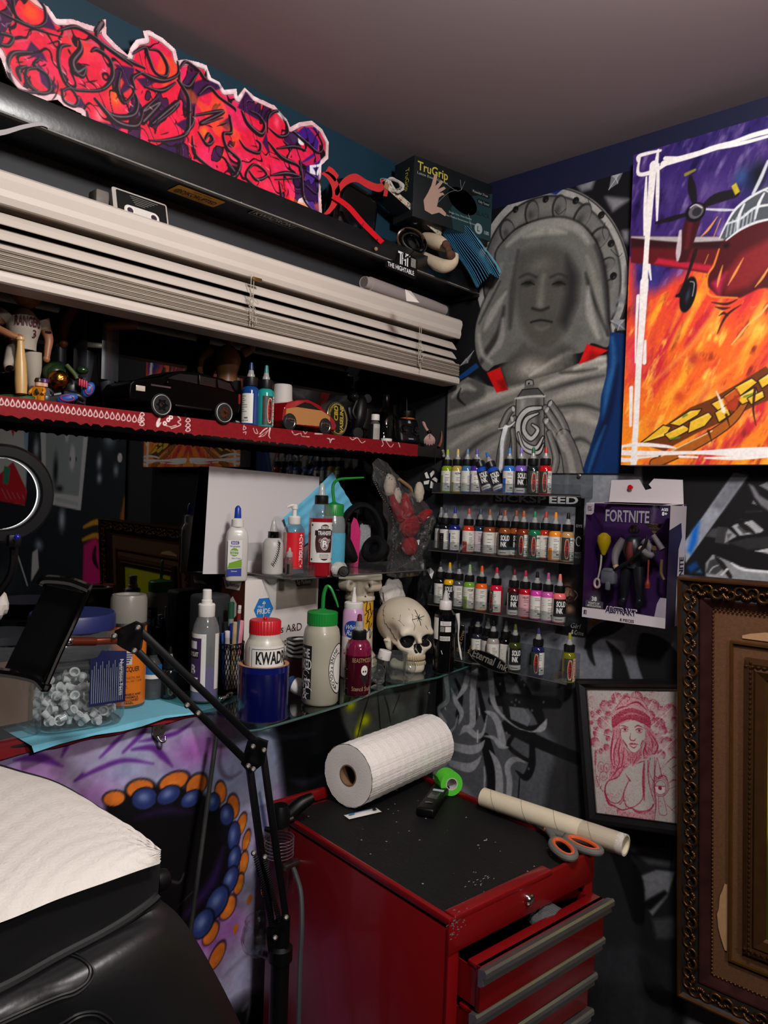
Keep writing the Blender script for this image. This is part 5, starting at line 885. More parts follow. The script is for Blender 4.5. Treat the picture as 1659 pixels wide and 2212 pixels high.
def figure(t,H,skin,torso_m,leg_m,pose,fat=1.):
 """a small toy figure, facing -y, feet at the origin; pose: joints in units of H"""
 S=lambda p:tuple(H*x for x in p)
 b=MB();limb(b,[S((0,0,.47)),S((0,0,.56)),S((0,0,.7)),S((0,0,.8)),S((0,0,.845))],[H*.085*fat,H*.088*fat,H*.112*fat,H*.095,H*.045]);b.mk('torso',torso_m,t)
 for sd in(0,1):
  b=MB();J=pose['legs'][sd];limb(b,[S(p)for p in J],[H*.062*fat,H*.055*fat,H*.04,H*.036][:len(J)]);b.mk('leg',leg_m,t)
  e=J[-1];MB().sphere(S((e[0],e[1]-.03,max(e[2],.02))),(H*.035,H*.065,H*.028),0,12,8).mk('shoe',m_blackp,t)
  b=MB();J=pose['arms'][sd];limb(b,[S(p)for p in J],[H*.046*fat,H*.042,H*.032,H*.026]);o=b.mk('arm',pose.get('arm_m',skin),t)
  MB().sphere(S(J[-1]),(H*.032,H*.03,H*.036),0,10,8).mk('hand',skin,o)
  if 'sleeve' in pose:b=MB();limb(b,[S(J[0]),S(tuple((np.array(J[0])+np.array(J[1]))/2))],[H*.056*fat,H*.054]);b.mk('sleeve',pose['sleeve'],t)
 hs=pose.get('head',.075);hc=pose.get('headc',(0,-.01,.93));b=MB();b.sphere(S(hc),(H*hs*.86,H*hs*.95,H*hs*1.1),0,18,12);b.sphere(S((hc[0],hc[1]-hs*.92,hc[2]-hs*.1)),(H*hs*.14,H*hs*.16,H*hs*.2),0,8,6)
 for q in(-1,1):b.sphere(S((hc[0]+q*hs*.86,hc[1],hc[2]-hs*.05)),(H*hs*.1,H*hs*.16,H*hs*.24),0,8,6)
 h_=b.mk('head',skin,t)
 for q in(-1,1):MB().sphere(S((hc[0]+q*hs*.34,hc[1]-hs*.84,hc[2]+hs*.18)),(H*hs*.12,H*hs*.06,H*hs*.09),0,8,5).mk('eye',m_blackp,h_)
 MB().sphere(S((hc[0],hc[1]-hs*.84,hc[2]-hs*.48)),(H*hs*.3,H*hs*.08,H*hs*.09),0,8,5).mk('mouth',m_label,h_)
 if 'cap' in pose:
  b=MB();b.sphere(S((hc[0],hc[1]+.01,hc[2]+hs*.45)),(H*hs*.95,H*hs*1.02,H*hs*.75),0,16,10);b.sphere(S((hc[0],hc[1]-hs*.95,hc[2]+hs*.35)),(H*hs*.7,H*hs*.6,H*hs*.08),0,14,6);b.mk('cap',pose['cap'],h_)
  # baseball bobblehead
p=xp(47,850,.055);t=thing('bobblehead_figure','bobblehead ballplayer in a cream jersey standing with a bat on the red shelf','figurine',(float(p[0]),.055,RS),face(p)+.25)
figure(t,.175,m_skin,m_jersey,m_jersey,dict(legs=[[(-.06,0,.46),(-.1,-.06,.36),(-.16,-.16,.3),(-.16,-.2,.26)],[(.08,0,.46),(.09,0,.3),(.09,0,.14),(.09,0,.06)]],arms=[[(-.15,0,.77),(-.24,-.02,.65),(-.16,-.12,.58),(-.07,-.16,.55)],[(.15,0,.77),(.22,.01,.62),(.21,-.01,.5),(.2,-.02,.42)]],head=.155,headc=(.02,-.02,1.02),cap=m_navyp,sleeve=m_jersey),1.35)
H=.175;rt=H*.152
q=MB();q.text('RANGERS',.015,0,fn=cylfn(rt*1.02,H*.715,.05),width=.042,bold=.02);q.text('3',.011,0,fn=cylfn(rt*.95,H*.615,.45),bold=.02);q.mk('lettering',mat('jersey_maroon','#4a1020',ro=.6),t)
for s_ in(-1,1):MB().tube([(H*(s_*.205+.026*cos(a)),H*(-.01)+H*.05*sin(a),H*.665+s_*H*0.)for a in np.linspace(0,2*PI,18)[:-1]],.0014,0,6,closed=True).mk('sleeve_band',m_navyp,t)
b=MB();T_,L=Tdir((-.01,-.036,.007),(-.012,-.03,.097));b.lt([(0.,0),(.0085,.002),(.0095,.02),(.0085,.05),(.0055,.075),(.0048,.084),(.0065,.086),(.0062,.09),(0,.0905)],0,16,T_);b.mk('bat',mat('bat_wood','#b8935c',ro=.35),t)
b=MB();b.lt([(.036,0),(.036,.006),(.034,.008)],0,28);b.mk('base',mat('base_green','#1c4a20',ro=.6),t)
b=MB();b.text('ALEX',.006,0,fn=cylfn(.0363,.0035,.5))if False else b.text('AL',.005,0,fn=cylfn(.0363,.004,.35));b.mk('base_lettering',m_ink,t)
# tumbled toy with a green helmet and gold visor
p=xp(130,810,.05);t=thing('helmet_toy','tumbled toy in a green helmet with gold visor and blue boots','toy',(float(p[0])+.008,.05,RS),face(p));m_hg=mat('helmet_green','#15280f',ro=.25,coat=.5);m_vis=mat('gold_visor','#a06a2c',ro=.18,metal=1.,bump=.6,bs=180);m_tblue=mat('toy_blue','#1a4f9a',ro=.4);m_tpink=mat('toy_pink','#b01f3f',ro=.5)
MB().sphere((-.016,-.005,.052),(.021,.021,.02),0,18,12).mk('helmet',m_hg,t)
MB().sphere((-.01,-.014,.043),(.017,.015,.016),0,18,12,T=Tm(rx=.1)).mk('visor',m_vis,t)
b=MB();b.sphere((.01,.004,.03),(.016,.014,.022),0,14,10);limb(b,[(-.01,0,.07),(.005,-.008,.062),(.02,-.012,.05)],[.005,.0045,.004]);limb(b,[(0.,-.012,.02),(.02,-.015,.018),(.03,-.012,.012)],[.007,.006,.005]);b.mk('body',mat('toy_dark','#0b0d10',ro=.4),t)
for c_,r_,rz in[((.036,-.012,.03),(.009,.006,.014),.5),((.004,-.028,.011),(.017,.007,.008),-.3)]:
 o=MB().sphere((0,0,0),r_,0,14,9,T=Tm(c_,ry=rz)).mk('boot',m_tblue,t);MB().tube([(c_[0]+r_[0]*.6*cos(a),c_[1]-r_[1]*.9,c_[2]+r_[2]*.6*sin(a))for a in np.linspace(0,2*PI,14)[:-1]],.0009,0,5,closed=True).mk('boot_trim',m_tpink,o)
for k in range(4):MB().box((.022+k*.0035,-.02-k*.0002,.04-k*.001),(.003,.006,.012),0,.001,T=Tm(ry=0.)).mk('pink_rib',m_tpink,t)
limbs=MB();limb(limbs,[(.002,-.02,.066),(.014,-.024,.052),(.018,-.026,.044)],[.0035,.0035,.003]);limbs.mk('green_strap',mat('strap_green','#3c4a1e',ro=.6),t)
MB().sphere((.026,-.006,.062),(.01,.008,.007),0,12,8).mk('fist',m_hg,t)
# small brick figures
def minifig(px,py,lab,cols,rz=0):
 p=xp(px,py,.022);t=thing('brick_figure',lab,'toy',(float(p[0]),.02,RS),face(p)+rz);a,b_,h_=[mat('brick_'+x,y,ro=.35)for x,y in cols]
 MB().prism([(-.009,0),(.009,0),(.0065,.012),(-.0065,.012)],.008,0,T=Tm((0,.004,.011),rx=PI/2)).mk('torso',a,t)
 for s_ in(-1,1):MB().box((s_*.0043,0,.0055),(.008,.009,.011),0,.001).mk('leg',b_,t)
 for s_ in(-1,1):q=MB();limb(q,[(s_*.008,0,.021),(s_*.012,-.003,.016),(s_*.011,-.007,.012)],[.0028,.0026,.0022]);q.mk('arm',a,t)
 MB().lt([(.0035,.0235),(.0055,.0245),(.0055,.033),(.004,.034)],0,14).mk('head',mat('brick_skin','#c79a7e',ro=.4),t);MB().lt([(.0064,.0305),(.0066,.033),(.005,.037),(0,.038)],0,14).mk('hat',h_,t)
minifig(94,838,'tiny brick figure in a purple hat beside the bat',[('grey','#22262c'),('darkgrey','#2b2b2f'),('purple','#4a2064')],.3)
minifig(82,850,'tiny brick figure in orange lying in front of the green base',[('orange','#c47a16'),('orange2','#c47a16'),('dark','#2a1a12')],-.6)
# dark doll in a leather coat
p=xp(215,850,.095);t=thing('coat_figure','tall dark action figure in an open black leather coat and silver belt','figurine',(float(p[0]),.112,RS),face(p)-.1)
figure(t,.235,mat('doll_skin2','#6e4426',ro=.45),m_blackm,m_lthr,dict(legs=[[(-.07,0,.48),(-.09,0,.28),(-.1,0,.12),(-.1,0,.05)],[(.07,0,.48),(.08,-.02,.28),(.09,0,.12),(.09,0,.05)]],arms=[[(-.15,0,.79),(-.22,-.02,.66),(-.23,-.06,.56),(-.22,-.08,.5)],[(.15,0,.79),(.26,-.05,.7),(.2,-.15,.66),(.1,-.17,.64)]]),1.1)
for s_ in(-1,1):q=MB();q.grid(lambda u,v,s_=s_:(s_*(.012+.026*u),-.026+.03*u*u-.004*(1-v),.2-.14*v*(1)-0.),6,8,0);q.mk('coat_flap',m_lthr,t)
MB().box((0,-.023,.118),(.03,.006,.01),0,.002).mk('belt_buckle',mat('belt_silver','#8f8a80',ro=.4,metal=.7,noise=.5,ns=300),t)
# black off-road model car
def xr_(px,py,y):return float(xp(px,py,y)[0])
x0,x1=xr_(250,850,.035),xr_(489,880,.035);L=x1-x0
t=thing('model_truck','glossy black model utility truck with white-rimmed wheels on the red shelf','toy car',(x0,.036,RS));m_car=mat('car_black','#030303',ro=.3,spec=.06,coat=0.);m_cglass=mat('car_glass','#1b1a19',ro=.2,spec=.15)
k=L/239.
def cp(px,py):return((px-250)*k,(905-py-(px-250)*-.115*0)*k)
side=[(2,24),(0,40),(2,60),(8,68),(40,78),(62,85),(90,102),(110,107),(146,109),(196,104),(216,97),(224,88),(238,66),(239,40),(236,24),(224,22),(222,14),(180,14),(178,22),(86,22),(84,14),(44,14),(42,22)]
side=[(x*k,z*k*.8)for x,z in side];W_c=L*.4
q=MB();q.prism(side,W_c,0,T=Tm((0,W_c/2,0),rx=PI/2));bod=q.mk('body',m_car,t)
md=bod.modifiers.new('bevel','BEVEL');md.width=.003;md.segments=3;md.limit_method='ANGLE'
for pts in[[(76,83),(100,99),(138,102),(138,82)],[(143,82),(143,102),(178,101),(180,80)],[(185,80),(183,100),(210,95),(222,76)]]:
 q=MB();q.prism([(x*k,z*k*.8)for x,z in pts],.0012,0,T=Tm((0,-W_c/2+.0006,0),rx=PI/2));q.mk('side_window',m_cglass,t);q=MB();P_=[(x*k,-W_c/2-.0008,z*k*.8)for x,z in pts];q.tube(P_,.0006,0,5,closed=True);q.mk('window_trim',m_gloss,t)
q=MB();q.add([(64*k,-W_c*.42,88*k*.8),(89*k,-W_c*.38,103*k*.8),(89*k,W_c*.38,103*k*.8),(64*k,W_c*.42,88*k*.8)],[(0,1,2,3)]);q.mk('windscreen',m_cglass,t)
for wx in(65,201):
 T=Tm((wx*k,-W_c/2+.006,17*k),rx=PI/2);R=21*k
 o=MB().lt([(R*.82,-.007),(R,-.005),(R,.006),(R*.84,.0075)],0,30,T).mk('wheel',mat('tyre','#0a0a0a',ro=.8),t)
 MB().lt([(R*.8,.0072),(R*.835,.0088),(R*.87,.0078)],0,36,T,cap=False).mk('white_ring',mat('white_ring','#d8d4d0',ro=.4),o)
 q=MB();q.lt([(0,.0072),(R*.16,.0085),(R*.8,.006)],0,24,T)
 for s_ in range(6):q.box((R*.45*cos(s_*PI/3),R*.45*sin(s_*PI/3),.0078),(R*.2,R*.12,.002),0,T=T)
 q.mk('rim',m_gloss,o)
 MB().lt([(R*.82,-.007),(R,-.005),(R,.006),(R*.84,.0075)],0,24,Tm((wx*k,W_c/2-.006,17*k),rx=PI/2)).mk('wheel',MATS['tyre'],t)
MB().box((22*k,-W_c/2-.0004,46*k*.9),(18*k,.002,10*k),0,.001).mk('headlamp',mat('lamp_clear','#b8aca0',ro=.1,coat=.8),t);MB().box((236*k,-W_c/2,60*k*.8),(5*k,.003,20*k),0,.001).mk('tail_lamp',mat('lamp_red','#7a0f14',ro=.2),t)
MB().box((132*k,-W_c/2-.0006,24*k*.8),(80*k,.003,4*k),0,.001).mk('running_board',m_blackp,t);MB().box((62*k,-W_c/2-.0004,63*k*.8),(40*k,.0014,3*k),0).mk('chrome_strip',m_chrome,t);MB().box((74*k,-W_c/2-.004,72*k*.8),(8*k,.008,7*k),0,.002).mk('side_mirror',m_car,t)
# bare-chested wrestler
p=xp(489,850,.105);t=thing('wrestler_figure','bare-chested wrestler figure in black trousers behind the model truck','figurine',(float(p[0]),.105,RS),face(p))
figure(t,.2,mat('doll_skin3','#7c5634',ro=.4),mat('doll_skin3','#7c5634'),m_blackm,dict(legs=[[(-.07,0,.48),(-.1,0,.28),(-.11,0,.12),(-.11,0,.05)],[(.07,0,.48),(.1,0,.28),(.11,0,.12),(.11,0,.05)]],arms=[[(-.15,0,.78),(-.25,-.02,.7),(-.27,-.04,.6),(-.26,-.08,.52)],[(.15,0,.78),(.24,0.,.84),(.18,-.04,.92),(.08,-.05,.95)]]),1.2)
# chrome puck
p=xp(505,905,.012);t=thing('chrome_badge','small chrome badge lying on the red shelf beside the blue ink','badge',(float(p[0]),.014,RS));MB().lt([(.0135,0),(.014,.003),(.011,.006),(0,.007)],0,24,sx=1.1).mk('badge',m_chrome,t)
# ---------------------------------------------------------------- dropper-top ink bottles
m_cap=mat('cap_black','#0a0a0b',ro=.4,spec=.5);m_noz=clear('nozzle_clear',ro=.15,fog=.55,fogcol='#b9b8b4');m_elsol=mat('emblem_red','#a81a16',ro=.45)
m_camo=mat('emblem_dark','#2a2c26',ro=.5,noise=.9,ns=120);m_embe=mat('emblem_edge','#c9bfa6',ro=.5);m_tiny=mat('fine_print','#55534f',ro=.7)
def ink(name,label,group,p,col,kind='W',tip=None,labcol=None,r=.0148,hb=.066,rz=0,tilt=None,a0=0.,capm=None,seed=0,cat='ink bottle',word=None):
 """bottle with ribbed cap and twist nozzle. kinds: W white label, S black SOLID INK label, E oval emblem label, N none"""
 T=tilt if tilt is not None else Tm(p,rz=face(p)+rz)
 t=thing(name,label,cat,group=group,T=T);rr=random.Random(seed);k=r/.0148
 m=mat('ink_'+col,col,ro=.12,coat=.7,spec=.5)
 MB().lt([(r*.86,0),(r,.002),(r,hb*.86),(r*.93,hb*.93),(r*.72,hb*.985),(r*.62,hb)],0,28).mk('body',m,t)
 z=hb;MB().lt([(r*.8,z),(r*.82,z+.001),(r*.82,z+.0145*k),(r*.7,z+.0155*k)],0,36,rib=1,ribd=-.02).mk('cap',capm or m_cap,t);z+=.0155*k
 MB().lt([(r*.46,z),(r*.44,z+.005*k),(r*.36,z+.006*k),(r*.26,z+.014*k)],0,18).mk('nozzle',m_noz,t);z+=.014*k
 MB().lt([(r*.28,z-.003*k),(r*.29,z),(r*.2,z+.011*k),(r*.13,z+.012*k)],0,16).mk('tip',mat('tip_'+(tip or col),tip or col,ro=.35),t)
 R=r*1.012;zl,zh=hb*.06,hb*.8
 if kind=='W' or kind=='E':
  lm=mat('lab_'+(labcol or '#d0cec6'),labcol or '#d0cec6',ro=.5,noise=.05,ns=60)
  w=1.35;q=MB();q.patch(R,zl,zh,a0-w,a0+w,0,18);lo=q.mk('label',lm,t)
  q=MB();n=0
  for i in range(9):
   if rr.random()<.75:q.patch(R*1.006,zh-.006-i*hb*.055,zh-.0052-i*hb*.055+.0004,a0-.1,a0-.1+rr.uniform(.3,.85),0,5)
  for i in range(4):q.add([(R*1.008*sin(a0+.05+i*.22+.075*cos(a)),-R*1.008*cos(a0+.05+i*.22+.075*cos(a)),zl+.005+.0011*k*sin(a))for a in np.linspace(0,2*PI,9)[:-1]],[tuple(range(8))],0)
  q.patch(R*1.006,zl+.0085,zl+.0115,a0+.3,a0+.75,0,4)
  if kind=='W':
   for i in range(6):q.patch(R*1.006,zl+.012+i*hb*.07,zl+.0126+i*hb*.07,a0-1.,a0-1.+rr.uniform(.15,.5),0,4)
  q.mk('print',m_tiny,lo)
  if word:q=MB();q.text(word,.0036*k,0,fn=cylfn(R*1.01,zh-.006,a0+.15),bold=.03,width=.0145*k);q.mk('lettering',m_ink,lo)
 if kind=='W' and rr.random()<.6 and labcol is None:
  q=MB();q.patch(R*1.003,zl,zl+(zh-zl)*rr.uniform(.4,.9),a0-1.35,a0-.5+rr.uniform(-.2,.2),0,8);q.mk('label_colour',m,lo)
 if kind=='E':
  q=MB();q.patch(R*1.004,zl,zh,a0-1.35,a0+.02,0,12);q.mk('label_side',m_camo,lo);ac=a0-.42
  el=lambda s_,d:[(R*d*sin(ac+s_*.36*cos(a)),-R*d*cos(ac+s_*.36*cos(a)),(zl+zh)/2+s_*(zh-zl)*.45*sin(a)*(1+.05*cos(6*a)))for a in np.linspace(0,2*PI,25)[:-1]]
  q=MB();q.add(el(1,1.012),[tuple(range(24))],0);q.mk('emblem_edge',m_embe,lo);q=MB();q.add(el(.88,1.02),[tuple(range(24))],0);q.mk('emblem',m_elsol,lo)
  q=MB();q.text('Solid Ink',.0062*k,0,fn=cylfn(R*1.03,(zl+zh)/2,ac,vert=True,flip=1),bold=.02,width=.034*k,shear=.2);q.mk('emblem_lettering',m_ink,lo)
 if kind=='S':
  q=MB();q.patch(R,hb*.22,zh,a0-1.2,a0+1.45,0,18);lo=q.mk('label',m_ink,t);q=MB();q.patch(R,zl,hb*.22,a0-1.2,a0+1.45,0,18);q.patch(R*1.004,zl,zh,a0-1.75,a0-1.2,0,6);q.mk('label_strip',m_label,lo)
  q=MB();q.text('SOLID',.0118*k,0,fn=cylfn(R*1.01,hb*.64,a0+.08),bold=.03,width=.0225*k);q.text('INK',.0118*k,0,fn=cylfn(R*1.01,hb*.42,a0-.16),bold=.03,width=.015*k);q.mk('lettering',m_wink,lo)
  q=MB();q.patch(R*1.006,hb*.11,hb*.14,a0-.8,a0+.3,0,6);q.mk('print',m_tiny,lo)
 return t
for px,col,tip,kd,lab in[(541,'#123a78','#1c2c50','W','tall dark blue ink bottle at the middle of the red shelf'),(574,'#1f8f88','#2a7a70','E','tall turquoise ink bottle beside the dark blue one on the red shelf')]:
 p=xp(px,905,.014);ink('ink_bottle',lab,'tall inks on the red shelf',(float(p[0]),.0165,RS),col,kd,tip,r=.0168,hb=.078,a0=-1. if kd=='W' else 1.,seed=px)
 # white tapering cup upside down
p=xp(611,880,.06);t=thing('paper_cup','upturned white paper cup behind the turquoise ink bottle','cup',(float(p[0]),.062,RS));MB().lt([(.0225,0),(.0235,.001),(.0195,.098),(.018,.1005),(0.,.1005)],0,28).mk('cup',mat('cup_white','#b9b4ae',ro=.6,noise=.08,ns=40),t)
# graffiti sports car
x0,x1=xr_(590,905,.03),xr_(706,925,.03);L=x1-x0;k=L/118
t=thing('sports_car','low red model sports car covered in orange doodles on the red shelf','toy car',(x0,.03,RS));side=[(0,14),(2,34),(10,44),(30,50),(52,53),(76,47),(96,35),(112,26),(118,16),(114,8),(104,8),(100,4),(84,4),(80,9),(24,9),(20,5),(6,5)]
W_c=L*.42;q=MB();q.prism([(x*k,z*k)for x,z in side],W_c,0,T=Tm((0,W_c/2,0),rx=PI/2));b=q.mk('body',mat('car_red','#8a0f18',ro=.1,coat=1.),t);md=b.modifiers.new('bevel','BEVEL');md.width=.002;md.segments=2
q=MB();q.prism([(x*k,z*k)for x,z in[(24,38),(44,48),(58,47),(80,38)]],.001,0,T=Tm((0,-W_c/2+.0004,0),rx=PI/2));q.mk('side_window',m_cglass,t)
c=Canvas((x0+4*k,.03-W_c/2-.0006,RS+9*k),(1,0,0),(0,0,1),100*k,30*k,.0006,'#7a2a18',k=.0009);c.px=False;rr=random.Random(8)
for kk in range(17):x,y=c.W*(kk%9+rr.random())/9,c.H*rr.uniform(.1,.9);c.sk([(x-.004,y-.007),(x+rr.uniform(-.006,.008),y),(x+rr.uniform(-.006,.006),y+.008)],[.003,.0058,.002],rr.choice(['#8e4c26','#a87444','#7d381e','#b38c58']),1,.0006,edge='#140806',ew=.0022)
c.mesh('doodles',[PAINTG],t,keep=np.array([(0,.3*c.H),(.02*c.W,.8*c.H),(.25*c.W,.98*c.H),(.78*c.W,.97*c.H),(.97*c.W,.7*c.H),(.97*c.W,.12*c.H),(.1*c.W,.02*c.H)]),T=t.matrix_world)
for wx in(14,91):T=Tm((wx*k,-W_c/2+.004,13*k),rx=PI/2);R=13.5*k;o=MB().lt([(R*.7,-.006),(R,-.004),(R,.005),(R*.75,.006)],0,26,T).mk('wheel',MATS['tyre'],t);q=MB();[q.box((R*.4*cos(s_*PI/4),R*.4*sin(s_*PI/4),.0062),(R*.7,R*.08,.001),0,T=T@Tm(rz=0))for s_ in range(4)];q.lt([(R*.66,.006),(R*.72,.0068),(R*.76,.006)],0,26,T,cap=False);q.mk('rim',m_steel,o)
# tins
def tin(px,py,y,r,h,lab,face_m,nrm,nm='metal_tin'):
 p=xp(px,py,y);n=Vector(nrm).normalized();T=Matrix.Translation((float(p[0]),y,RS+r))@n.to_track_quat('Z','Y').to_matrix().to_4x4()
 t=thing(nm,lab,'tin',T=T);MB().lt([(r*.93,-h),(r,-h+.002),(r,-.01),(r*.985,-.009),(r*1.,-.008),(r,-.001),(r*.97,0),(r*.9,-.0012),(0,-.0012)],0,40).mk('can',mat('tin_metal','#9a8f78',ro=.3,metal=.9),t);MB().lt([(r*.88,-.0008),(0,-.0007)],0,40).mk('label',face_m,t);return t
t=tin(730,895,.01,.0375,.03,'round tin of balm on edge with yellow letters, on the red shelf',mat('tin_label','#121613',ro=.4),(.18,-1,.06))
for a in t.children:pass
q=MB();q.text('CBD',.013,0,Tm((-.006,.012,0),rz=PI/2-.06),bold=.03,width=.033);q.text('VASELINE',.012,0,Tm((.014,0.,0),rz=PI/2-.06),bold=.03,width=.06);q.mk('lettering',mat('tin_yellow','#b39a3a',ro=.5),t)
q=MB();q.text('INFUSED WITH FULL SPECTRUM',.0035,0,fn=lambda x,y:((.029+y)*cos(PI-x/.029+PI*.5-PI/2),(.029+y)*sin(PI-x/.029),0));q.mk('rim_lettering',MATS['tin_yellow'],t)
q=MB();q.lt([(.0315,0.),(.0322,.0002),(.0329,0.)],0,40,cap=False);q.mk('rim_line',MATS['tin_yellow'],t)
tin(664,868,.09,.026,.03,'small gold-rimmed tin standing on edge behind the sports car',mat('tin_dark','#1a1712',ro=.4),(.5,-1,0))
# black plastic gadget toy
p=xp(772,940,.03);t=thing('black_toy','upended black plastic toy bike with a helmeted rider beside the tin','toy',(float(p[0]),.03,RS),face(p)*.4)
q=MB();limb(q,[(-.005,0,.02),(0,-.004,.05),(.006,0,.085),(.012,.004,.1)],[.012,.017,.015,.006]);q.box((.012,-.006,.05),(.018,.012,.05),0,.004,T=Tm(ry=.15));q.box((-.012,-.008,.06),(.012,.01,.03),0,.003,T=Tm(ry=-.2));limb(q,[(.018,0,.02),(.024,-.004,.04),(.016,-.004,.08)],[.004,.005,.004]);limb(q,[(-.01,-.01,.085),(-.02,-.012,.06),(-.012,-.014,.045)],[.005,.005,.004]);q.mk('body',m_blackp,t)
MB().sphere((-.016,-.004,.096),(.014,.015,.014),0,16,10).mk('helmet',m_gloss,t);MB().sphere((-.016,-.014,.095),(.01,.007,.006),0,12,8).mk('visor',m_cglass,t)
MB().lt([(.008,-.005),(.0125,-.004),(.0125,.004),(.008,.005)],0,22,Tm((-.006,-.012,.013),rx=PI/2)).mk('wheel',MATS['tyre'],t);MB().lt([(.006,-.004),(.01,-.003),(.01,.003),(.006,.004)],0,18,Tm((.022,0.,.095),rx=PI/2)).mk('wheel',MATS['tyre'],t)
# little bottle with white cap
p=xp(808,940,.02);t=thing('dropper_bottle','small bottle with a white cap and grey label on the red shelf','bottle',(float(p[0]),.018,RS),face(p));MB().lt([(.0105,0),(.0115,.001),(.0115,.04),(.007,.046),(.007,.048)],0,22).mk('body',mat('bottle_grey','#4a4a48',ro=.2),t);MB().lt([(.0098,.047),(.01,.048),(.01,.06),(.009,.061)],0,24,rib=1,ribd=-.03).mk('cap',m_white,t)
q=MB();q.patch(.0117,.003,.038,-.9,1.3,0,12);q.mk('label',mat('label_grey','#a19f99',ro=.6),t);q=MB();[q.patch(.0118,.006+i*.0026,.0068+i*.0026,-.1,.9,0,5)for i in range(9)];q.mk('print',m_tiny,t)
q=MB();q.patch(.0118,.003,.038,-1.3,-.3,0,8);q.mk('black_panel',m_ink,t)
# clear glass bottle
m_glass=clear('clear_glass','#f2f5f4',ro=.03);p=xp(832,930,.085);t=thing('glass_bottle','empty clear glass bottle standing behind the small white-capped bottle','bottle',(float(p[0]),.085,RS));MB().lt([(.022,0),(.024,.003),(.024,.072),(.012,.09),(.0095,.096),(.0095,.118),(.0105,.119),(.0105,.124),(.0085,.124)],0,28).mk('glass',m_glass,t)
p=xp(836,945,.012);t=thing('white_dish','small white lid lying at the edge of the red shelf','lid',(float(p[0]),.014,RS));MB().lt([(.012,0),(.0135,.004),(.0135,.0075),(.0125,.0075),(.0115,.002),(0,.002)],0,24).mk('lid',m_white,t)
# orange prescription bottle
p=xp(880,880,.1);t=thing('pill_bottle','orange pill bottle with a white label at the dark end of the red shelf','bottle',(float(p[0]),.1,RS),face(p));MB().lt([(.019,0),(.02,.002),(.02,.075),(.018,.078)],0,26).mk('body',mat('amber','#b5612c',ro=.2,coat=.4),t);MB().lt([(.0215,.078),(.022,.079),(.022,.094),(.02,.096)],0,30,rib=1,ribd=-.02).mk('cap',m_blackp,t)
q=MB();[q.patch(.0203,.062-i*.006,.0636-i*.006,.1,.6+.12*(i%3),0,6)for i in range(5)];q.mk('print',m_ink,t)
# toy remote control
p=xp(888,950,.03);t=thing('remote_controller','black toy car remote with an antenna leaning on the red shelf','remote control',(float(p[0]),.036,RS),face(p)+.55);Tr=Tm(rx=-.28)
MB().box((0,0,.036),(.062,.022,.068),0,.012,3,T=Tr).mk('case',m_blackp,t)
for s_ in(-1,1):MB().lt([(.011,0),(.012,.003),(.008,.004),(.007,.008),(0,.009)],0,24,Tr@Tm((s_*.0165,-.0105,.036),rx=PI/2)).mk('joystick',m_gloss,t)
MB().lt([(.0105,0),(.0105,.0025),(.008,.003)],0,6,Tr@Tm((0,-.0105,.056),rx=PI/2)).mk('badge',m_blackm,t);q=MB();q.flat([(-.004,-.0035),(.004,-.0035),(.003,.003),(-.003,.003)],T=Tr@Tm((0,-.0137,.057),rx=PI/2));q.mk('badge_print',m_gpale,t)
q=MB();q.prism([(-.016,-.003),(.016,-.003),(.014,.004),(-.014,.004)],.002,0,T=Tr@Tm((0,-.0105,.013),rx=PI/2));q.mk('button_panel',m_gloss,t);MB().box((0,-.0126,.013),(.014,.001,.003),0,T=Tr).mk('button_label',mat('pale_blue','#7c88a0',ro=.5),t)
MB().cyl((-.004,.008,.068),(-.003,.014,.118),.0014,0,8,.001).mk('antenna',m_blackp,t)
# pink blossom fairy, tusk and a black card
p=xp(928,950,.012);t=thing('flower_figure','drooping pink blossom ornament at the end of the red shelf','ornament',(float(p[0]),.012,RS),face(p));m_pet=mat('petal','#a8807a',ro=.6)
for k in range(5):
 a=-.9+k*.45;q=MB();q.grid(lambda u,v,a=a:((u-.5)*.014*sin(PI*v)+sin(a)*.026*v*.6,-.004-.006*sin(PI*v),.034-.032*v*cos(a*.6)),6,8);q.mk('petal',m_pet,t)
q=MB();limb(q,[(0,0,.034),(-.01,-.002,.046),(-.016,-.002,.058),(-.019,0,.062)],[.004,.0035,.004,.002]);q.mk('stem',m_pet,t);MB().sphere((-.002,-.003,.037),(.006,.005,.005),0,10,7).mk('bud',m_blackp,t)
p=xp(952,950,.006);t=thing('horn_ornament','curved brown horn standing at the very end of the red shelf','ornament',(float(p[0]),.008,RS));q=MB();limb(q,[(-.004,0,.002),(.003,0,.014),(.006,0,.03),(.005,0,.044)],[.004,.0042,.003,.001]);q.mk('horn',mat('horn','#6a3a1e',ro=.5),t)
p=xp(945,900,.05);t=thing('gold_script_card','black card with gold handwriting propped at the shelf corner','card',(float(p[0]),.05,RS),face(p));MB().box((0,0,.035),(.03,.0012,.07),0,T=Tm(ry=-.18,rx=-.1)).mk('card',m_blackp,t);q=MB();q.text('Mina Craft',.0085,0,Tm(ry=-.18,rx=-.1)@Tm((0,-.0012,.036),rx=PI/2,rz=0)@Tm(rz=1.35),shear=.3,width=.05);q.mk('lettering',mat('gold_ink','#8f7440',ro=.4),t)
p=xp(957,965,.006);t=thing('cotton_tuft','ragged pale tuft caught on the dark board end by the corner','tuft',(float(p[0])-.004,.004,1.7385));q=MB();rr=random.Random(4)
for k in range(12):q.sphere((rr.uniform(-.006,.006),-.005+rr.uniform(-.003,.003),rr.uniform(0,.018)),rr.uniform(.0022,.0042),0,8,6)
q.mk('tuft',mat('tuft','#8a8078',ro=1),t)
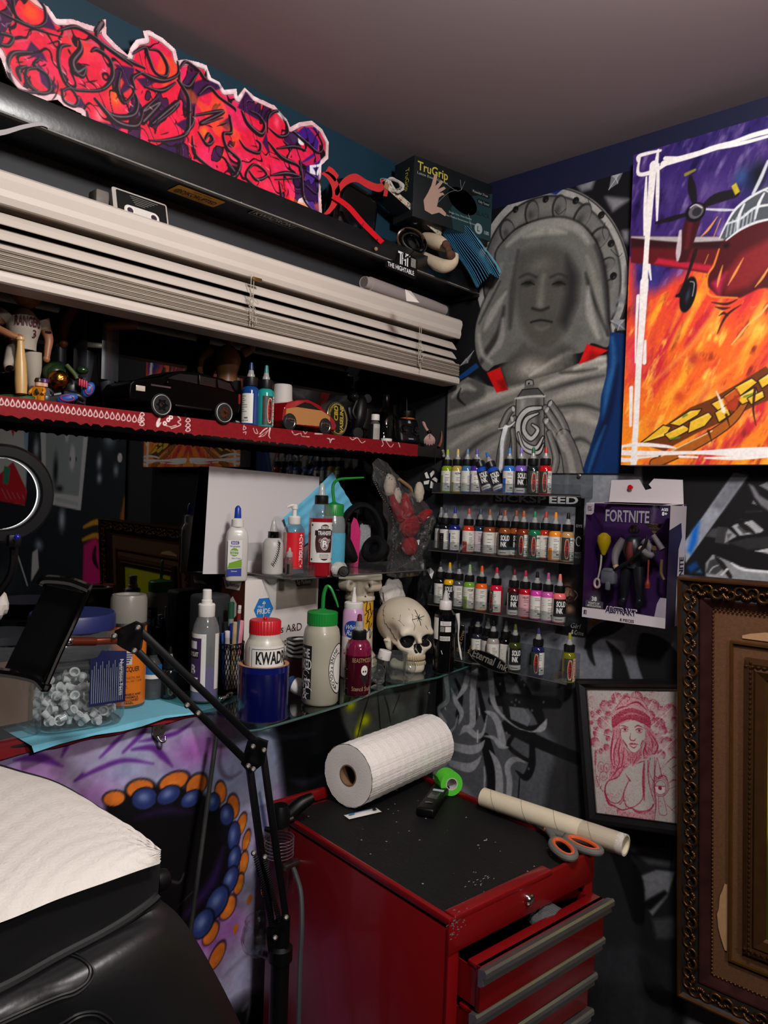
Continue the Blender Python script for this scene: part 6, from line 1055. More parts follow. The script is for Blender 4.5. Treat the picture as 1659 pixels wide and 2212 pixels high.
# ================================================================ window sill, glass plate and everything on them
def nets(fn,lo,hi,n):
 """surface of fn<0 on a grid (naive surface nets)"""
 lo,hi=np.array(lo,float),np.array(hi,float);h=(hi-lo).max()/n;dims=np.ceil((hi-lo)/h).astype(int)+1
 ax=[lo[i]+h*np.arange(dims[i])for i in range(3)];X,Y,Z=np.meshgrid(*ax,indexing='ij');D=fn(X,Y,Z);S=D<0
 cs=[(i,j,k)for i in(0,1)for j in(0,1)for k in(0,1)];sl=lambda A,c:A[c[0]:A.shape[0]-1+c[0],c[1]:A.shape[1]-1+c[1],c[2]:A.shape[2]-1+c[2]]
 cnt=sum(sl(S,c).astype(int)for c in cs);act=(cnt>0)&(cnt<8);acc=np.zeros(act.shape+(3,));num=np.zeros(act.shape)
 for a in range(8):
  for b in range(a+1,8):
   if sum(abs(cs[a][i]-cs[b][i])for i in range(3))!=1:continue
   da,db=sl(D,cs[a]),sl(D,cs[b]);x=(da<0)!=(db<0);t=np.where(x,da/np.where(x,da-db,1),0)
   for i in range(3):acc[...,i]+=np.where(x,cs[a][i]+t*(cs[b][i]-cs[a][i]),0)
   num+=x
 idx=-np.ones(act.shape,int);idx[act]=np.arange(act.sum());ijk=np.argwhere(act);P=lo+h*(ijk+acc[act]/num[act][:,None]);F=[]
 for d in range(3):
  e1,e2=(d+1)%3,(d+2)%3;n0=[slice(1,-1)]*3;n0[d]=slice(0,-1);n1=list(n0);n1[d]=slice(1,None)
  A,B=S[tuple(n0)],S[tuple(n1)];cr_=np.argwhere(A!=B);off=np.ones(3,int);off[d]=0;cr_=cr_+off
  q=[]
  for(u,v)in((1,1),(0,1),(0,0),(1,0)):
   c=cr_.copy();c[:,e1]-=u;c[:,e2]-=v;q.append(idx[c[:,0],c[:,1],c[:,2]])
  q=np.stack(q,1);base=cr_;sg=S[base[:,0],base[:,1],base[:,2]];q[~sg]=q[~sg][:,::-1];F.append(q[(q>=0).all(1)])
 return P,np.concatenate(F)
smin=lambda a,b,k:np.minimum(a,b)-np.maximum(k-np.abs(a-b),0)**2/(4*k)
smax=lambda a,b,k:-smin(-a,-b,k)
def eli(X,Y,Z,c,r):return(np.sqrt(((X-c[0])/r[0])**2+((Y-c[1])/r[1])**2+((Z-c[2])/r[2])**2)-1)*min(r)
def cap_(X,Y,Z,a,b,r):
 a,b=np.array(a,float),np.array(b,float);d=b-a;t=np.clip(((X-a[0])*d[0]+(Y-a[1])*d[1]+(Z-a[2])*d[2])/d.dot(d),0,1)
 return np.sqrt((X-a[0]-t*d[0])**2+(Y-a[1]-t*d[1])**2+(Z-a[2]-t*d[2])**2)-r
S0=SILL+.0015;GP=SILL+.0065
m_plate=clear('plate_glass','#c4d6d0',ro=.02,ior=1.55);m_acry=clear('acrylic','#eef0f0',ro=.03,ior=1.45,fog=.014,fogcol='#c9ccd0')
m_gedge=mat('glass_edge','#3c5a54',ro=.15,spec=.7)
t=thing('glass_plate','clear glass plate lying over the sill and jutting out below the skull','glass plate',(-.37,0,SILL));I=IT(t)
pl=[(-.004,-.122)]+[tuple(onp(2,SILL+.004,*q_)[:2])for q_ in[(945,1463),(832,1484),(760,1515),(678,1541),(600,1564),(562,1575),(540,1578),(524,1574),(500,1554)]]+[(-.75,.12),(-.004,.12)]
MB().prism(pl,.005,0,T=I@Tm((0,0,SILL+.0005))).mk('pane',m_plate,t)
q=MB();pe=cr([(x,y,SILL+.003)for x,y in pl[:10]],1);q.tube(pe,.0024,0,6,T=I);q.mk('polished_edge',m_gedge,t)
for(x,y)in[(-.6,-.06),(-.3,-.06)]:MB().box((x,-.05,SILL-.008),(.014,.09,.014),0,.002,T=I).mk('bracket',m_steel,t)
# blue towels over a red bandana
m_tow=mat('towel_blue','#6db6cc',ro=.9,noise=.08,ns=90,bump=.3,bs=400)
t=tag(MB().grid(lambda u,v:(-1.28+.6*u,-.02+.05*v-.004*sin(u*40),SILL+.0004-(.012 if v==0 else 0)),30,4).mk('red_bandana',m_red),'red bandana lying under the blue towel along the sill','bandana')
# towel outline follows what the photograph shows along the sill's front edge
tw=MB();fr_=[(66,1612),(120,1598),(200,1584),(258,1566),(300,1556),(350,1546),(400,1540),(480,1521),(512,1500)]
top=[onp(2,S0,px,py)for px,py in fr_]
vs=[];n=len(top)
for p in top:vs.append((float(p[0]),float(min(p[1],-.001))-.004,S0+.0006+.001*sin(p[0]*60)))
bk=[(p[0],.1,S0+.0005)for p in vs];dr=[(p[0]+.002,p[1]-.004,p[2]-.006-.004*sin(p[0]*35))for p in vs]
tw.add(bk+vs+dr,[(i,n+i,n+i+1,i+1)for i in range(n-1)]+[(n+i,2*n+i,2*n+i+1,n+i+1)for i in range(n-1)],0,True)
tag(tw.mk('disposable_towel',m_tow),'pale blue disposable towel spread along the window sill','towel')
p=onp(2,S0+.001,20,1566);tag(MB().box((0,0,0),(.11,.016,.0008),0,T=Tm((float(p[0])-.02,float(p[1]),S0+.002),rz=.05)).mk('printed_strip',mat('strip_print','#8f8d88',ro=.6,noise=.9,ns=220)),'crumpled printed wrapper strip on the red bandana','wrapper')
# ---- jar of ink caps
p=stand(150,1584,S0+.001,.076);p[1]=min(p[1],.066);JP=p.copy();t=thing('cap_jar','big clear plastic jar with navy lid full of ink caps','jar',p,-.12)
m_pet=clear('pet_clear','#e9ecec',ro=.06,fog=.085,fogcol='#b8bcc0');m_pet2=clear('milky_clear','#e9ecec',ro=.08,fog=.22,fogcol='#b9bbbd')
pr=[(.06,0),(.072,.002),(.077,.012),(.077,.05)]
for k in range(4):z=.058+k*.016;pr+=[(.077,z),(.0735,z+.004),(.0735,z+.008),(.077,z+.012)]
pr+=[(.077,.125),(.074,.14),(.066,.15),(.064,.158)]
MB().lt(pr,0,48,n=4.2,cap=False).mk('body',m_pet,t);MB().lt([(.058,.001),(0,.001)],0,40,n=4.2).mk('base',m_pet,t)
MB().lt([(.067,.156),(.0695,.158),(.0695,.18),(.067,.184),(0,.184)],0,60,rib=1,ribd=-.012).mk('lid',mat('lid_navy','#1a2358',ro=.45),t)
q=MB();Tl=Tm((.034,0,0));q.add([Tl@Vector((x,-.0785,z))for x,z in[(-.03,.04),(.03,.04),(.03,.125),(-.012,.13),(-.018,.12),(-.03,.118)]],[(0,1,2,3,4,5)]);lo=q.mk('nutrition_label',mat('label_navy','#131a4a',ro=.5),t)
q=MB()
for k in range(16):q.add([Tl@Vector((x,-.0789,z))for x,z in[(-.027+.0034*k,.044),(-.0262+.0034*k,.044),(-.0262+.0034*k,.1+.018*((k*7)%3)/3),(-.027+.0034*k,.1+.018*((k*7)%3)/3)]],[(0,1,2,3)])
q.mk('print',m_gpale,lo);q=MB();q.text('Nutrition Facts',.006,0,Tl@Tm((.022,-.079,.082),rx=PI/2)@Tm(rz=-PI/2),width=.06);q.mk('lettering',m_wink,lo)
m_icap=clear('ink_cap','#f4f6f6',ro=.2,fog=.62,fogcol='#f6fafa');proto=None;rr=random.Random(12)
pos=[]
for k in range(3000):
 if len(pos)>=105:break
 a,r=rr.uniform(0,2*PI),.069*sqrt(rr.random());x,y=r*cos(a),r*sin(a);hm=.072-.036*(r/.066)**2+.01*sin(a);z=rr.uniform(.009,max(.012,hm))
 if all((x-b[0])**2+(y-b[1])**2+(z-b[2])**2>.0136**2 for b in pos):pos.append((x,y,z))
for k,(x,y,z)in enumerate(pos):
 s_=rr.uniform(.85,1.15);T=Tm((JP[0]+x,JP[1]+y,JP[2]+z),rr.uniform(-1.6,1.6),rr.uniform(-1.6,1.6),rr.uniform(0,6),s_)
 if proto is None:
  q=MB();q.lt([(.0045,-.0055),(.0058,.005),(.0082,.0055),(.0082,.0062),(.0054,.0058),(.0042,-.0048),(0,-.0048)],0,14);proto=q.mk('ink_cup',m_icap);o=proto
 else:o=proto.copy();COL.objects.link(o)
 o.matrix_world=T;tag(o,'clear plastic ink cup loose inside the big jar','ink cup','ink cups in the jar')
 # ---- tub with a brown card behind the phone holder
p=stand(2,1562,S0,.05);t=thing('clear_tub','clear plastic tub with a tan card inside standing next to the cap jar','tub',(float(p[0])-.04,.064,S0));MB().lt([(.05,0),(.055,.004),(.055,.125),(.05,.14),(.048,.15)],0,36,n=4,cap=False).mk('body',m_pet,t);MB().lt([(.052,.148),(.054,.15),(.054,.162),(0,.164)],0,40).mk('lid',mat('lid_dark','#23262c',ro=.4),t)
MB().box((0.,-.03,.07),(.08,.002,.1),0).mk('card',mat('tan_card','#6b523c',ro=.9),t)
# ---- lacquer spray can
p=stand(272,1532,S0+.001,.033);t=thing('spray_can','orange lacquer spray can with a dented clear cap','spray can',p,face(p)-.1);r=.033
MB().lt([(r*.92,0),(r,.003),(r,.006)],0,36).mk('rim',m_steel,t);MB().lt([(r,.006),(r,.147)],0,40).mk('body',mat('can_orange','#d26e1c',ro=.3,coat=.3),t)
MB().lt([(r,.147),(r*1.04,.149),(r*1.02,.153),(r*.8,.158),(r*.5,.166)],0,36).mk('shoulder',m_steel,t)
MB().lt([(r*.97,.15),(r*.99,.156),(r*.98,.196),(r*.9,.203),(r*.7,.2035),(r*.62,.199),(0,.199)],0,36).mk('cap',clear('cap_frost','#d8d4cc',ro=.3,fog=.5,fogcol='#a9a59c'),t)
m_pblk=mat('print_dark','#1c1210',ro=.6);q=MB();q.text('LACQUER',.0085,0,fn=cylfn(r*1.01,.072,.28),width=.034,bold=.02);q.text('PAINT CO.',.0125,0,fn=cylfn(r*1.01,.13,.05),bold=.03,width=.05);q.text('PRODUCTS, INC.',.0038,0,fn=cylfn(r*1.01,.056,.3));q.text('Brooklyn, NY 11218',.0036,0,fn=cylfn(r*1.01,.05,.3));q.text('OZ.',.005,0,fn=cylfn(r*1.01,.04,0.))
for i,s_ in enumerate(['FLAMMABLE AND','OR HARMFUL','SWALLOWED','PANEL.']):q.text(s_,.004,0,fn=cylfn(r*1.01,.026-i*.0052,.25),bold=.02)
q.mk('lettering',m_pblk,t);q=MB();q.patch(r*1.006,.08,.105,-1.2,.35,0,12);q.mk('torn_label',mat('torn_white','#b8b4b0',ro=.7),t);q=MB();[q.patch(r*1.01,.083+k*.004,.085+k*.004,-.5+.1*(k%2),.2+.05*k,0,6)for k in range(5)];q.mk('violet_print',mat('violet','#2c2258',ro=.6),t)
# ---- small bottles and cup
def bottle(name,label,cat,p,prof,mats_,rz=0,seg=28,T=None,group=None,**k):
 t=thing(name,label,cat,p,face(p)+rz,group,T);MB().lt(prof,0,seg,**k).mk('body',mats_,t);return t
m_liq=clear('water','#c9d6d8',ro=.02,ior=1.33,fog=.12,fogcol='#7a8c92')
p=stand(328,1513,S0+.001,.018);t=bottle('liquid_bottle','small clear bottle with a blue label between the spray can and the cup','bottle',p,[(.015,0),(.0175,.003),(.0175,.062),(.01,.076),(.008,.078),(.008,.086)],m_pet);MB().lt([(.0165,.002),(.0165,.032),(0,.032)],0,24).mk('liquid',m_liq,t);q=MB();q.patch(.0178,.048,.066,-1.2,1.2,0,14);q.mk('label',mat('label_blue','#1a5a96',ro=.5),t);q=MB();q.text('E',.01,0,fn=cylfn(.018,.0555,.3),bold=.02);q.mk('lettering',m_wink,t);q=MB();q.patch(.0178,.04,.048,-1.2,1.2,0,14);q.mk('white_band',m_label,t);MB().lt([(.009,.084),(.0095,.085),(.0095,.098),(0,.099)],0,20).mk('cap',m_cap,t)
p=stand(365,1512,S0+.001,.0145);t=ink('ink_bottle','small dark dropper bottle with a green crest beside the clear cup','small bottles on the sill',p,'#0c1014','N','#0c0c0c',r=.0145,hb=.058,seed=3);q=MB();q.add([(.0149*sin(.2+.45*cos(a)),-.0149*cos(.2+.45*cos(a)),.022+.014*sin(a))for a in np.linspace(0,2*PI,19)[:-1]],[tuple(range(18))]);q.mk('crest',mat('crest_green','#26341c',ro=.6,noise=.9,ns=300),t)
p=stand(385,1482,S0+.001,.021);p[1]+=.02;t=bottle('plastic_cup','clear ribbed plastic cup behind the lamp arm','cup',p,[(.019,0),(.02,.002),(.0225,.03),(.0222,.033),(.0235,.045),(.0232,.048),(.0245,.058),(.0252,.072),(.0262,.073),(.0262,.0745),(.0248,.0745)],m_pet,cap=False);MB().lt([(.0195,.001),(0,.001)],0,24).mk('base',m_pet,t)
# spray bottle with violet liquid
p=stand(440,1519,GP,.0255);t=thing('spray_bottle','clear spray bottle half full of violet liquid on the blue towel','spray bottle',p,face(p)-.2);r=.0255
MB().lt([(r*.9,0),(r,.003),(r,.125),(r*.93,.14),(r*.72,.154),(r*.5,.162)],0,34,cap=False).mk('body',m_pet2,t);MB().lt([(r*.96,.004),(r*.96,.062),(0,.062)],0,34,cap=False).mk('liquid',mat('violet_liquid','#3a1a8c',ro=.1,coat=.4),t)
MB().lt([(r*.6,.158),(r*.62,.159),(r*.62,.18),(r*.55,.182),(r*.4,.182),(r*.4,.188),(r*.34,.19),(r*.33,.207),(r*.28,.2085),(0,.2085)],0,26).mk('sprayer',m_white,t);MB().cyl((0,0,.01),(0,.004,.16),.0016).mk('dip_tube',m_pet,t)
m_bsu=mat('label_lilac','#3b2450',ro=.5);q=MB();q.patch(r*1.005,.02,.128,-1.7,.25,0,16);lo=q.mk('label',m_label,t);q=MB();q.patch(r*1.01,.03,.12,-1.7,-.1,0,14);q.mk('label_panel',m_bsu,lo)
q=MB();q.patch(r*1.014,.082,.098,-1.7,-.28,0,10);q.mk('label_bar',m_ink,lo);q=MB();q.text('BOYSUIT',.008,0,fn=cylfn(r*1.02,.09,-.8),bold=.02,width=.026);q.text('B',.016,0,fn=cylfn(r*1.02,.062,-.75),bold=.03)
for z,a in[(.116,-.02),(.026,-.12)]:q.patch(r*1.018,z-.003,z+.003,a,a+.2,0,3)
q.patch(r*1.016,.1,.114,-1.5,-.45,0,8);q.patch(r*1.016,.044,.047,-1.5,-.3,0,8);q.patch(r*1.016,.032,.04,-1.5,-.6,0,8);q.mk('lettering',m_wink,lo)
q=MB();q.patch(r*1.005,.024,.128,.95,1.4,0,6);q.mk('back_label',m_label,t)
# dark loudspeaker cube behind
p=onp(1,.1,455,1380);tag(MB().box((0,0,.095),(.07,.05,.19),0,.008,3,T=Tm((float(p[0]),.105,S0))).mk('speaker_box',mat('dark_grey_plastic','#1d1e20',ro=.7)),'dark grey upright speaker box behind the spray bottle','speaker')
# mesh pen cup and its pens
p=stand(499,1498,GP,.0275);p[0]-=.006;PC=p.copy();t=thing('pen_cup','black wire mesh cup holding pens and markers','pen cup',p,face(p));r=.0275
q=MB();n=30
for k in range(n):
 for sg in(1,-1):q.tube([(r*cos(2*PI*k/n+sg*1.*j/6),r*sin(2*PI*k/n+sg*1.*j/6),.002+.093*j/6)for j in range(7)],.00065,0,4)
o=q.mk('mesh_wall',m_blackp,t);o['kind']='stuff' if False else 'thing';del o['kind']
for z in(.001,.096):MB().tube([(r*cos(a),r*sin(a),z)for a in np.linspace(0,2*PI,33)[:-1]],.0017,0,6,closed=True).mk('rim',m_blackp,t)
MB().lt([(r,.001),(0,.0012)],0,24).mk('base',m_blackp,t)
def pen(lab,dx,dy,lean,L,r,cols,nm='pen',tipz=None):
 d=face(PC);c_,s_=cos(d),sin(d);wx,wy=c_*dx-s_*dy,s_*dx+c_*dy
 T=Tm((PC[0]+wx*.55,PC[1]+wy*.55,PC[2]+.004))@Euler((-wy*lean,wx*lean,0)).to_matrix().to_4x4();t=thing(nm,lab,'pen',group='pens in the mesh cup',T=T);z=0
 for nm_,a,b,rr_,col in cols:
  MB().lt([(rr_*.7,a*L),(rr_,a*L+.001),(rr_,b*L-.001),(rr_*.75,b*L)],0,14).mk(nm_,mat('pen_'+col,col,ro=.35),t)
 return t
pen('grey marker with a dark green cap, tallest in the mesh cup',0.,.01,6,.17,.0058,[('barrel',0,.84,.0058,'#77807a'),('cap',.8,1,.0064,'#1f4a32')])
pen('pencil with red and white bands and an eraser in the mesh cup',.012,-.002,5,.166,.0036,[('barrel',0,.82,.0036,'#2b4a60'),('band',.82,.9,.0038,'#7a1a1c'),('ferrule',.9,.95,.0037,'#b8b0a4'),('eraser',.95,1,.0035,'#cfc9c2')])
pen('pink highlighter in the mesh cup beside the vitamin box',.02,.004,3,.135,.0066,[('barrel',0,.5,.0066,'#c8c4be'),('cap',.48,1,.0068,'#d48a9a')])
pen('white labelled pen leaning to the front of the mesh cup',-.006,-.018,4,.118,.005,[('barrel',0,.9,.005,'#b5aeb4'),('cap',.88,1,.0052,'#d2ccd0')])
pen('tan wooden pencil in the mesh cup',.01,-.012,2,.134,.0046,[('barrel',0,1,.0046,'#b09a74')])
pen('blue ballpoint in the mesh cup',-.016,-.01,3,.112,.004,[('barrel',0,.86,.004,'#1c3c8a'),('cap',.84,1,.0044,'#2a55a8')])
pen('black marker in the mesh cup',-.01,.004,4,.132,.006,[('barrel',0,.8,.0056,'#111214'),('cap',.78,1,.006,'#16171a')])
pen('slim dark pen leaning at the far side of the mesh cup',-.02,.006,4,.142,.0034,[('barrel',0,1,.0034,'#1f2226')])
pen('dark blue marker between the pencils in the mesh cup',.004,-.004,2,.13,.005,[('barrel',0,.78,.005,'#14182c'),('cap',.76,1,.0056,'#1b2c86')])
# vitamin ointment carton
x0,x1,y0,h=-.574,-.374,.047,.2145;t=thing('ointment_carton','white and brown carton of ointment packets on the sill','box',((x0+x1)/2,y0+.041,GP));I=IT(t);w=x1-x0
m_cart=mat('carton_white','#cfc9c4',ro=.55);m_brn=mat('carton_brown','#4c1a12',ro=.5);MB().box((0,0,h/2),(w,.082,h),0,.001).mk('carton',m_cart,t)
F=Tm((0,-.0415,0),rx=PI/2);Sd=Tm((-w/2-.0005,0,0),rx=PI/2,rz=-PI/2)
q=MB();q.flat([(-.041,.002),(.04,.002),(.04,h-.002),(-.041,h-.002)],T=Sd);q.mk('side_panel',m_brn,t)
q=MB();q.flat([(.028,h-.001),(.084,h-.001),(.076,h-.02),(.036,h-.02)],T=F);q.mk('packet_tab',m_brn,t);q=MB();q.text('5g Packets',.0085,0,F@Tm((.056,h-.0105,.0004)),bold=.01,width=.04);q.mk('lettering',m_wink,t)
q=MB();q.flat([(-.035,h-.001),(.03,h-.001),(.022,h-.022),(-.027,h-.022)],T=Sd@Tm((0,0,.0003)));q.flat([(-.016,h-.05),(0,h-.036),(.014,h-.05),(.014,h-.074),(0,h-.086),(-.016,h-.074)],T=Sd@Tm((0,0,.0003)));q.mk('side_print',m_label,t)
q=MB();q.text('5g Packets',.0075,0,Sd@Tm((-.002,h-.012,.0006)),width=.046,bold=.01);q.mk('lettering',m_brn,t);q=MB();q.text('Vitamins',.015,0,Sd@Tm((-.004,h-.106,.0006)),width=.07);q.text('Ointment',.015,0,Sd@Tm((-.004,h-.15,.0006)),width=.07);q.mk('lettering',m_label,t)
m_mp=mat('badge_blue','#1c6fb8',ro=.5);hx_=[(-.0255,0.),(-.0128,.023),(.0128,.023),(.0255,0),(.0128,-.023),(-.0128,-.023)]
q=MB();q.flat([(x-.052,y+h-.062)for x,y in hx_],T=F);q.mk('badge',m_mp,t);q=MB();q.text('PRIDE',.0105,0,F@Tm((-.052,h-.066,.0004)),bold=.01,width=.034);q.text('Med',.006,0,F@Tm((-.061,h-.056,.0004)),width=.012);q.flat([(-.0525,h-.045),(-.0515,h-.045),(-.0515,h-.08),(-.0525,h-.08)],T=F@Tm((0,0,.0004)));q.flat([(-.0565,h-.05),(-.052,h-.044),(-.0475,h-.05),(-.052,h-.052)],T=F@Tm((0,0,.0004)));q.mk('lettering',m_wink,t)
m_mar=mat('print_maroon','#3c1218',ro=.6);q=MB();q.text('Vitamins A&D',.0165,0,F@Tm((-.01,h-.108,.0004)),width=.128);q.text('Ointment',.0165,0,F@Tm((-.03,h-.136,.0004)),width=.085);q.text('Lanolin Petrolatum USP 76%',.0085,0,F@Tm((-.01,h-.158,.0004)),width=.128);q.text('Skin Protectant Ointment',.007,0,F@Tm((-.025,h-.174,.0004)),width=.1);q.mk('lettering',m_mar,t)
q=MB();q.flat([(-.02,h-.0005),(.094,h-.0005),(.094,h-.062),(-.02,h-.066)],T=F@Tm((0,0,.0002)));q.mk('packing_tape',clear('tape_clear','#d8d4ce',ro=.1,fog=.05,fogcol='#8d8a86'),t)
# ---- blue tape roll with a squeeze bottle standing in it
p=stand(566,1565,GP,.0445);t=thing('tape_roll','wide roll of dark blue tape on the glass plate','tape roll',p,face(p));R=.0445
MB().lt([(R-.0045,.0005),(R,.001),(R,.094),(R-.0005,.095)],0,48,cap=False).mk('tape',mat('tape_blue','#05083e',ro=.2,coat=.5),t);MB().lt([(R-.0048,.0003),(R-.0005,.0003),(R-.0005,.0952),(R-.0075,.0952),(R-.0075,.0005)],0,48,cap=False).mk('cardboard_core',mat('card_core','#9a6f48',ro=.8),t)
q=MB();q.patch(R*1.003,.084,.0948,-1.2,1.5,0,20);q.mk('loose_end',mat('tape_blue2','#0b1458',ro=.2,coat=.5),t);MB().lt([(R*1.002,.0008),(R*1.02,.0015),(R*1.002,.003)],0,40,cap=False).mk('film_edge',m_acry,t)
m_ldpe=mat('milky_plastic','#b4b1a4',ro=.35,trans=0.,coat=.2);r=.0345;t=thing('squeeze_bottle','milky bottle with a red ribbed cap standing inside the blue tape roll','bottle',p+np.array([0,0,.0003]),face(p)+.15)
MB().lt([(r*.94,0),(r,.003),(r,.118),(r*.97,.128),(r*.85,.137),(r*.79,.14),(r*.79,.148)],0,40).mk('body',m_ldpe,t);MB().lt([(.0262,.1465),(.0278,.148),(.0278,.169),(.026,.1715),(0,.1725)],0,72,rib=1,ribd=-.03).mk('cap',mat('cap_red','#b0121e',ro=.4),t);MB().sphere((-.001,-.004,.174),(.0035,.0035,.004),0,10,7).mk('cut_spout',MATS['cap_red'],t)
q=MB();q.patch(r*1.006,.066,.13,-.95,1.1,0,22);lo=q.mk('label',m_label,t);q=MB();q.text('KWADRON',.0205,0,fn=cylfn(r*1.012,.1105,.62),bold=.035,width=.083);q.mk('lettering',m_ink,lo)
q=MB();q.patch(r*1.01,.1245,.1255,-.8,1.1,0,20);q.patch(r*1.01,.068,.1245,-.815,-.79,0,1);q.mk('label_border',m_ink,lo)
# ---- wash bottle on the plate
m_gcap=mat('cap_green','#0f7a2c',ro=.4);m_wash=mat('wash_plastic','#9f9b8a',ro=.3,coat=.2)
def washer(p,r,hb,label,bodym,tube,rz=0.):
 t=thing('wash_bottle',label,'wash bottle',p,face(p)+rz);MB().lt([(r*.92,0),(r,.004),(r,hb*.45),(r*.975,hb*.55),(r,hb*.66),(r,hb*.83),(r*.93,hb*.92),(r*.8,hb*.965),(r*.78,hb)],0,42).mk('body',bodym,t)
 MB().lt([(r*.8,hb-.004),(r*.83,hb-.003),(r*.83,hb+.019),(r*.78,hb+.021),(r*.3,hb+.0235),(r*.16,hb+.026),(0,hb+.026)],0,80,rib=1,ribd=-.022).mk('cap',m_gcap,t)
 C_=cr(tube,7);MB().tube(C_,[.0035-.0021*(k/len(C_))**2.5 for k in range(len(C_))],0,10).mk('spout',m_gcap,t);return t
p=stand(690,1527,GP,.035);zc=.174
t=washer(p,.035,.152,'milky wash bottle with green cap and bent spout on the glass plate',m_wash,[(0,0,zc),(.001,0,zc+.03),(.006,0,zc+.046),(.014,-.002,zc+.043),(.024,-.004,zc+.022),(.029,-.005,zc+.008)])
q=MB();q.patch(.0353,.012,.112,-1.65,-.52,0,14);lo=q.mk('sticker',m_ink,t);q=MB();q.text('THE',.016,0,fn=cylfn(.0357,.098,-.95),bold=.02,width=.022);q.text('INKED',.019,0,fn=cylfn(.0357,.077,-1.),bold=.02,width=.034);q.text('Arts',.026,0,fn=cylfn(.0357,.046,-1.),bold=.01,width=.03,shear=.3);q.text('&',.02,0,fn=cylfn(.0357,.022,-.95),width=.014)
for k in range(3):q.add([(.0357*sin(-.9+.25*cos(a)+.1*k),-.0357*cos(-.9+.25*cos(a)+.1*k),.06-.016*k+.006*sin(a))for a in np.linspace(0,5,14)]+[(.0357*sin(-.9+.21*cos(a)+.1*k),-.0357*cos(-.9+.21*cos(a)+.1*k),.06-.016*k+.005*sin(a))for a in np.linspace(5,0,14)],[tuple(range(28))])
q.mk('lettering',m_wink,lo)
for f_,d,m_ in((1,1.006,m_ink),(.955,1.01,m_label),(.62,1.014,m_ink),(.58,1.018,m_label)):q=MB();q.disc(.035*d,1.15,.72*f_,.068,.048*f_);o=q.mk('round_sticker',m_,t)
q=MB()
for k,ch in enumerate('SHINE*COLOUR'[::1]):
 a=PI*.62+k*PI*.76/11;aa=1.15+.57*cos(a);zz=.068+.038*sin(a);rot=a+PI/2
 f2=cylfn(.035*1.022,zz,aa);q.text(ch,.0068,0,fn=lambda x,y,f2=f2,rot=rot:f2(x*cos(rot)-y*sin(rot),x*sin(rot)+y*cos(rot)),bold=.02)
q.mk('round_lettering',m_ink,t)
# hair mousse can
p=onp(1,-.035,752,1500);p=np.array([p[0]+.008,-.035,GP]);t=thing('mousse_can','pink and white hair mousse can behind the red bottle','spray can',p,face(p));r=.0235
m_pinkc=mat('can_pink','#c79ac0',ro=.25,coat=.3);MB().lt([(r*.94,0),(r,.003),(r,.135),(r*.97,.143),(r*.86,.15)],0,36).mk('body',m_pinkc,t);MB().lt([(r*.84,.149),(r*.88,.151),(r*.88,.162),(r*.78,.164),(r*.25,.164),(r*.24,.172),(r*.13,.186),(r*.13,.196),(0,.196)],0,28).mk('cap',m_white,t)
q=MB();q.patch(r*1.004,.002,.09,-1.5,1.5,0,20);q.mk('white_field',m_cart,t);q=MB();q.disc(r*1.01,-.05,.85,.107,.019);q.mk('oval',mat('oval_blue','#143a8c',ro=.4),t)
q=MB();q.text('White',.01,0,fn=cylfn(r*1.02,.112,-.1),shear=.3,width=.028);q.text('Rain',.011,0,fn=cylfn(r*1.02,.1,-.12),shear=.3,width=.024);q.mk('lettering',m_wink,t);q=MB();q.patch(r*1.012,.072,.086,-.42,.2,0,6);q.mk('price_tag',mat('price_orange','#e8481c',ro=.5),t);q=MB();q.text('13',.007,0,fn=cylfn(r*1.02,.079,-.1));q.mk('price',m_pblk,t)
q=MB();q.text('style',.008,0,fn=cylfn(r*1.012,.062,-.4),width=.026);q.patch(r*1.012,.052,.056,-.9,.4,0,6);q.mk('pink_print',mat('print_magenta','#a0246c',ro=.5),t)
# red stencil bottle
p=stand(771,1506,GP,.027);t=thing('stencil_bottle','dark red bottle with a bearded skull print on the glass plate','bottle',p,face(p));r=.027;m_wine=mat('wine_liquid','#3f0717',ro=.1,coat=.7)
MB().lt([(r*.9,0),(r,.004),(r,.08)],0,38).mk('body',m_wine,t);MB().lt([(r,.08),(r*.985,.09),(r*.86,.102),(r*.6,.109),(r*.52,.11)],0,38,cap=False).mk('shoulder',mat('wine_clear','#6c1436',ro=.08,coat=.8),t);MB().lt([(r*.54,.108),(r*.56,.109),(r*.56,.126),(r*.5,.128),(0,.128)],0,40,rib=1,ribd=-.03).mk('cap',m_cap,t);MB().lt([(r*.33,.127),(r*.3,.137),(r*.24,.146)],0,18).mk('nozzle',m_noz,t);MB().lt([(r*.22,.144),(r*.16,.158),(0,.16)],0,16).mk('tip',mat('tip_plum','#5a2238',ro=.3),t)
m_gl=mat('print_gold','#a08868',ro=.4);q=MB();q.text('BEASTMODE',.0085,0,fn=cylfn(r*1.01,.072,.35),width=.042);q.text('Stencil Stuff',.0085,0,fn=cylfn(r*1.01,.016,.35),width=.042);q.mk('lettering',m_gl,t);q=MB();[q.patch(r*1.006,.014+k*.0038,.0146+k*.0038,-1.2,-1.2+(.4 if k%5==0 else .22),0,3)for k in range(15)];q.mk('scale_print',m_gl,t)
q=MB();q.disc(r*1.012,.5,.26,.052,.01);q.mk('skull_print',m_label,t);q=MB()
for dx in(-.09,.09):q.add([(r*1.02*sin(.5+dx+.06*cos(a)),-r*1.02*cos(.5+dx+.06*cos(a)),.05+.0022*sin(a))for a in np.linspace(0,2*PI,13)[:-1]],[tuple(range(12))])
q.add([(r*1.016*sin(.5+x),-r*1.016*cos(.5+x),z)for x,z in[(-.24,.046),(-.1,.043),(.1,.043),(.24,.046),(.18,.03),(.02,.021),(-.16,.03)]],[tuple(range(7))]);q.mk('beard_print',m_ink,t)
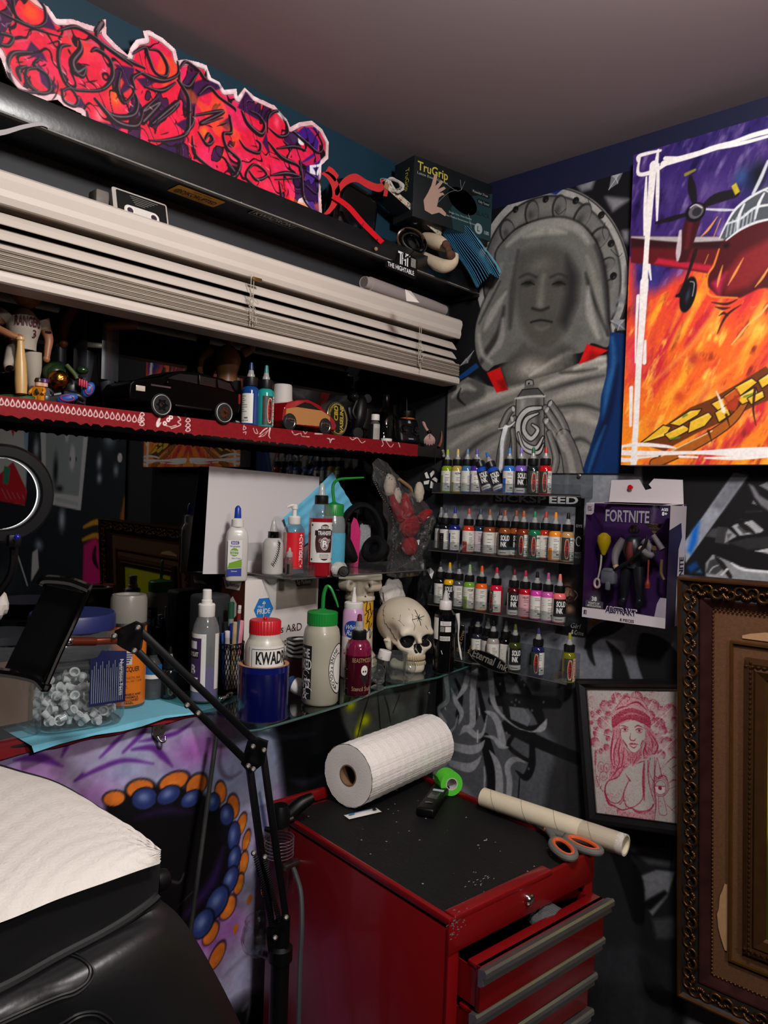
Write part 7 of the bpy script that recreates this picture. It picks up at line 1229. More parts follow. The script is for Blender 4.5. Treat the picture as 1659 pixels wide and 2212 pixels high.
# plaster column
p=np.array([onp(1,.045,773,1400)[0],.045,GP]);t=thing('plaster_column','small white plaster column with a carved capital and yellow graffiti','column',p,face(p));m_pl=mat('plaster','#c9bda8',ro=.35,coat=.3,noise=.06,ns=50)
MB().lt([(.046,0),(.046,.01),(.04,.016),(.042,.022),(.036,.03),(.034,.034),(.033,.15),(.036,.154),(.036,.16),(.033,.164),(.034,.168)],0,44).mk('shaft',m_pl,t)
P_,F_s=nets(lambda X,Y,Z:smin(smin(smax(np.maximum(np.abs(X),np.abs(Y))-.05,np.abs(Z-.211)-.008,.004),np.sqrt(X*X+Y*Y)-(.032+.016*np.clip((Z-.165)/.045,0,1)**2)+100*((Z<.165)|(Z>.212)),.008)+.0016*np.sin(np.arctan2(Y,X)*12)*(Z<.2),np.minimum.reduce([np.sqrt((np.sqrt((X*a+Y*b-.043)**2+(Z-.19)**2)-.0095)**2+(np.abs(-X*b+Y*a)-.012).clip(0)**2)-.0052 for a,b in[(.707,.707),(-.707,.707),(.707,-.707),(-.707,-.707)]]),.004),(-.066,-.066,.155),(.066,.066,.224),84)
q=MB();q.add(P_.tolist(),F_s.tolist(),0,True);q.mk('capital',m_pl,t,sharp=0)
q=MB();q.patch(.0335,.052,.15,.25,1.35,0,14);lo=q.mk('yellow_sticker',mat('sticker_yellow','#d09a1c',ro=.4),t);q=MB()
for pts in[[(.3,.148),(.55,.152),(.5,.13),(.9,.135)],[(.4,.12),(.7,.128),(.6,.105),(1.,.118)],[(.5,.1),(.8,.105),(.75,.085),(1.1,.1)],[(.6,.08),(.9,.085),(.9,.065),(1.2,.08)],[(.28,.15),(.4,.165),(.5,.152)],[(.8,.148),(1.,.12),(1.2,.13)]]:
 q.tube(cr([(.034*sin(a),-.034*cos(a),z)for a,z in pts],5),.0011,0,5)
q.mk('sticker_lines',m_ink,lo)
# crumpled tissue beside the capital
def crm(name,lab,cat,p,rad,m_,seed,n=5,amp=.35,sub=3):
 bm=bmesh.new();bmesh.ops.create_icosphere(bm,subdivisions=sub,radius=1.);r2=random.Random(seed);ks=[(Vector((r2.gauss(0,1),r2.gauss(0,1),r2.gauss(0,1))).normalized()*r2.uniform(2,6),r2.uniform(0,6))for _ in range(n)]
 for v in bm.verts:
  d=sum(abs(sin(v.co.dot(k)+ph))for k,ph in ks)/n;v.co=v.co*(1-amp+amp*1.6*d)
 o=MB().add([(v.co.x*rad[0],v.co.y*rad[1],v.co.z*rad[2])for v in bm.verts],[[v.index for v in f.verts]for f in bm.faces],0,False);bm.free();ob=o.mk(name,m_);ob.matrix_world=Tm(p);return tag(ob,lab,cat)
p=onp(1,.03,846,1300);crm('paper_tissue','crumpled white paper towel stuffed beside the plaster capital','tissue',(p[0],.03,GP+.155),(.036,.022,.04),mat('tissue','#c9c4be',ro=.9,bump=.3,bs=300),3,7,.5)
t=thing('tissue_stand','black canister behind the skull holding up the crumpled towel','canister',(float(p[0]),.078,GP));MB().lt([(.028,0),(.03,.003),(.03,.118),(.026,.122),(0,.122)],0,26).mk('canister',m_blackm,t)
p=onp(1,.02,915,1290);crm('plastic_bag','crumpled black plastic bag hanging by the corner of the window','bag',(p[0]+.01,.03,GP+.16),(.03,.03,.065),mat('bag_black','#101012',ro=.25,spec=.6),5,9,.6)
# ---- skull
def skf(X,Y,Z):  # unit: skull about 1 tall, faces -y
 A=np.abs(X)
 d=eli(X,Y,Z,(0,.1,.64),(.355,.47,.36));d=smin(d,eli(X,Y,Z,(0,-.2,.58),(.27,.2,.25)),.15)
 d=smin(d,eli(A,Y,Z,(.13,-.345,.545),(.17,.06,.055)),.07)  # brow
 d=smin(d,cap_(A,Y,Z,(.24,-.27,.375),(.325,-.02,.41),.035),.06)  # cheek arch
 d=smin(d,eli(A,Y,Z,(.18,-.3,.36),(.09,.08,.075)),.06)
 d=smin(d,eli(X,Y,Z,(0,-.28,.27),(.165,.15,.14)),.08)  # upper jaw
 d=smin(d,cap_(A,Y,Z,(0.,-.4,.5),(0,-.44,.43),.038),.05)  # nose bridge
 d=smin(d,cap_(A,Y,Z,(.05,-.345,.045),(.22,-.13,.075),.062),.06);d=smin(d,cap_(A,Y,Z,(.22,-.12,.08),(.27,0.,.36),.05),.06);d=smin(d,eli(X,Y,Z,(0,-.36,.06),(.12,.075,.075)),.05)
 d=smin(d,eli(X,Y,Z,(0,-.31,.145),(.15,.12,.09)),.05)
 d=smax(d,-eli(A,Y,Z,(.148,-.4,.435),(.102,.17,.088)),.035)  # eye sockets
 d=smax(d,-smin(eli(A,Y,Z,(.03,-.45,.325),(.032,.12,.055)),eli(X,Y,Z,(0,-.45,.36),(.03,.1,.055)),.03),.018)
 d=smax(d,-eli(A,Y,Z,(.32,-.2,.5),(.06,.16,.13)),.07)  # temples
 d=smax(d,-eli(A,Y,Z,(.26,-.16,.22),(.08,.14,.11)),.05)
 return d
P_,F_s=nets(skf,(-.45,-.56,-.06),(.45,.62,1.05),104)
p=stand(899,1469,GP,.02);SKH=.158
p=np.array([onp(1,-.02,868,1467)[0],-.044,GP]);t=thing('human_skull','bone coloured model skull with a black star on its forehead','skull',p,face(p)+.5);p=p+np.array([-.018,.004,0]);t.matrix_world=Tm(p,rz=face(p)+.5,s=(1.02,1.02,1.02))
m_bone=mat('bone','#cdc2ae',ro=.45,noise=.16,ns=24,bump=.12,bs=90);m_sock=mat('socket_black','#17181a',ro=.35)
cen=P_[F_s].mean(1);q=MB()
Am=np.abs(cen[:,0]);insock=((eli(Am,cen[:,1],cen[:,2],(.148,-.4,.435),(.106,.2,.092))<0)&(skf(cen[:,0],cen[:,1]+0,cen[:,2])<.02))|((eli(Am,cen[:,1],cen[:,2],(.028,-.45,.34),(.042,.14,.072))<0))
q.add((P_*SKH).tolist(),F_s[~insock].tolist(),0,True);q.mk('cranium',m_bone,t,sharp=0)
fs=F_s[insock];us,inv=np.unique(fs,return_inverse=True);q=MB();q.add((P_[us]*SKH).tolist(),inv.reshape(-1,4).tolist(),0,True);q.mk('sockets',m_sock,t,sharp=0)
for row,zc,nn_ in(('upper',.205,12),('lower',.135,12)):
 for k in range(nn_):
  a=-1.25+2.5*k/(nn_-1);x,y=.15*sin(a),-.3-.135*cos(a);q=MB();q.sphere((0,0,0),(.017*SKH,.015*SKH,.036*SKH),0,10,8,T=Tm((x*SKH,y*SKH,zc*SKH),rz=a));q.mk('tooth',mat('tooth','#b3a282',ro=.4),t)
q=MB();q.tube([(.158*sin(a)*SKH,(-.302-.142*cos(a))*SKH,.17*SKH)for a in np.linspace(-1.3,1.3,22)],.0009,0,5);q.mk('tooth_line',mat('bone_dark','#3c2418',ro=.7),t)
from mathutils.bvhtree import BVHTree
bv=BVHTree.FromPolygons([Vector(v)for v in(P_*SKH).tolist()],F_s.tolist())
def onskull(x,z,y0=-1.):
 h=bv.ray_cast(Vector((x*SKH,y0,z*SKH)),Vector((0,1,0)));return h[0]+h[1]*.0003
def skl(name,lines,m_,w):
 q=MB()
 for L_ in lines:
  pts=[onskull(x,z)for x,z in L_];pts=[p for p in pts if p is not None];q.tube(pts,w,0,5)
 q.mk(name,m_,t)
star=[]
for a in range(4):ca,sa=cos(a*PI/4+.2),sin(a*PI/4+.2);L_=.105 if a%2==0 else .05;star.append([(0.+ca*L_*s_,.765+sa*L_*s_)for s_ in np.linspace(-1,1,9)])
skl('star_drawing',star,m_ink,.0008)
skl('cracks',[[(-.1,.88),(-.08,.8),(-.1,.74),(-.07,.66),(-.09,.6)],[(-.22,.8),(-.25,.72),(-.21,.66),(-.27,.6)],[(-.25,.72),(-.3,.74)],[(.1,.66),(.14,.6)]],mat('bone_dark','#3c2418'),.0005)
for a0_,z0_ in((-.9,.55),(-1.25,.72),(-.6,.42)):
 pts=[]
 for k in range(8):
  a=a0_-.05*k;z=z0_+.018*sin(k*2.1)+.02*k;h=bv.ray_cast(Vector((sin(a)*.3,-cos(a)*.3+.02,z*SKH)),Vector((-sin(a),cos(a),0)))
  if h[0]is not None:pts.append(h[0]+h[1]*.0003)
 if len(pts)>2:MB().tube(pts,.0006,0,5).mk('crack',MATS['bone_dark'],t)
 # ---- glass skull shot glasses
m_gl2=clear('cup_glass','#e6eae8',ro=.04,ior=1.5,fog=.03,fogcol='#c9cdd0')
p=stand(853,1478,GP,.024);t=thing('glass_mug','clear glass cup with a bumpy glass skull side by the model skull','glass',p,face(p));MB().lt([(.018,0),(.02,.002),(.0185,.01),(.0215,.02),(.0255,.06),(.0262,.062),(.0245,.062),(.02,.02),(0,.013)],0,30,cap=False).mk('glass',m_gl2,t);MB().lt([(.018,.0005),(0,.0005)],0,24).mk('base',m_gl2,t)
P_,F_s=nets(lambda X,Y,Z:skf(X,Y,Z),(-.45,-.56,-.06),(.45,.62,1.05),34);q=MB();q.add([((v[0])*.04+.03,v[1]*.036-.004,v[2]*.046+.002)for v in P_.tolist()],F_s.tolist(),0,True);q.mk('glass_skull',m_gl2,t,sharp=0)
p=stand(816,1492,GP,.017);t=thing('skull_bottle','little clear skull-shaped bottle with a white screw cap','bottle',p,face(p)+.2);q=MB();q.add([(v[0]*.042,v[1]*.036,v[2]*.05)for v in P_.tolist()],F_s.tolist(),0,True);q.mk('skull',m_gl2,t,sharp=0);MB().lt([(.011,.047),(.0135,.052),(.0125,.06),(.0125,.068)],0,24,cap=False).mk('neck',m_gl2,t);MB().lt([(.013,.062),(.0135,.063),(.013,.08),(.012,.081),(0,.081)],0,40,Tm(ry=.22,loc=(-.004,0,0)),rib=1,ribd=-.02).mk('cap',m_white,t);MB().lt([(.014,0),(.016,.002),(.01,.006)],0,20).mk('foot',m_gl2,t)
# ---- big black ink bottle
p=stand(957,1455,GP,.0245);t=thing('ink_bottle','large black ink bottle with a white nozzle cap at the end of the plate','ink bottle',p,face(p));r=.0245;MB().lt([(r*.9,0),(r,.003),(r,.122),(r*.96,.132),(r*.6,.142),(r*.55,.143)],0,36).mk('body',mat('ink_black','#050506',ro=.12,coat=.5),t);MB().lt([(r*.56,.141),(r*.58,.142),(r*.57,.16),(r*.48,.163),(0,.163)],0,50,rib=1,ribd=-.03).mk('cap',m_white,t);MB().lt([(r*.34,.162),(r*.22,.176),(r*.12,.186),(0,.186)],0,16).mk('nozzle',mat('nozzle_white','#b9b7b2',ro=.4),t)
q=MB();q.patch(r*1.006,.076,.125,-1.4,-.62,0,8);q.patch(r*1.006,.108,.118,-.42,.62,0,10);q.patch(r*1.006,.094,.106,.05,.62,0,6);q.patch(r*1.006,.074,.084,-.42,.55,0,10);q.mk('labels',m_label,t);q=MB();q.text('FINE TATTOO',.0028,0,fn=cylfn(r*1.012,.1148,.1),width=.018);q.text('INK WORKS',.0028,0,fn=cylfn(r*1.012,.1108,.1),width=.016);[q.patch(r*1.012,.075,.0825,-.36+k*.065,-.36+k*.065+(.02 if k%3 else .04),0,1)for k in range(13)];q.mk('print',m_ink,t)
q=MB();q.patch(r*1.006,.094,.106,-.42,-.02,0,6);q.mk('grey_square',mat('grey_square','#76746f',ro=.6,noise=.8,ns=320),t);MB().tube([(r*1.01*sin(-.25+.04*k),-r*1.01*cos(-.25+.04*k),.052-.0028*k)for k in range(4)],.0008,0,5).mk('white_drip',m_label,t)
# ---- wrapped nozzle, zebra roll, carton scraps
m_film=mat('white_film','#d8d6d2',ro=.2,coat=.6,bump=.6,bs=90)
a,b_=stand(668,1518,GP,0),None;p=stand(655,1512,GP,.018);t=thing('wrapped_nozzle','bottle nozzle wrapped in white film lying on the glass plate','nozzle',(float(p[0]),float(p[1]),GP+.0165),face(p));Tn=Tm(ry=PI/2+.28,rz=-.5)
MB().lt([(.012,-.034),(.0155,-.03),(.0155,-.02)],0,24,Tn).mk('blue_collar',mat('blue_film','#24345c',ro=.3,bump=.8,bs=200),t);MB().lt([(.0158,-.02),(.0165,-.012),(.0155,.002),(.012,.012),(.0078,.02),(.007,.038),(.0048,.042),(0,.042)],0,20,Tn).mk('nozzle',m_film,t)
p=onp(1,-.03,640,1470);t=thing('zebra_roll','black and white zebra striped roll behind the blue tape','tape roll',(float(p[0])+.002,-.035,GP));MB().lt([(.027,0),(.027,.064)],0,30).mk('lower_wrap',mat('brown_wrap','#4c1a1a',ro=.5,noise=.5,ns=40),t)
m_z=bpy.data.materials.new('zebra');m_z.use_nodes=True;nt=m_z.node_tree;w_=nt.nodes.new('ShaderNodeTexWave');w_.inputs['Scale'].default_value=34;w_.inputs['Distortion'].default_value=5;w_.bands_direction='Z';w_.inputs['Detail'].default_value=1;rp=nt.nodes.new('ShaderNodeValToRGB');rp.color_ramp.interpolation='CONSTANT';rp.color_ramp.elements[0].color=rgba('#0c0c0c');rp.color_ramp.elements[1].position=.5;rp.color_ramp.elements[1].color=rgba('#cfccc6');tc=nt.nodes.new('ShaderNodeTexCoord');nt.links.new(tc.outputs['Object'],w_.inputs['Vector']);nt.links.new(w_.outputs['Fac'],rp.inputs[0]);nt.links.new(rp.outputs[0],nt.nodes['Principled BSDF'].inputs['Base Color'])
MB().lt([(.0275,.064),(.0275,.1),(.018,.101),(.018,.06)],0,30).mk('zebra_wrap',m_z,t)
p=stand(487,1512,GP,.004);t=thing('metal_pen','short chrome barrel lying at the edge of the glass plate','pen',(float(p[0]),float(p[1]),GP+.005),.5);Tn=Tm(ry=PI/2);MB().lt([(.003,-.024),(.0048,-.022),(.0048,-.006),(.0036,-.004),(.0036,.004),(.005,.006),(.005,.02),(.003,.026),(0,.027)],0,18,Tn).mk('barrel',m_chrome,t)
MB().lt([(.0052,.006),(.0054,.007),(.0054,.019),(.0052,.02)],0,18,Tn).mk('grip',m_gloss,t)
# ================================================================ sheet of paper, acrylic shelf and its bottles
A_,B_,C2,D_=onp(1,.13,452,1007),onp(1,.13,690,1030),onp(1,.118,684,1240),onp(1,.118,438,1240)
q=MB();q.add([A_,B_,C2,D_]+[x+np.array([0,.0006,0])for x in(A_,B_,C2,D_)],[(3,2,1,0),(4,5,6,7),(0,1,5,4),(1,2,6,5),(2,3,7,6),(3,0,4,7)]);tag(q.mk('paper_sheet',mat('sheet_white','#c8c2c2',ro=.85)),'blank white sheet of paper leaning on the window pane','paper')
AS=1.464
t=thing('acrylic_shelf','clear acrylic shelf fixed in the window holding bottles','shelf',(-.33,.04,AS));I=IT(t)
MB().box((-.33,.036,AS-.0015),(.414,.172,.003),0,T=I).mk('plate',m_acry,t);MB().box((-.33,.121,AS+.03),(.414,.003,.06),0,T=I).mk('back',m_acry,t);MB().box((-.33,-.0495,AS+.012),(.414,.002,.026),0,T=I).mk('front_lip',m_acry,t)
MB().tube([I@Vector(v)for v in[(-.537,.12,AS-.001),(-.537,-.049,AS-.001),(-.124,-.049,AS-.001)]],.0016,0,6).mk('edge',mat('acrylic_edge','#57524e',ro=.2,spec=.7),t)
for x in(-.5,-.16):MB().cyl(tuple(I@Vector((x,.1225,AS+.035))),tuple(I@Vector((x,.148,AS+.035))),.006).mk('suction_cup',m_pet,t)
AZ_=AS+.0006
# glue bottle on the carton
p=stand(531,1257,GP+.2148,0.);t=thing('glue_bottle','white glue bottle with a blue tip standing on the ointment carton','glue bottle',(float(p[0]),.062,GP+.2148),face(p)+.12)
m_mw=mat('milk_plastic','#c2bfba',ro=.3,coat=.2);MB().lt([(.0205,0),(.0225,.003),(.0225,.086),(.0205,.098),(.014,.108),(.01,.11)],0,36,sy=.62,n=3.2).mk('body',m_mw,t);MB().lt([(.0105,.108),(.0125,.109),(.012,.123),(.009,.125),(.0075,.126)],0,30,rib=1,ribd=-.03).mk('collar',m_white,t);MB().lt([(.0068,.125),(.0072,.127),(.0062,.146),(.0028,.151),(0,.152)],0,18).mk('tip',mat('tip_blue','#1a3a9a',ro=.35),t)
q=MB();Fg=Tm((-.004,-.0142,0),rx=PI/2);q.flat([(-.015,.01),(.013,.01),(.013,.082),(-.015,.082)],T=Fg);q.mk('label',m_label,t);q=MB();q.flat([(-.015,.01),(.013,.01),(.013,.026),(-.015,.024)],T=Fg@Tm((0,0,.0004)));q.mk('label_blue',mat('label_royal','#22308c',ro=.5),t);q=MB();q.flat([(-.015,.025),(.013,.027),(.013,.044),(-.012,.036)],T=Fg@Tm((0,0,.0004)));q.flat([(-.002+.0085*cos(a),.058+.0085*sin(a))for a in np.linspace(0,2*PI,20)[:-1]],T=Fg@Tm((0,0,.0003)));q.mk('label_green',mat('label_green','#6a9a1c',ro=.5),t)
q=MB();q.text('White',.0045,0,Fg@Tm((-.002,.06,.0008)),bold=.02);q.text('Glue',.0045,0,Fg@Tm((-.002,.0545,.0008)),bold=.02);q.text('School',.003,0,Fg@Tm((-.002,.02,.0008)));q.mk('lettering',m_wink,t);q=MB();q.text('Washable',.004,0,Fg@Tm((-.001,.07,.0006)),width=.02);q.text('Non-Toxic',.0028,0,Fg@Tm((.002,.046,.0009)));q.mk('lettering',MATS['label_royal'],t);q=MB();q.flat(rrect(.016,.0065,.002,4,-.001,.077),T=Fg@Tm((0,0,.0003)));q.mk('brand_badge',MATS['label_royal'],t);q=MB();q.text('BAZIC',.004,0,Fg@Tm((-.001,.077,.0007)),bold=.02,width=.012);q.mk('lettering',m_wink,t)
# scribbled white bottle
p=stand(588,1243,AZ_,.0215);t=thing('scribbled_bottle','short white bottle with a black stitched scar drawn on it','bottle',p,face(p));r=.0215;MB().lt([(r*.9,0),(r,.003),(r,.056),(r*.95,.066),(r*.7,.074),(r*.5,.076)],0,34).mk('body',mat('dirty_white','#b3b0ab',ro=.4,noise=.2,ns=40),t);MB().lt([(r*.54,.075),(r*.56,.076),(r*.54,.089),(0,.0895)],0,34,rib=1,ribd=-.03).mk('cap',m_gloss,t);MB().lt([(r*.36,.089),(r*.32,.096),(r*.2,.11),(r*.1,.114),(0,.114)],0,16).mk('nozzle',m_noz,t)
f2=lambda a,z:(r*1.012*sin(a),-r*1.012*cos(a),z);q=MB();ln=[(.62,.068),(.58,.055),(.45,.042),(.25,.03),(0,.02)];q.tube(cr([f2(*x)for x in ln],6),.0008,0,5)
for k,(a,z)in enumerate(cr([np.array(x)for x in ln],3)):q.tube([f2(a-.16,z+.004),f2(a+.14,z-.003)],.0006,0,5)
q.mk('scar_drawing',m_ink,t)
# lifeguard pump bottle
p=stand(640,1243,AZ_,.0225);p[1]+=.012;t=thing('pump_bottle','clear pump bottle with a red and white rescue label','pump bottle',p,face(p)+.1);r=.0235;MB().lt([(r*.9,0),(r,.003),(r,.082),(r*.93,.094),(r*.65,.104),(r*.5,.106)],0,36,cap=False).mk('body',m_pet,t);MB().lt([(r*.94,.002),(r*.94,.04),(0,.04)],0,32).mk('liquid',m_liq,t);q=MB();q.patch(r*1.004,.012,.088,-.75,.95,0,18);lo=q.mk('label',mat('label_red','#c81420',ro=.45),t);q=MB();q.text('+LIFEGUARD+',.0088,0,fn=cylfn(r*1.012,.05,.62,vert=True,flip=1),bold=.03,width=.07);q.mk('lettering',m_wink,lo)
MB().lt([(r*.54,.104),(r*.56,.105),(r*.56,.119),(r*.45,.122),(r*.2,.122),(r*.2,.135),(r*.28,.136),(r*.28,.144),(0,.145)],0,26).mk('pump',m_white,t);q=MB();limb(q,[(.004,0,.1425),(-.006,0,.1435),(-.014,0,.1405),(-.016,0,.138)],[.0036,.0036,.0028,.002]);q.mk('spout',m_white,t);q=MB();q.patch(r*1.004,.012,.088,-1.3,-.8,0,6);q.mk('back_label',mat('label_rosy','#b08a86',ro=.5),t)
p=stand(624,1244,AZ_,.008);t=thing('small_vial','tiny clear dropper vial in front of the pump bottle','vial',p,face(p));MB().lt([(.0072,0),(.0078,.001),(.0078,.036),(.006,.04)],0,20,cap=False).mk('glass',m_pet,t);MB().lt([(.0074,.001),(.0074,.026),(0,.026)],0,18).mk('liquid',mat('amber_liquid','#7c4a34',ro=.2),t);MB().lt([(.0066,.038),(.0068,.04),(.0066,.047),(.0034,.05),(.0022,.057),(0,.058)],0,18).mk('dropper',m_noz,t);q=MB();q.patch(.0081,.004,.024,-.6,.1,0,4);q.mk('label',m_ink,t)
# transfer bottle
p=stand(689,1247,AZ_,.0245);t=thing('transfer_bottle','tall red bottle with an ornate black and white transfer label','bottle',p,face(p)+.05);r=.0245;MB().lt([(r*.9,0),(r,.003),(r,.12)],0,38).mk('body',mat('red_liquid','#8a0f1c',ro=.1,coat=.7),t);MB().lt([(r,.12),(r*.97,.13),(r*.75,.145),(r*.56,.15)],0,38,cap=False).mk('shoulder',m_pet,t);MB().lt([(r*.56,.148),(r*.58,.149),(r*.57,.165),(r*.5,.167),(0,.167)],0,44,rib=1,ribd=-.03).mk('cap',m_cap,t);MB().lt([(r*.33,.167),(r*.3,.174),(r*.18,.19),(r*.12,.192),(0,.192)],0,18).mk('nozzle',m_noz,t)
m_tm=mat('label_wine','#3c141a',ro=.5);q=MB();q.patch(r*1.004,.03,.112,-.95,1.35,0,22);lo=q.mk('label',m_label,t)
for f_,d,m_,zc,zr,ar in((1,1.008,m_ink,.071,.037,.82),(.95,1.012,m_tm,.071,.037,.82),(1,1.02,m_label,.068,.013,.36),(.88,1.024,m_tm,.068,.013,.36),(1,1.028,m_label,.068,.01,.27),(.9,1.032,m_tm,.068,.01,.27)):q=MB();q.disc(r*d,.35,ar*f_,zc,zr*f_);q.mk('ornament',m_,lo)
q=MB();q.patch(r*1.024,.085,.0955,-.5,1.2,0,14);q.mk('banner',m_ink,lo);q=MB();q.patch(r*1.016,.0985,.1045,-.25,.95,0,12);q.patch(r*1.016,.038,.05,-.28,.98,0,12);q.mk('panel',m_label,lo)
q=MB();q.text('TRANSFER',.0082,0,fn=cylfn(r*1.03,.0902,.38),bold=.02,width=.032);q.text('B',.013,0,fn=cylfn(r*1.04,.068,.35),bold=.04);q.mk('lettering',m_wink,lo);q=MB();q.text('BOYSUIT',.0048,0,fn=cylfn(r*1.02,.1015,.35),bold=.03,width=.018);[q.patch(r*1.02,.04+.0022*k,.0408+.0022*k,-.1,.8-.1*(k%2),0,6)for k in range(4)]
for a in(-.78,1.25):
 for z in(.106,.036):q.patch(r*1.01,z-.002,z+.002,a-.07,a+.07,0,2)
q.mk('print',m_ink,lo)
for a0_ in(-.05,.75):MB().tube([(r*1.022*sin(a0_+.14*cos(s_)*(1-s_/12)),-r*1.022*cos(a0_+.14*cos(s_)*(1-s_/12)),.074+.005*sin(s_)*(1-s_/12))for s_ in np.linspace(0,9,26)],.0004,0,4).mk('scroll',m_label,lo)
# wash bottle with blue wrap
p=stand(732,1243,AZ_,.024);p[1]+=.022;t=washer(p,.0255,.128,'wash bottle with green cap and long spout, wrapped in blue tape',mat('wash_clear','#6d7678',ro=.25,coat=.3),[(0,0,.15),(-.004,0,.178),(-.002,0,.194),(.01,-.002,.203),(.035,-.004,.206),(.062,-.006,.2085)]);q=MB();q.lt([(.0262,.018),(.0264,.02),(.0264,.086),(.0262,.088)],0,40,cap=False);q.mk('blue_wrap',mat('wrap_blue','#4a9ab8',ro=.9,bump=.5,bs=300),t)
# crinkled pack with black cap
p=stand(735,1246,AZ_,.008);o=crm('foil_pack','crinkled white pack lying at the front of the acrylic shelf','pack',(p[0],p[1]+.006,AZ_+.0145),(.021,.012,.016),mat('foil_white','#a7a5a1',ro=.3,coat=.4),8,6,.22);p2=p+np.array([-.004,-.014,0.]);t=thing('screw_cap','black ribbed screw cap leaning on the crinkled pack','cap',(float(p2[0]),float(p2[1]),AZ_+.0115),face(p2));MB().lt([(.0115,-.004),(.0115,.004),(.0095,.006),(.004,.0062),(.004,.008),(0,.008)],0,40,Tm(rx=PI/2-.1),rib=1,ribd=-.05).mk('cap',m_cap,t)
# ---- headphones
p=np.array([onp(1,.03,788,1200)[0],.045,AZ_]);t=thing('headphones','black over-ear headphones standing behind the wash bottle','headphones',p,face(p)+.35)
MB().tube([(.05*cos(a),0,.072+.075*sin(a))for a in np.linspace(-.15,PI+.15,34)],[.008]*34,0,10,flat=1.6).mk('headband',m_blackm,t)
for s_ in(-1,1):
 o=MB().lt([(.024,-.004),(.031,0),(.032,.01),(.028,.016)],0,30,Tm((s_*.044,-.004,.038),ry=-s_*1.1,rx=.35),sx=1.,sy=1.15).mk('ear_cup',m_blackp,t)
 MB().tube([(.024*cos(a),.029*sin(a),.02)for a in np.linspace(0,2*PI,26)[:-1]],.0105,0,10,closed=True,T=Tm((s_*.046,-.004,.038),ry=-s_*1.1,rx=.35)@Tm((0,0,-.002))).mk('cushion',m_blackm,o)
for s_ in(-1,1):MB().box((s_*.0505,-.009,.09),(.003,.006,.01),0,.001).mk('hinge',m_chrome,t)
# pink glitter case and silver boxed pack
p=onp(1,.075,765,1200);m_glit=mat('glitter_pink','#c41a66',ro=.3,noise=.6,ns=600,spec=.8);t=thing('glitter_case','pink glitter case standing inside the headphones','case',(float(p[0])+.003,.078,AZ_),face(p));MB().prism([(-.01,0),(.01,0),(.014,.085),(.004,.112),(-.004,.118),(-.01,.1)],.012,0,T=Tm((0,.006,0),rx=PI/2)).mk('case',m_glit,t)
p=onp(1,.075,795,1200);t=thing('blister_box','silver blister pack with fine print seen through the headphones','box',(float(p[0]),.08,AZ_),face(p)-.1);MB().box((0,0,.055),(.042,.018,.11),0,.002).mk('box',m_acry,t);MB().box((-.004,-.0095,.055),(.026,.001,.09),0).mk('card',mat('silver_card','#8d8f94',ro=.5,noise=.6,ns=250),t);MB().box((.014,-.0098,.05),(.006,.001,.04),0,.001).mk('blue_stripe',mat('stripe_blue','#2a5fa8',ro=.4),t)
# blue mask leaning on the pane behind the bottles
cs=[onp(1,.112,*q_)for q_ in[(612,1118),(718,1020),(738,1020),(762,1092),(756,1130),(640,1190)]]
q=MB();n0=len(cs)
def mk(u,v):
 a=cs[0]*(1-u)+cs[1]*u if True else 0;b2=cs[5]*(1-u)+cs[3]*u;p_=a*(1-v)+b2*v;return(p_[0],.112-.006*sin(u*PI)-.0012*sin(v*26),p_[2])
tag(q.grid(mk,20,18).mk('face_mask',m_mask),'single blue face mask leaning on the pane behind the pump bottle','face mask')
# ---- cellophane bag with a red plush ornament
c0=onp(1,-.01,880,1150);t=thing('cellophane_bag','crinkled cellophane bag with beaded string leaning at the shelf end','bag',(float(c0[0]),.01,AZ_));I=IT(t);m_cel=clear('cellophane','#f2f2f2',ro=.05,ior=1.7,fog=.02,fogcol='#ffffff')
ol=[(812,992),(836,1000),(862,1030),(905,1075),(938,1112),(934,1142),(922,1180),(912,1225),(902,1243),(838,1243),(838,1190),(836,1130),(822,1070),(804,1030)]
rr=random.Random(21)
for sd,y in(('front',-.03),('back',.022)):
 ctr_=onp(1,y+(-.012 if sd=='front' else .012),872,1130);rim=[onp(1,-.004,*q_)for q_ in cr([np.array(z)for z in ol],3,True)];q=MB();vs=[];L_=7;nR=len(rim)
 for j in range(L_):
  f_=1-j/L_
  for i,rp_ in enumerate(rim):
   p_=ctr_+(rp_-ctr_)*f_;bul=(y--.004)*(1-f_*f_)+.004*sin(i*1.7+j*2.3)+rr.uniform(-.003,.003);vs.append(I@Vector((p_[0]+rr.uniform(-.002,.002),-.004+bul,p_[2]+rr.uniform(-.002,.002))))
 fs=[(j*nR+i,j*nR+(i+1)%nR,(j+1)*nR+(i+1)%nR,(j+1)*nR+i)for j in range(L_-1)for i in range(nR)]+[tuple((L_-1)*nR+i for i in range(nR))]
 q.add(vs,fs,0,False);q.mk('film_'+sd,m_cel,t)
q=MB();bp=cr([np.array(z,float)for z in[(806,1028),(820,1066),(846,1110),(850,1180),(842,1240)]],9)+cr([np.array(z,float)for z in[(840,1238),(870,1222),(905,1200),(925,1150),(932,1120)]],9)+cr([np.array(z,float)for z in[(812,1010),(850,1040),(875,1090)]],9)
for z in bp:q.sphere(tuple(I@V(onp(1,-.012,z[0],z[1]))),.0014,0,6,4)
q.mk('bead_string',mat('beads','#a08f78',ro=.25,metal=.6),t)
t=thing('plush_ornament','red felt gnome ornament with white fur inside the cellophane bag','ornament',(float(c0[0]),.006,AZ_));I=IT(t);m_felt=mat('felt_red','#8c0f18',ro=.9,noise=.15,ns=60);m_fur=mat('fur_white','#b3a898',ro=1,noise=.2,ns=60,bump=.8,bs=120)
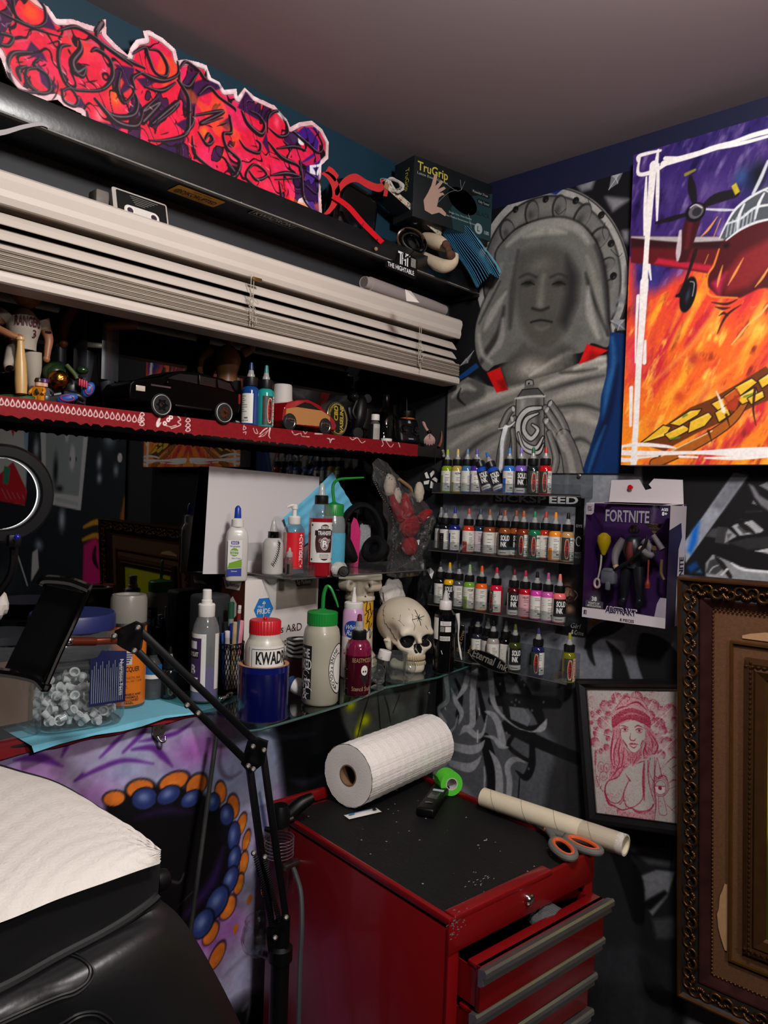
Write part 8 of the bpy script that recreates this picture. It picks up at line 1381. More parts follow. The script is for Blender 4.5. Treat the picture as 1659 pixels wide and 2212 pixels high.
q=MB();q.sphere(tuple(I@V(onp(1,-.002,885,1180))),(.024,.018,.024),0,20,14);q.sphere(tuple(I@V(onp(1,-.002,884,1135))),(.034,.018,.03),0,20,14);limb(q,[tuple(I@V(onp(1,-.002,*z)))for z in[(866,1120),(852,1090),(845,1070)]],[.014,.011,.007]);limb(q,[tuple(I@V(onp(1,-.002,*z)))for z in[(905,1125),(920,1110),(930,1106)]],[.014,.012,.007]);limb(q,[tuple(I@V(onp(1,-.004,*z)))for z in[(880,1110),(874,1085),(878,1066)]],[.018,.014,.006]);q.mk('felt_body',m_felt,t)
for k,(x,y,rx,rz)in enumerate([(842,1048,.016,.026),(856,1072,.014,.022),(905,1064,.013,.026)]):
 bm=bmesh.new();bmesh.ops.create_icosphere(bm,subdivisions=3,radius=1.);r2=random.Random(k);c_=I@V(onp(1,-.002,x,y));q=MB();q.add([(c_.x+v.co.x*rx*(1+r2.uniform(-.14,.14)),c_.y+v.co.y*.012*(1+r2.uniform(-.14,.14)),c_.z+v.co.z*rz*(1+r2.uniform(-.14,.14)))for v in bm.verts],[[v.index for v in f.verts]for f in bm.faces],0,True);bm.free();q.mk('fur',m_fur,t,sharp=0)
q=MB();limb(q,[tuple(I@V(onp(1,-.012,*z)))for z in[(862,1035),(884,1052),(890,1062)]],[.004,.0045,.003]);q.mk('wooden_peg',mat('peg','#8a6a4c',ro=.7),t)
# dark round badge at the window corner
p=onp(1,.02,925,1035);t=thing('round_badge','round black badge with white facets beside the cellophane bag','badge',T=Tm((float(p[0])+.006,.02,float(p[2])),rx=PI/2,rz=-.25));MB().lt([(.029,0),(.03,.001),(.03,.003),(0,.003)],0,36).mk('disc',m_blackm,t);q=MB()
for k in range(5):a=k*1.257;q.flat([(.004*cos(a),.004*sin(a)),(.022*cos(a-.35),.022*sin(a-.35)),(.024*cos(a),.024*sin(a)),(.014*cos(a+.5),.014*sin(a+.5))],T=Tm((0,0,.0034)))
q.mk('facets',m_label,t);MB().cyl((0,.004,.02),(0.,.12,.02),.0008).mk('hanging_string',m_blackp,t)
# ================================================================ ink ledges on the side wall
LZ=[1.6495,1.5065,1.3725,1.2485];nmz=['top','second','third','lowest']
for k,(y0,y1)in enumerate([(-.01,-.412),(-.006,-.404),(-.01,-.388),(-.085,-.398)]):
 t=thing('ink_ledge',f'clear acrylic ink ledge on the wall, {nmz[k]} of four','shelf',(-.03,(y0+y1)/2,LZ[k]),group='wall ledges');W=y0-y1
 MB().box((0,0,-.0015),(.056,W,.003)).mk('plate',m_acry,t);MB().box((.0275,0,.028),(.002,W,.06)).mk('back',m_acry,t);MB().box((-.0275,0,.011),(.002,W,.026)).mk('lip',m_acry,t)
 MB().tube([(-.0285,-W/2,-.0015),(-.0285,W/2,-.0015)],.0011,0,6).mk('edge',MATS['acrylic_edge'],t)
 for s_ in(-1,1):MB().box((0,s_*W/2,.011),(.055,.0022,.026)).mk('end',m_acry,t)
 MB().lt([(.0045,0),(.0045,.002),(.002,.0035),(0,.0035)],0,14,Tm((.026,-W*.42,.045),ry=-PI/2)).mk('screw',m_steel,t)
NUM=['first','second','third','fourth','fifth','sixth','seventh','eighth','ninth','tenth','eleventh','twelfth','thirteenth','fourteenth','fifteenth','sixteenth']
rows=[[(964,'#7d9a1c','#9cb024','W',None,'lime green'),(986,'#b59a4c','#d0ac58','W',None,'pale yellow'),(1007,'#3c6c96','#4a7a9c','W',None,'steel blue'),(1027,'#4c2c8c','#5c4a96','W',None,'violet'),(1098,'#2a6cc0','#3a78b8','W',None,'sky blue'),(1123,'#7a5ab8','#7d62b4','S',None,'lilac'),(1149,'#0c1c1c','#1c5a3c','E',None,'blackish green'),(1176,'#b80c14','#c0241c','E',None,'scarlet')],[(950,'#20242a','#7c7f80','W',None,'charcoal',1),(960,'#101418','#3c4044','W',None,'black'),(980,'#16206c','#2c2e8c','W',None,'navy'),(1010,'#b8301c','#b4443a','W',None,'vermilion'),(1035,'#123448','#2c4660','W','#c9b9c0','petrol blue',1),(1055,'#7c3a1c','#8c5636','W',None,'chestnut'),(1078,'#3c1a14','#382a26','W',None,'dark brown',1),(1088,'#84441c','#96543a','S',None,'cinnamon'),(1112,'#9a4e1e','#8c4a2c','S',None,'copper',1),(1128,'#7a2c14','#a85a2c','E',None,'rust'),(1152,'#0f6a44','#2a7a52','E',None,'jungle green'),(1176,'#b02c1c','#b43c34','W',None,'brick red',1),(1197,'#e0821c','#e0862c','W',None,'orange'),(1224,'#b08a5c','#101010','E',None,'tan')],[(949,'#0c0d0f','#24262a','W',None,'jet black'),(969,'#e0a80c','#d0a418','S',None,'bright yellow'),(989,'#4c4e54','#2c2d30','W',None,'slate grey'),(1012,'#6c9a34','#8cac78','W',None,'leaf green'),(1038,'#e05c14','#dc5a1e','W',None,'deep orange'),(1070,'#cc1034','#b02040','E',None,'crimson'),(1108,'#4c0810','#6a1c2c','S',None,'oxblood'),(1132,'#a80c1c','#a42440','W','#c9969e','dark red'),(1157,'#c43c9c','#0f0f10','W',None,'magenta'),(1181,'#c0529c','#a84c80','W',None,'orchid pink'),(1206,'#e0686c','#dc7470','S',None,'coral')],[(1029,'#24222e','#2a1c54','W',None,'grey violet',1),(1051,'#1a1c20','#8a8a88','W',None,'dark grey',1),(1063,'#98908a','#0c0c0d','W',None,'clear white'),(1090,'#0b0c0e','#70706e','W',None,'pitch black',1),(1110,'#343c14','#4a5a24','S',None,'olive black'),(1160,'#1a1c4c','#38305c','E',None,'midnight blue'),(1227,'#6c6a14','#8c8a34','E','#c49a84','olive yellow')]]
lt={'W':'white label','S':'black label','E':'emblem label'}
words={986:'BRIGHT YELLOW',1152:'JUNGLE GREEN',1132:'DARK RED',1176:'LIPSTICK',1224:'BONE',1012:'KEY LIME'}
sh=[1067,1067,1067,1067]
for k,row in enumerate(rows):
 for i,it in enumerate(row):
  px,col,tip,kd,lc,cn=it[:6];bk_=len(it)>6;X_=-.0185 if bk_ else-.0415
  py=[1067,1191+(px-950)*.085,1301+(px-949)*.19,1425+(px-1000)*.205][k]
  p=onp(0,X_,px,py);p=(X_,float(p[1]),LZ[k]+.0002)
  ink('ink_bottle',f'{cn} ink bottle with {lt[kd]}, {NUM[i]} from the window, {nmz[k]} ledge','ink bottles on the wall ledges',p,col,kd,tip,lc,r=.0144,hb=.066,rz=random.uniform(-.3,.3),a0={'W':0,'S':.15,'E':.35}[kd]*(-1 if px==1070 else 1),seed=px+k,word=words.get(px)if k or px==986 or px==1176 else None)
for(bx,by,tx,ty,d,n_)in[(1055,1064,1033,990,0,'royal blue ink bottle toppled against the violet one on the top ledge'),(1080,1066,1056,992,1,'second royal blue ink bottle leaning in the gap of the top ledge')]:
 a,b_=onp(0,-.041,bx,by),onp(0,-.041,tx,ty);a[2]=LZ[0]+.006;T,L=Tdir(a,b_);T=T@Tm(rz=PI*.5+face(a)*0)
 zl=(T.inverted().to_3x3()@(V(CAM)-V(a)));T=T@Tm(rz=atan2(zl.y,zl.x)+PI/2)
 ink('ink_bottle',n_,'ink bottles on the wall ledges',None,'#1446b0','S','#2a64b0',r=.0144,hb=.06,tilt=T,seed=d)
 # stickers, poster, sign
def wallT(px,py,X=-.003,rot=0.):return Matrix.Translation(V(onp(0,X,px,py)))@Matrix(((0,0,-1,0),(-1,0,0,0),(0,1,0,0),(0,0,0,1)))@Tm(rz=rot)
o=decal('wall_sticker','grey and white block lettering sticker under the top ink ledge','sticker',wallT(1156,1078),0,0,[m_ink],rrect(.232,.026,.003),[(lambda q:q.text('SICKSP',.016,0,Tm((-.04,0,.0006)),bold=.03,width=.138),mat('print_grey','#9b9da0',ro=.5)),(lambda q:q.text('EED',.016,0,Tm((.073,0,.0006)),bold=.03,width=.072),m_wink)])
MB().flat([(-.052,.008),(-.046,.008),(-.036,0),(-.046,0)],T=Tm((0,0,.0005))).mk('red_notch',mat('notch_red','#5a1420',ro=.5),o)
c=Canvas((-.004,onp(0,-.004,1204,1300)[1],onp(0,-.004,1215,1369)[2]),(0,-1,0),(0,0,1),.072,.158,.0009,'#161516',k=.0011).zoom(920,1180,4.484)
for x,y,rx,ry,col,a in[(1370,420,110,150,'#6a4c40',1),(1380,470,70,80,'#9a745e',.9),(1300,360,60,120,'#2a1814',.9),(1440,380,60,120,'#120e10',.9),(1385,610,90,70,'#a07860',.9),(1330,600,60,80,'#1c1216',.8),(1430,720,110,60,'#3c444c',1),(1500,440,24,70,'#5a4014',.7)]:c.blob((x,y),rx,ry,col,a)
for p,w in[([(1340,400),(1370,390),(1400,400)],14),([(1420,400),(1450,395),(1470,410)],14),([(1365,500),(1390,490),(1420,500),(1395,515),(1365,505)],14),([(1395,430),(1385,470),(1400,480)],6),([(1320,290),(1350,270),(1420,270),(1470,320)],20),([(1370,570),(1400,550),(1450,590),(1460,640)],10)]:c.sk(p,w,'#1c0f10',.9,5)
for p in[[(1350,440),(1340,520),(1370,570)],[(1440,430),(1470,470),(1440,520)]]:c.sk(p,5,'#c8b0a0',.7,3)
o=c.mesh('girl_poster',[PAINTG]);tag(o,'small dark poster of a made-up woman behind the coral ink','poster');q=MB();T=wallT(1244,1352,-.0048);q.text('Girl',.011,0,T,shear=.3);q.text('& Crime',.01,0,T@Tm((.004,-.014,0)),shear=.3,width=.03);q.mk('lettering',m_wink,o)
o=thing('banner_strip','narrow black banner with white letters beside the boxed toy','banner',T=wallT(1251,1148,-.003));MB().box((0,0,0),(.02,.145,.0008)).mk('sheet',m_blackp,o);q=MB();q.text('DYS',.006,0,Tm((0,.012,.0006)));q.text('NYC',.0055,0,Tm((0,-.048,.0006)));q.text('GOT',.0055,0,Tm((0,-.056,.0006)));q.tube([(.006*cos(a),-.022+.01*sin(a),.0006)for a in np.linspace(.5,5.2,14)],.0012,0,5);q.mk('lettering',m_gpale,o)
o=thing('ink_sign','oval black sign with silver script leaning on the lowest ink ledge','sign',T=wallT(1058,1428,-.064,-.2));q=MB();el=[(.056*cos(a),.0175*sin(a))for a in np.linspace(0,2*PI,41)[:-1]];q.prism(el,.003,0);q.mk('plate',m_blackp,o);loop_=MB();loop_.tube([(.0555*cos(a),.0172*sin(a),.003)for a in np.linspace(0,2*PI,41)[:-1]],.0011,0,6,closed=True);loop_.mk('silver_rim',m_steel,o)
q=MB();q.text('Eternal',.019,0,Tm((-.016,.004,.0034)),bold=.02,shear=.25,width=.066);q.text('Ink',.017,0,Tm((.038,.003,.0034)),bold=.02,shear=.25,width=.028);q.mk('lettering',mat('silver_script','#a8a39c',ro=.3,metal=.5),o)
for k,px in enumerate((990,1012)):
 p=onp(0,-.03,px,1420);t=thing('black_pouch',['black pouch with gold script behind the white drips','second black pouch with gold script next to the grey violet ink'][k],'pouch',(-.024+.004*k,float(p[1]),LZ[3]+.0002),face(p));MB().box((0,0,.04),(.019,.007,.08),0,.003).mk('pouch',m_gloss,t);q=MB();q.text('Mama Crow',.008,0,Tm((0,-.0038,.04),rx=PI/2)@Tm(rz=1.35),shear=.3,width=.055);q.mk('lettering',MATS['gold_ink'],t)
q=MB();limb(q,[tuple(onp(0,-.058,*z))for z in[(988,1325),(991,1350),(990,1380),(994,1408),(997,1425)]],[.006,.0028,.0016,.003,.0012]);tag(q.mk('white_drip',m_label),'thick white paint drip hanging at the end of the lowest ledge','drip')
q=MB();q.lt([(.005,0),(.005,.002),(.0025,.004),(0,.004)],0,14);ob=q.mk('wall_screw',m_steel);ob.matrix_world=Tm(onp(1,-.0015,927,1497),rx=PI/2);tag(ob,'single round screw head in the wall under the glass plate','screw')
# ---- boxed action figure
A,Bq,Tp=onp(0,-.085,1257,1331),onp(0,-.085,1437,1351),onp(0,-.085,1262,1087);W=float(A[1]-Bq[1]);H=float(Tp[2]-A[2])+.002;D=.08;z0=float(A[2])-.001
t=thing('toy_box','purple and white windowed toy box pinned to the wall','toy box',T=Matrix.Translation((-.085,float(A[1]),z0))@Matrix(((0,0,-1,0),(-1,0,0,0),(0,1,0,0),(0,0,0,1))))
m_bw=mat('box_white','#b9b0b4',ro=.5);m_pur=mat('box_purple','#35154a',ro=.5);m_dpu=mat('box_indigo','#1c1030',ro=.5);m_win=clear('box_window','#e8e6ec',ro=.05,ior=1.45)
MB().flat([(0,0,-D),(W,0,-D),(W,H+.004,-D),(0,H+.004,-D)],0).mk('backing_card',m_pur,t);q=MB();q.prism([(.012,H),(W-.004,H),(W-.008,H+.052),(W*.62,H+.054),(W*.56,H+.042),(W*.6,H+.034),(W*.52,H+.03),(W*.44,H+.052),(.016,H+.05)],.002,0,z0=-D+.003);q.mk('hang_tab',m_bw,t)
q=MB();q.add([(0,H,0),(W,H,0),(W-.004,H+.004,-D+.003),(.012,H+.004,-D+.003),(.018,H+.0005,-.006),(W-.018,H+.0005,-.006),(W-.022,H+.004,-D+.015),(.026,H+.004,-D+.015)],[(0,1,5,4),(1,2,6,5),(2,3,7,6),(3,0,4,7)]);q.add([(0,H,0),(.018,H,0),(.017,H-.02,0),(.012,H-.024,0),(0,H-.024,0)],[(0,1,2,3,4)]);q.add([(0,0,0),(W,0,0),(W,.058,0),(W-.012,.058,0),(W-.018,.045,0),(W-.022,.02,0),(W*.62,.022,0),(0,.02,0)],[tuple(range(8))]);q.add([(0,0,0),(0,0,-D),(W,0,-D),(W,0,0)],[(0,1,2,3)]);q.mk('white_card',m_bw,t)
q=MB();q.flat([(W-.02,H,.0004),(W,H,.0004),(W,H-.024,.0004),(W-.012,H-.026,.0004),(W-.02,H-.02,.0004)]);q.mk('age_panel',m_dpu,t)
q=MB();q.add([(W,0,0),(W,0,-D),(W,H,-D),(W,H,0)],[(0,1,2,3)]);q.mk('side_card',m_dpu,t);q=MB();q.add([(W+.0005,y,-z)for y,z in[(H,0),(H,D),(H*.8,D),(0,D),(0,D*.55),(H*.64,D*.6),(H*.74,D*.78),(H*.86,D*.7),(H*.8,0)]],[tuple(range(9))]);q.mk('side_white',m_bw,t);q=MB();q.text('FORTNITE',.02,0,Tm((W+.001,H*.4,-D*.8),ry=PI/2)@Tm(rz=PI/2),bold=.03,width=.082);q.mk('side_lettering',m_dpu,t)
q=MB();q.add([(0,.02,.0002),(W,.02,.0002),(W,H-.001,.0002),(0,H-.001,.0002)],[(0,1,2,3)]);q.mk('window',m_win,t);q=MB();q.add([(0,0,0),(0,0,-D),(0,H,-D),(0,H,0)],[(0,1,2,3)]);q.mk('inner_tray',m_pur,t)
q=MB();q.text('FORTNITE',.025,0,Tm((W*.5,H-.024,-.004)),bold=.05,width=.095);q.mk('title_shadow',m_ink,t);q=MB();q.text('FORTNITE',.023,0,Tm((W*.5,H-.0238,-.0034)),bold=.02,width=.091);q.mk('title',mat('title_grey','#a9a7ab',ro=.4),t)
q=MB();q.text('EPIC',.0062,0,Tm((.0085,H-.009,.0006)),width=.01);q.text('GAMES',.0025,0,Tm((.0085,H-.0145,.0006)),width=.009,bold=.02);q.mk('badge_lettering',m_ink,t);q=MB();q.text('AGES',.005,0,Tm((W-.01,H-.008,.0008)),bold=.02,width=.013);q.text('8+',.0068,0,Tm((W-.01,H-.016,.0008)),bold=.02);q.text('38',.0085,0,Tm((.026,.04,.0008)),bold=.01);q.text('POINTS OF',.0042,0,Tm((.026,.031,.0008)),width=.024);q.text('ARTICULATION',.0042,0,Tm((.026,.0255,.0008)),width=.03);q.mk('white_lettering',m_wink,t)
q=MB();q.flat([(.007,.022,.0004),(.046,.022,.0004),(.046,.035,.0004),(.036,.037,.0004),(.034,.045,.0004),(.026,.048,.0004),(.018,.045,.0004),(.016,.037,.0004),(.007,.035,.0004)]);q.mk('grey_badge',mat('badge_grey','#3a373e',ro=.5),t)
q=MB();q.text('ABSTRAKT',.0125,0,Tm((W*.48,.022,.0006)),bold=.07,width=.068);q.mk('name_edge',m_bw,t);q=MB();q.text('ABSTRAKT',.011,0,Tm((W*.48,.022,.001)),bold=.03,width=.064);q.text('8 PIECES',.0055,0,Tm((W*.56,.0052,.0006)),bold=.02,width=.029);q.flat([(.004,.006,.0006),(.01,.006,.0006),(.01,.015,.0006),(.004,.015,.0006)]);q.mk('name_lettering',m_dpu,t);q=MB();q.text('J',.006,0,Tm((.007,.0105,.0009)));q.mk('maker_mark',m_wink,t)
q=MB();q.prism([(0.,0.),(.011,0),(.0085,.0075),(0,.009)],.0005,0,T=Tm((W*.76,.1475,-.02)));q.flat([(W*.66,H-.036),(W*.86,H-.036),(W*.76,H-.058)],T=Tm((0,0,-.03)));q.mk('gold_triangle',mat('tri_gold','#5e4a2a',ro=.5),t);q=MB();q.text('LEGENDARY',.006,0,Tm((W*.76,H-.041,-.029)),bold=.03,width=.03);q.text('SERIES',.0045,0,Tm((W*.76,H-.048,-.029)),bold=.02,width=.016);q.mk('triangle_lettering',m_ink,t)
# plain jointed figure and its small gear (parts of the sealed pack)
cx,zf=W*.5,-.04;S=H*.7
def fl(nm,pts,rad,m_):q=MB();limb(q,[(cx+x*S,.034+y*S,zf+z*S)for x,y,z in pts],[r_*S for r_ in rad]);return q.mk(nm,m_,t)
m_fd=mat('figure_dark','#15171a',ro=.35,spec=.6);m_fg=mat('figure_grey','#6c6866',ro=.6);m_fs=mat('figure_skin','#b09878',ro=.5)
fl('figure_torso',[(0,.44,0),(0,.52,0),(0,.66,.01),(0,.8,0),(0,.84,0)],[.09,.09,.12,.1,.05],m_fd);fl('shirt',[(0.,.5,.07),(0.,.62,.1),(0.,.76,.085)],[.03,.05,.04],mat('shirt_rust','#5c1c12',ro=.7));fl('figure_head',[(0,.87,.01),(0,.91,.015),(0,.97,.01)],[.05,.065,.035],mat('figure_head','#2a211c',ro=.6))
for s_ in(-1,1):fl('figure_leg',[(s_*.07,.46,0),(s_*.09,.26,.01),(s_*.1,.06,0),(s_*.11,0,.06)],[.075,.062,.045,.04],m_fd)
fl('figure_arm',[(-.13,.78,0),(-.2,.66,.02),(-.21,.55,.06),(-.18,.46,.1)],[.055,.055,.045,.035],m_fg);fl('figure_arm',[(.13,.78,0),(.22,.7,.02),(.24,.62,.06),(.16,.68,.12)],[.055,.055,.045,.035],m_fg);fl('figure_hand',[(-.18,.46,.1),(-.16,.42,.11)],[.038,.03],m_fs);fl('figure_hand',[(.16,.68,.12),(.13,.71,.12)],[.038,.03],m_fs)
fl('paint_roller',[(-.16,.42,.13),(.05,.56,.14),(.2,.74,.14),(.22,.86,.14)],[.018,.022,.02,.014],m_fd);fl('roller_sleeve',[(.28,.86,.1),(.4,.7,.1)],[.032,.036],m_fg);fl('toy_tool',[(.22,.56,.06),(.22,.34,.06),(.22,.28,.06),(.22,.22,.06)],[.012,.014,.032,.03],mat('tool_orange','#7c2c18',ro=.5));fl('toy_tool',[(.38,.58,.06),(.38,.42,.06),(.42,.34,.06)],[.018,.02,.018],mat('tool_tan','#6a5436',ro=.5))
q=MB();q.lt([(0,-.03),(.004,-.028),(.01,-.014),(.0145,0),(.0135,.01),(.006,.017),(0,.018)],0,20,Tm((W*.155,H-.078,-.03),rx=-PI/2));q.mk('toy_balloon',mat('balloon_yellow','#a8900c',ro=.25,coat=.5),t);q=MB();limb(q,[(W*.13,H-.106,-.03),(W*.125,H-.13,-.03),(W*.1,H-.155,-.03)],[.0022,.002,.002]);q.tube([(W*.09+.006*cos(a),H-.166+.009*sin(a),-.03)for a in np.linspace(0,2*PI,17)[:-1]],.0026,0,7,closed=True);q.mk('balloon_handle',mat('handle_bone','#b5ada0',ro=.4),t)
q=MB();q.box((W*.24,.085,-.03),(.032,.03,.02),0,.006);q.box((W*.24,.098,-.03),(.024,.01,.02),0,.004);q.box((W*.25,.067,-.022),(.01,.018,.008),0,.003);q.mk('toy_backpack',mat('pack_grey','#5a6064',ro=.5,noise=.4,ns=120),t)
p=onp(0,-.008,1365,1053);o=thing('push_pin','red push pin fixing the toy box tab to the wall','push pin',T=Matrix.Translation(V(p))@Euler((0,-PI/2,0)).to_matrix().to_4x4());MB().lt([(.005,-.002),(.0055,0),(.003,.003),(.003,.007),(.0055,.009),(.005,.0105),(0,.0105)],0,18).mk('head',mat('pin_red','#a80f14',ro=.25,coat=.5),o);MB().cyl((0,0,-.007),(0,0,0),.0006).mk('pin',m_steel,o)
# ================================================================ red tool cart and the things on it
rz=radians(-6.7);CT=Tm((-.447,-.338,0),rz=rz);CW,CD,CZ=.357,.476,1.035
t=thing('tool_cart','red steel tool cart with drawers and a black ribbed mat','tool cart',T=CT);m_cr=mat('cart_red','#70060a',ro=.34,coat=.2,noise=.08,ns=14);m_crd=mat('cart_inside','#160404',ro=.6);m_al=mat('pull_metal','#7c7a78',ro=.27,metal=.75,noise=.2,ns=30)
hw,hd=CW/2,CD/2
MB().box((-hw+.0015,0,.6),(.003,CD,.84),0,.001).mk('side_panel',m_cr,t);MB().box((hw-.0015,0,.6),(.003,CD,.84),0,.001).mk('side_panel',m_cr,t);MB().box((0,hd-.0015,.6),(CW-.006,.003,.84)).mk('back_panel',m_cr,t)
for s_ in(-1,1):MB().box((s_*(hw-.012),-hd+.003,.6),(.024,.006,.84),0,.001).mk('front_post',m_cr,t)
MB().box((0,-hd+.002,CZ-.026),(CW,.008,.052),0,.002).mk('top_rail',m_cr,t)
for p,d in[((-hw+.004,0,CZ-.004),(.01,CD+.004,.012)),((hw-.004,0,CZ-.004),(.01,CD+.004,.012)),((0,hd-.004,CZ+.002),(CW,.01,.022)),((-.055,-hd+.008,CZ-.002),(CW-.13,.022,.01))]:MB().box(p,d,0,.003).mk('top_rim',m_cr,t)
MB().box((0,0,CZ-.016),(CW-.01,CD-.01,.006)).mk('top_tray',m_cr,t)
m_mat=mat('rubber_mat','#0e0e0f',ro=.55,spec=.4,wave=('X',95,.3),bump=.6);mp=[(-hw+.012,-hd+.022),(.07,-hd+.022),(.075,-hd+.004),(hw-.008,-hd+.002),(hw-.004,hd-.03),(-hw+.03,hd-.02),(-hw+.012,hd-.05)]
MB().prism(mp,.006,0,z0=CZ-.013).mk('rubber_mat',m_mat,t);rr=random.Random(6);q=MB()
for k in range(42):
 x,y=rr.uniform(-hw+.03,hw-.03),rr.uniform(-hd+.03,hd-.06);s_=rr.uniform(.0006,.0022);q.flat([(x+s_*cos(a)*rr.uniform(.5,1.3),y+s_*sin(a)*rr.uniform(.5,1.2),CZ-.0065)for a in np.linspace(0,2*PI,7)[:-1]])
for k in range(16):x,y=-.05+rr.gauss(0,.014),-hd+.055+rr.gauss(0,.008);q.flat([(x-.003,y,CZ-.0064),(x+rr.uniform(.001,.005),y+.001,CZ-.0064),(x,y+.002,CZ-.0064)])
q.tube([(.06,-.09,CZ-.006),(.066,-.092,CZ-.006),(.07,-.088,CZ-.006)],.0009,0,5);q.mk('paint_flecks',mat('fleck','#8a8884',ro=.8),t)
q=MB()
for k in range(34):x,z=rr.gauss(0,.012),rr.gauss(0,.009);q.flat([(-hw+.014+x,-hd-.0025,CZ-.014+z),(-hw+.014+x+rr.uniform(.002,.008),-hd-.0025,CZ-.014+z+rr.uniform(-.002,.002)),(-hw+.016+x,-hd-.0025,CZ-.012+z)])
q.mk('chipped_paint',mat('bare_metal','#6c6460',ro=.5),t)
MB().lt([(.0095,0),(.0095,.006),(.0075,.008),(.004,.0085),(0,.0085)],0,22,Tm((-.022+.02,-hd-.002,CZ-.026),rx=PI/2)).mk('lock',m_chrome,t)
zt=CZ-.056
for k,(h,op)in enumerate([(.07,.036),(.066,.022),(.064,.01),(.075,.006),(.12,.004),(.14,.004),(.14,.004)]):
 y0=-hd-op;fw=CW-.052;o=MB().box((0,y0,zt-h/2),(fw,.01,h-.004),0,.002).mk('drawer',m_cr,t)
 MB().box((0,y0+.006,zt-.006),(fw,.03,.008),0,.002).mk('drawer_lip',m_cr,o)
 q=MB();q.prism([(-.004,0),(-.016,.003),(-.019,0.),(-.019,-.007),(-.012,-.01),(-.014,-.02),(-.008,-.024),(-.004,-.024)],fw+.012,0,T=Tm((-(fw+.012)/2,y0-.001,zt-.002),ry=PI/2,rx=0)@Tm(rz=PI/2));q.mk('pull',m_al,o)
 if op>.02:
  for s_ in(-1,1):MB().box((s_*(fw/2-.002),y0+.21,zt-.008-(h-.012)/2),(.002,.42,h-.016)).mk('drawer_side',m_cr,o);MB().box((s_*(fw/2+.005),y0+.16,zt-h*.5),(.008,.2,.018),0,.002).mk('slide',m_steel,o)
  MB().box((0,y0+.21,zt-h+.008),(fw-.004,.42,.002)).mk('drawer_bottom',m_crd,o)
 zt-=h
MB().box((0,0,.18),(CW-.02,CD-.02,.02)).mk('bottom_shelf',m_crd,t)
for s_ in(-1,1):
 for r_ in(-1,1):MB().lt([(.035,-.012),(.04,-.01),(.04,.01),(.035,.012)],0,22,Tm((s_*(hw-.04),r_*(hd-.05),.041),ry=PI/2)).mk('caster',m_blackp,t);MB().box((s_*(hw-.04),r_*(hd-.05),.13),(.03,.03,.1)).mk('caster_fork',m_steel,t)
L2=lambda x,y,z:CT@Vector((x,y,z));zD=CZ-.056-.074
o=crm('grey_rag','ribbed grey rag stuffed in the open top drawer','rag',L2(.045,-hd-.005,zD+.052),(.036,.028,.024),mat('rag_grey','#4a4b4d',ro=.95,wave=('X',60,1),bump=.5),14,6,.3);t2=thing('file_tool','dark green tool lying in the open top drawer','handle',T=Matrix.Translation(L2(-.108,-hd+.008,zD+.016))@Tm(rz=.5));MB().box((0,0,0),(.09,.022,.02),0,.006,3).mk('handle',mat('handle_green','#0e4a34',ro=.5),t2)
o=crm('drawer_clutter','dark bundle of tools in plastic in the open top drawer','bundle',L2(-.03,-hd+.02,zD+.024),(.045,.04,.016),m_gloss,15,7,.4);o.rotation_euler=(0,0,.3)
MT=CZ-.0066
# paper towel roll
p0,p1=onp(2,MT,762,1748),onp(2,MT,945,1662);R=.06;d=p1-p0;d[2]=0;d/=np.linalg.norm(d);t=thing('paper_towel_roll','big roll of white paper towel lying on the tool cart','paper towel',T=Tdir(p0+[0,0,R],p0+d+[0,0,R])[0]if True else None);Lr=.285;t.matrix_world=Matrix.Translation(V(p0+np.array([-.004,.012,R+.003])))@V(d).to_track_quat('Z','Y').to_matrix().to_4x4()
m_ptw=bpy.data.materials.new('quilted_paper');m_ptw.use_nodes=True;nt=m_ptw.node_tree;B_=nt.nodes['Principled BSDF'];B_.inputs['Base Color'].default_value=rgba('#efe9e4');B_.inputs['Roughness'].default_value=.9;tc=nt.nodes.new('ShaderNodeTexCoord');bp=nt.nodes.new('ShaderNodeBump');bp.inputs['Strength'].default_value=.25;bp.inputs['Distance'].default_value=.0022
ad=nt.nodes.new('ShaderNodeMath');ad.operation='ADD'
for k,(rot,sc)in enumerate([(.78,60),(-.78,60)]):
 mp_=nt.nodes.new('ShaderNodeMapping');mp_.inputs['Rotation'].default_value=(0,0,rot);w_=nt.nodes.new('ShaderNodeTexWave');w_.inputs['Scale'].default_value=sc*2.5;w_.inputs['Distortion'].default_value=1.4;w_.inputs['Detail'].default_value=2;nt.links.new(tc.outputs['UV' if False else 'Object'],mp_.inputs[0]);nt.links.new(mp_.outputs[0],w_.inputs[0]);nt.links.new(w_.outputs['Fac'],ad.inputs[k])
nt.links.new(ad.outputs[0],bp.inputs['Height']);nt.links.new(bp.outputs[0],B_.inputs['Normal'])
qp=lambda u,v:.0007*max(-.4,sin(u*2*PI*9+v*34)*sin(u*2*PI*9-v*34))+.0004*sin(u*2*PI*27+v*102)*sin(u*2*PI*27-v*102)
q=MB();q.grid(lambda u,v:((R+qp(u,v))*cos(u*2*PI),(R+qp(u,v))*sin(u*2*PI),Lr*v),220,150);q.mk('outer_sheet',m_ptw,t);q=MB()
for z in(0,Lr):MB().lt([(R-.0006,z),(R*.6,z+(.001 if z else-.001)),(.021,z)],0,60,cap=False).mk('roll_end',mat('paper_edge','#e0dad4',ro=.95,bump=.3,bs=500),t)
MB().lt([(.021,-.0005),(.0185,-.0005),(.0185,Lr+.0005),(.021,Lr+.0005)],0,34,cap=False).mk('core',mat('kraft_core','#7a5c40',ro=.9),t)
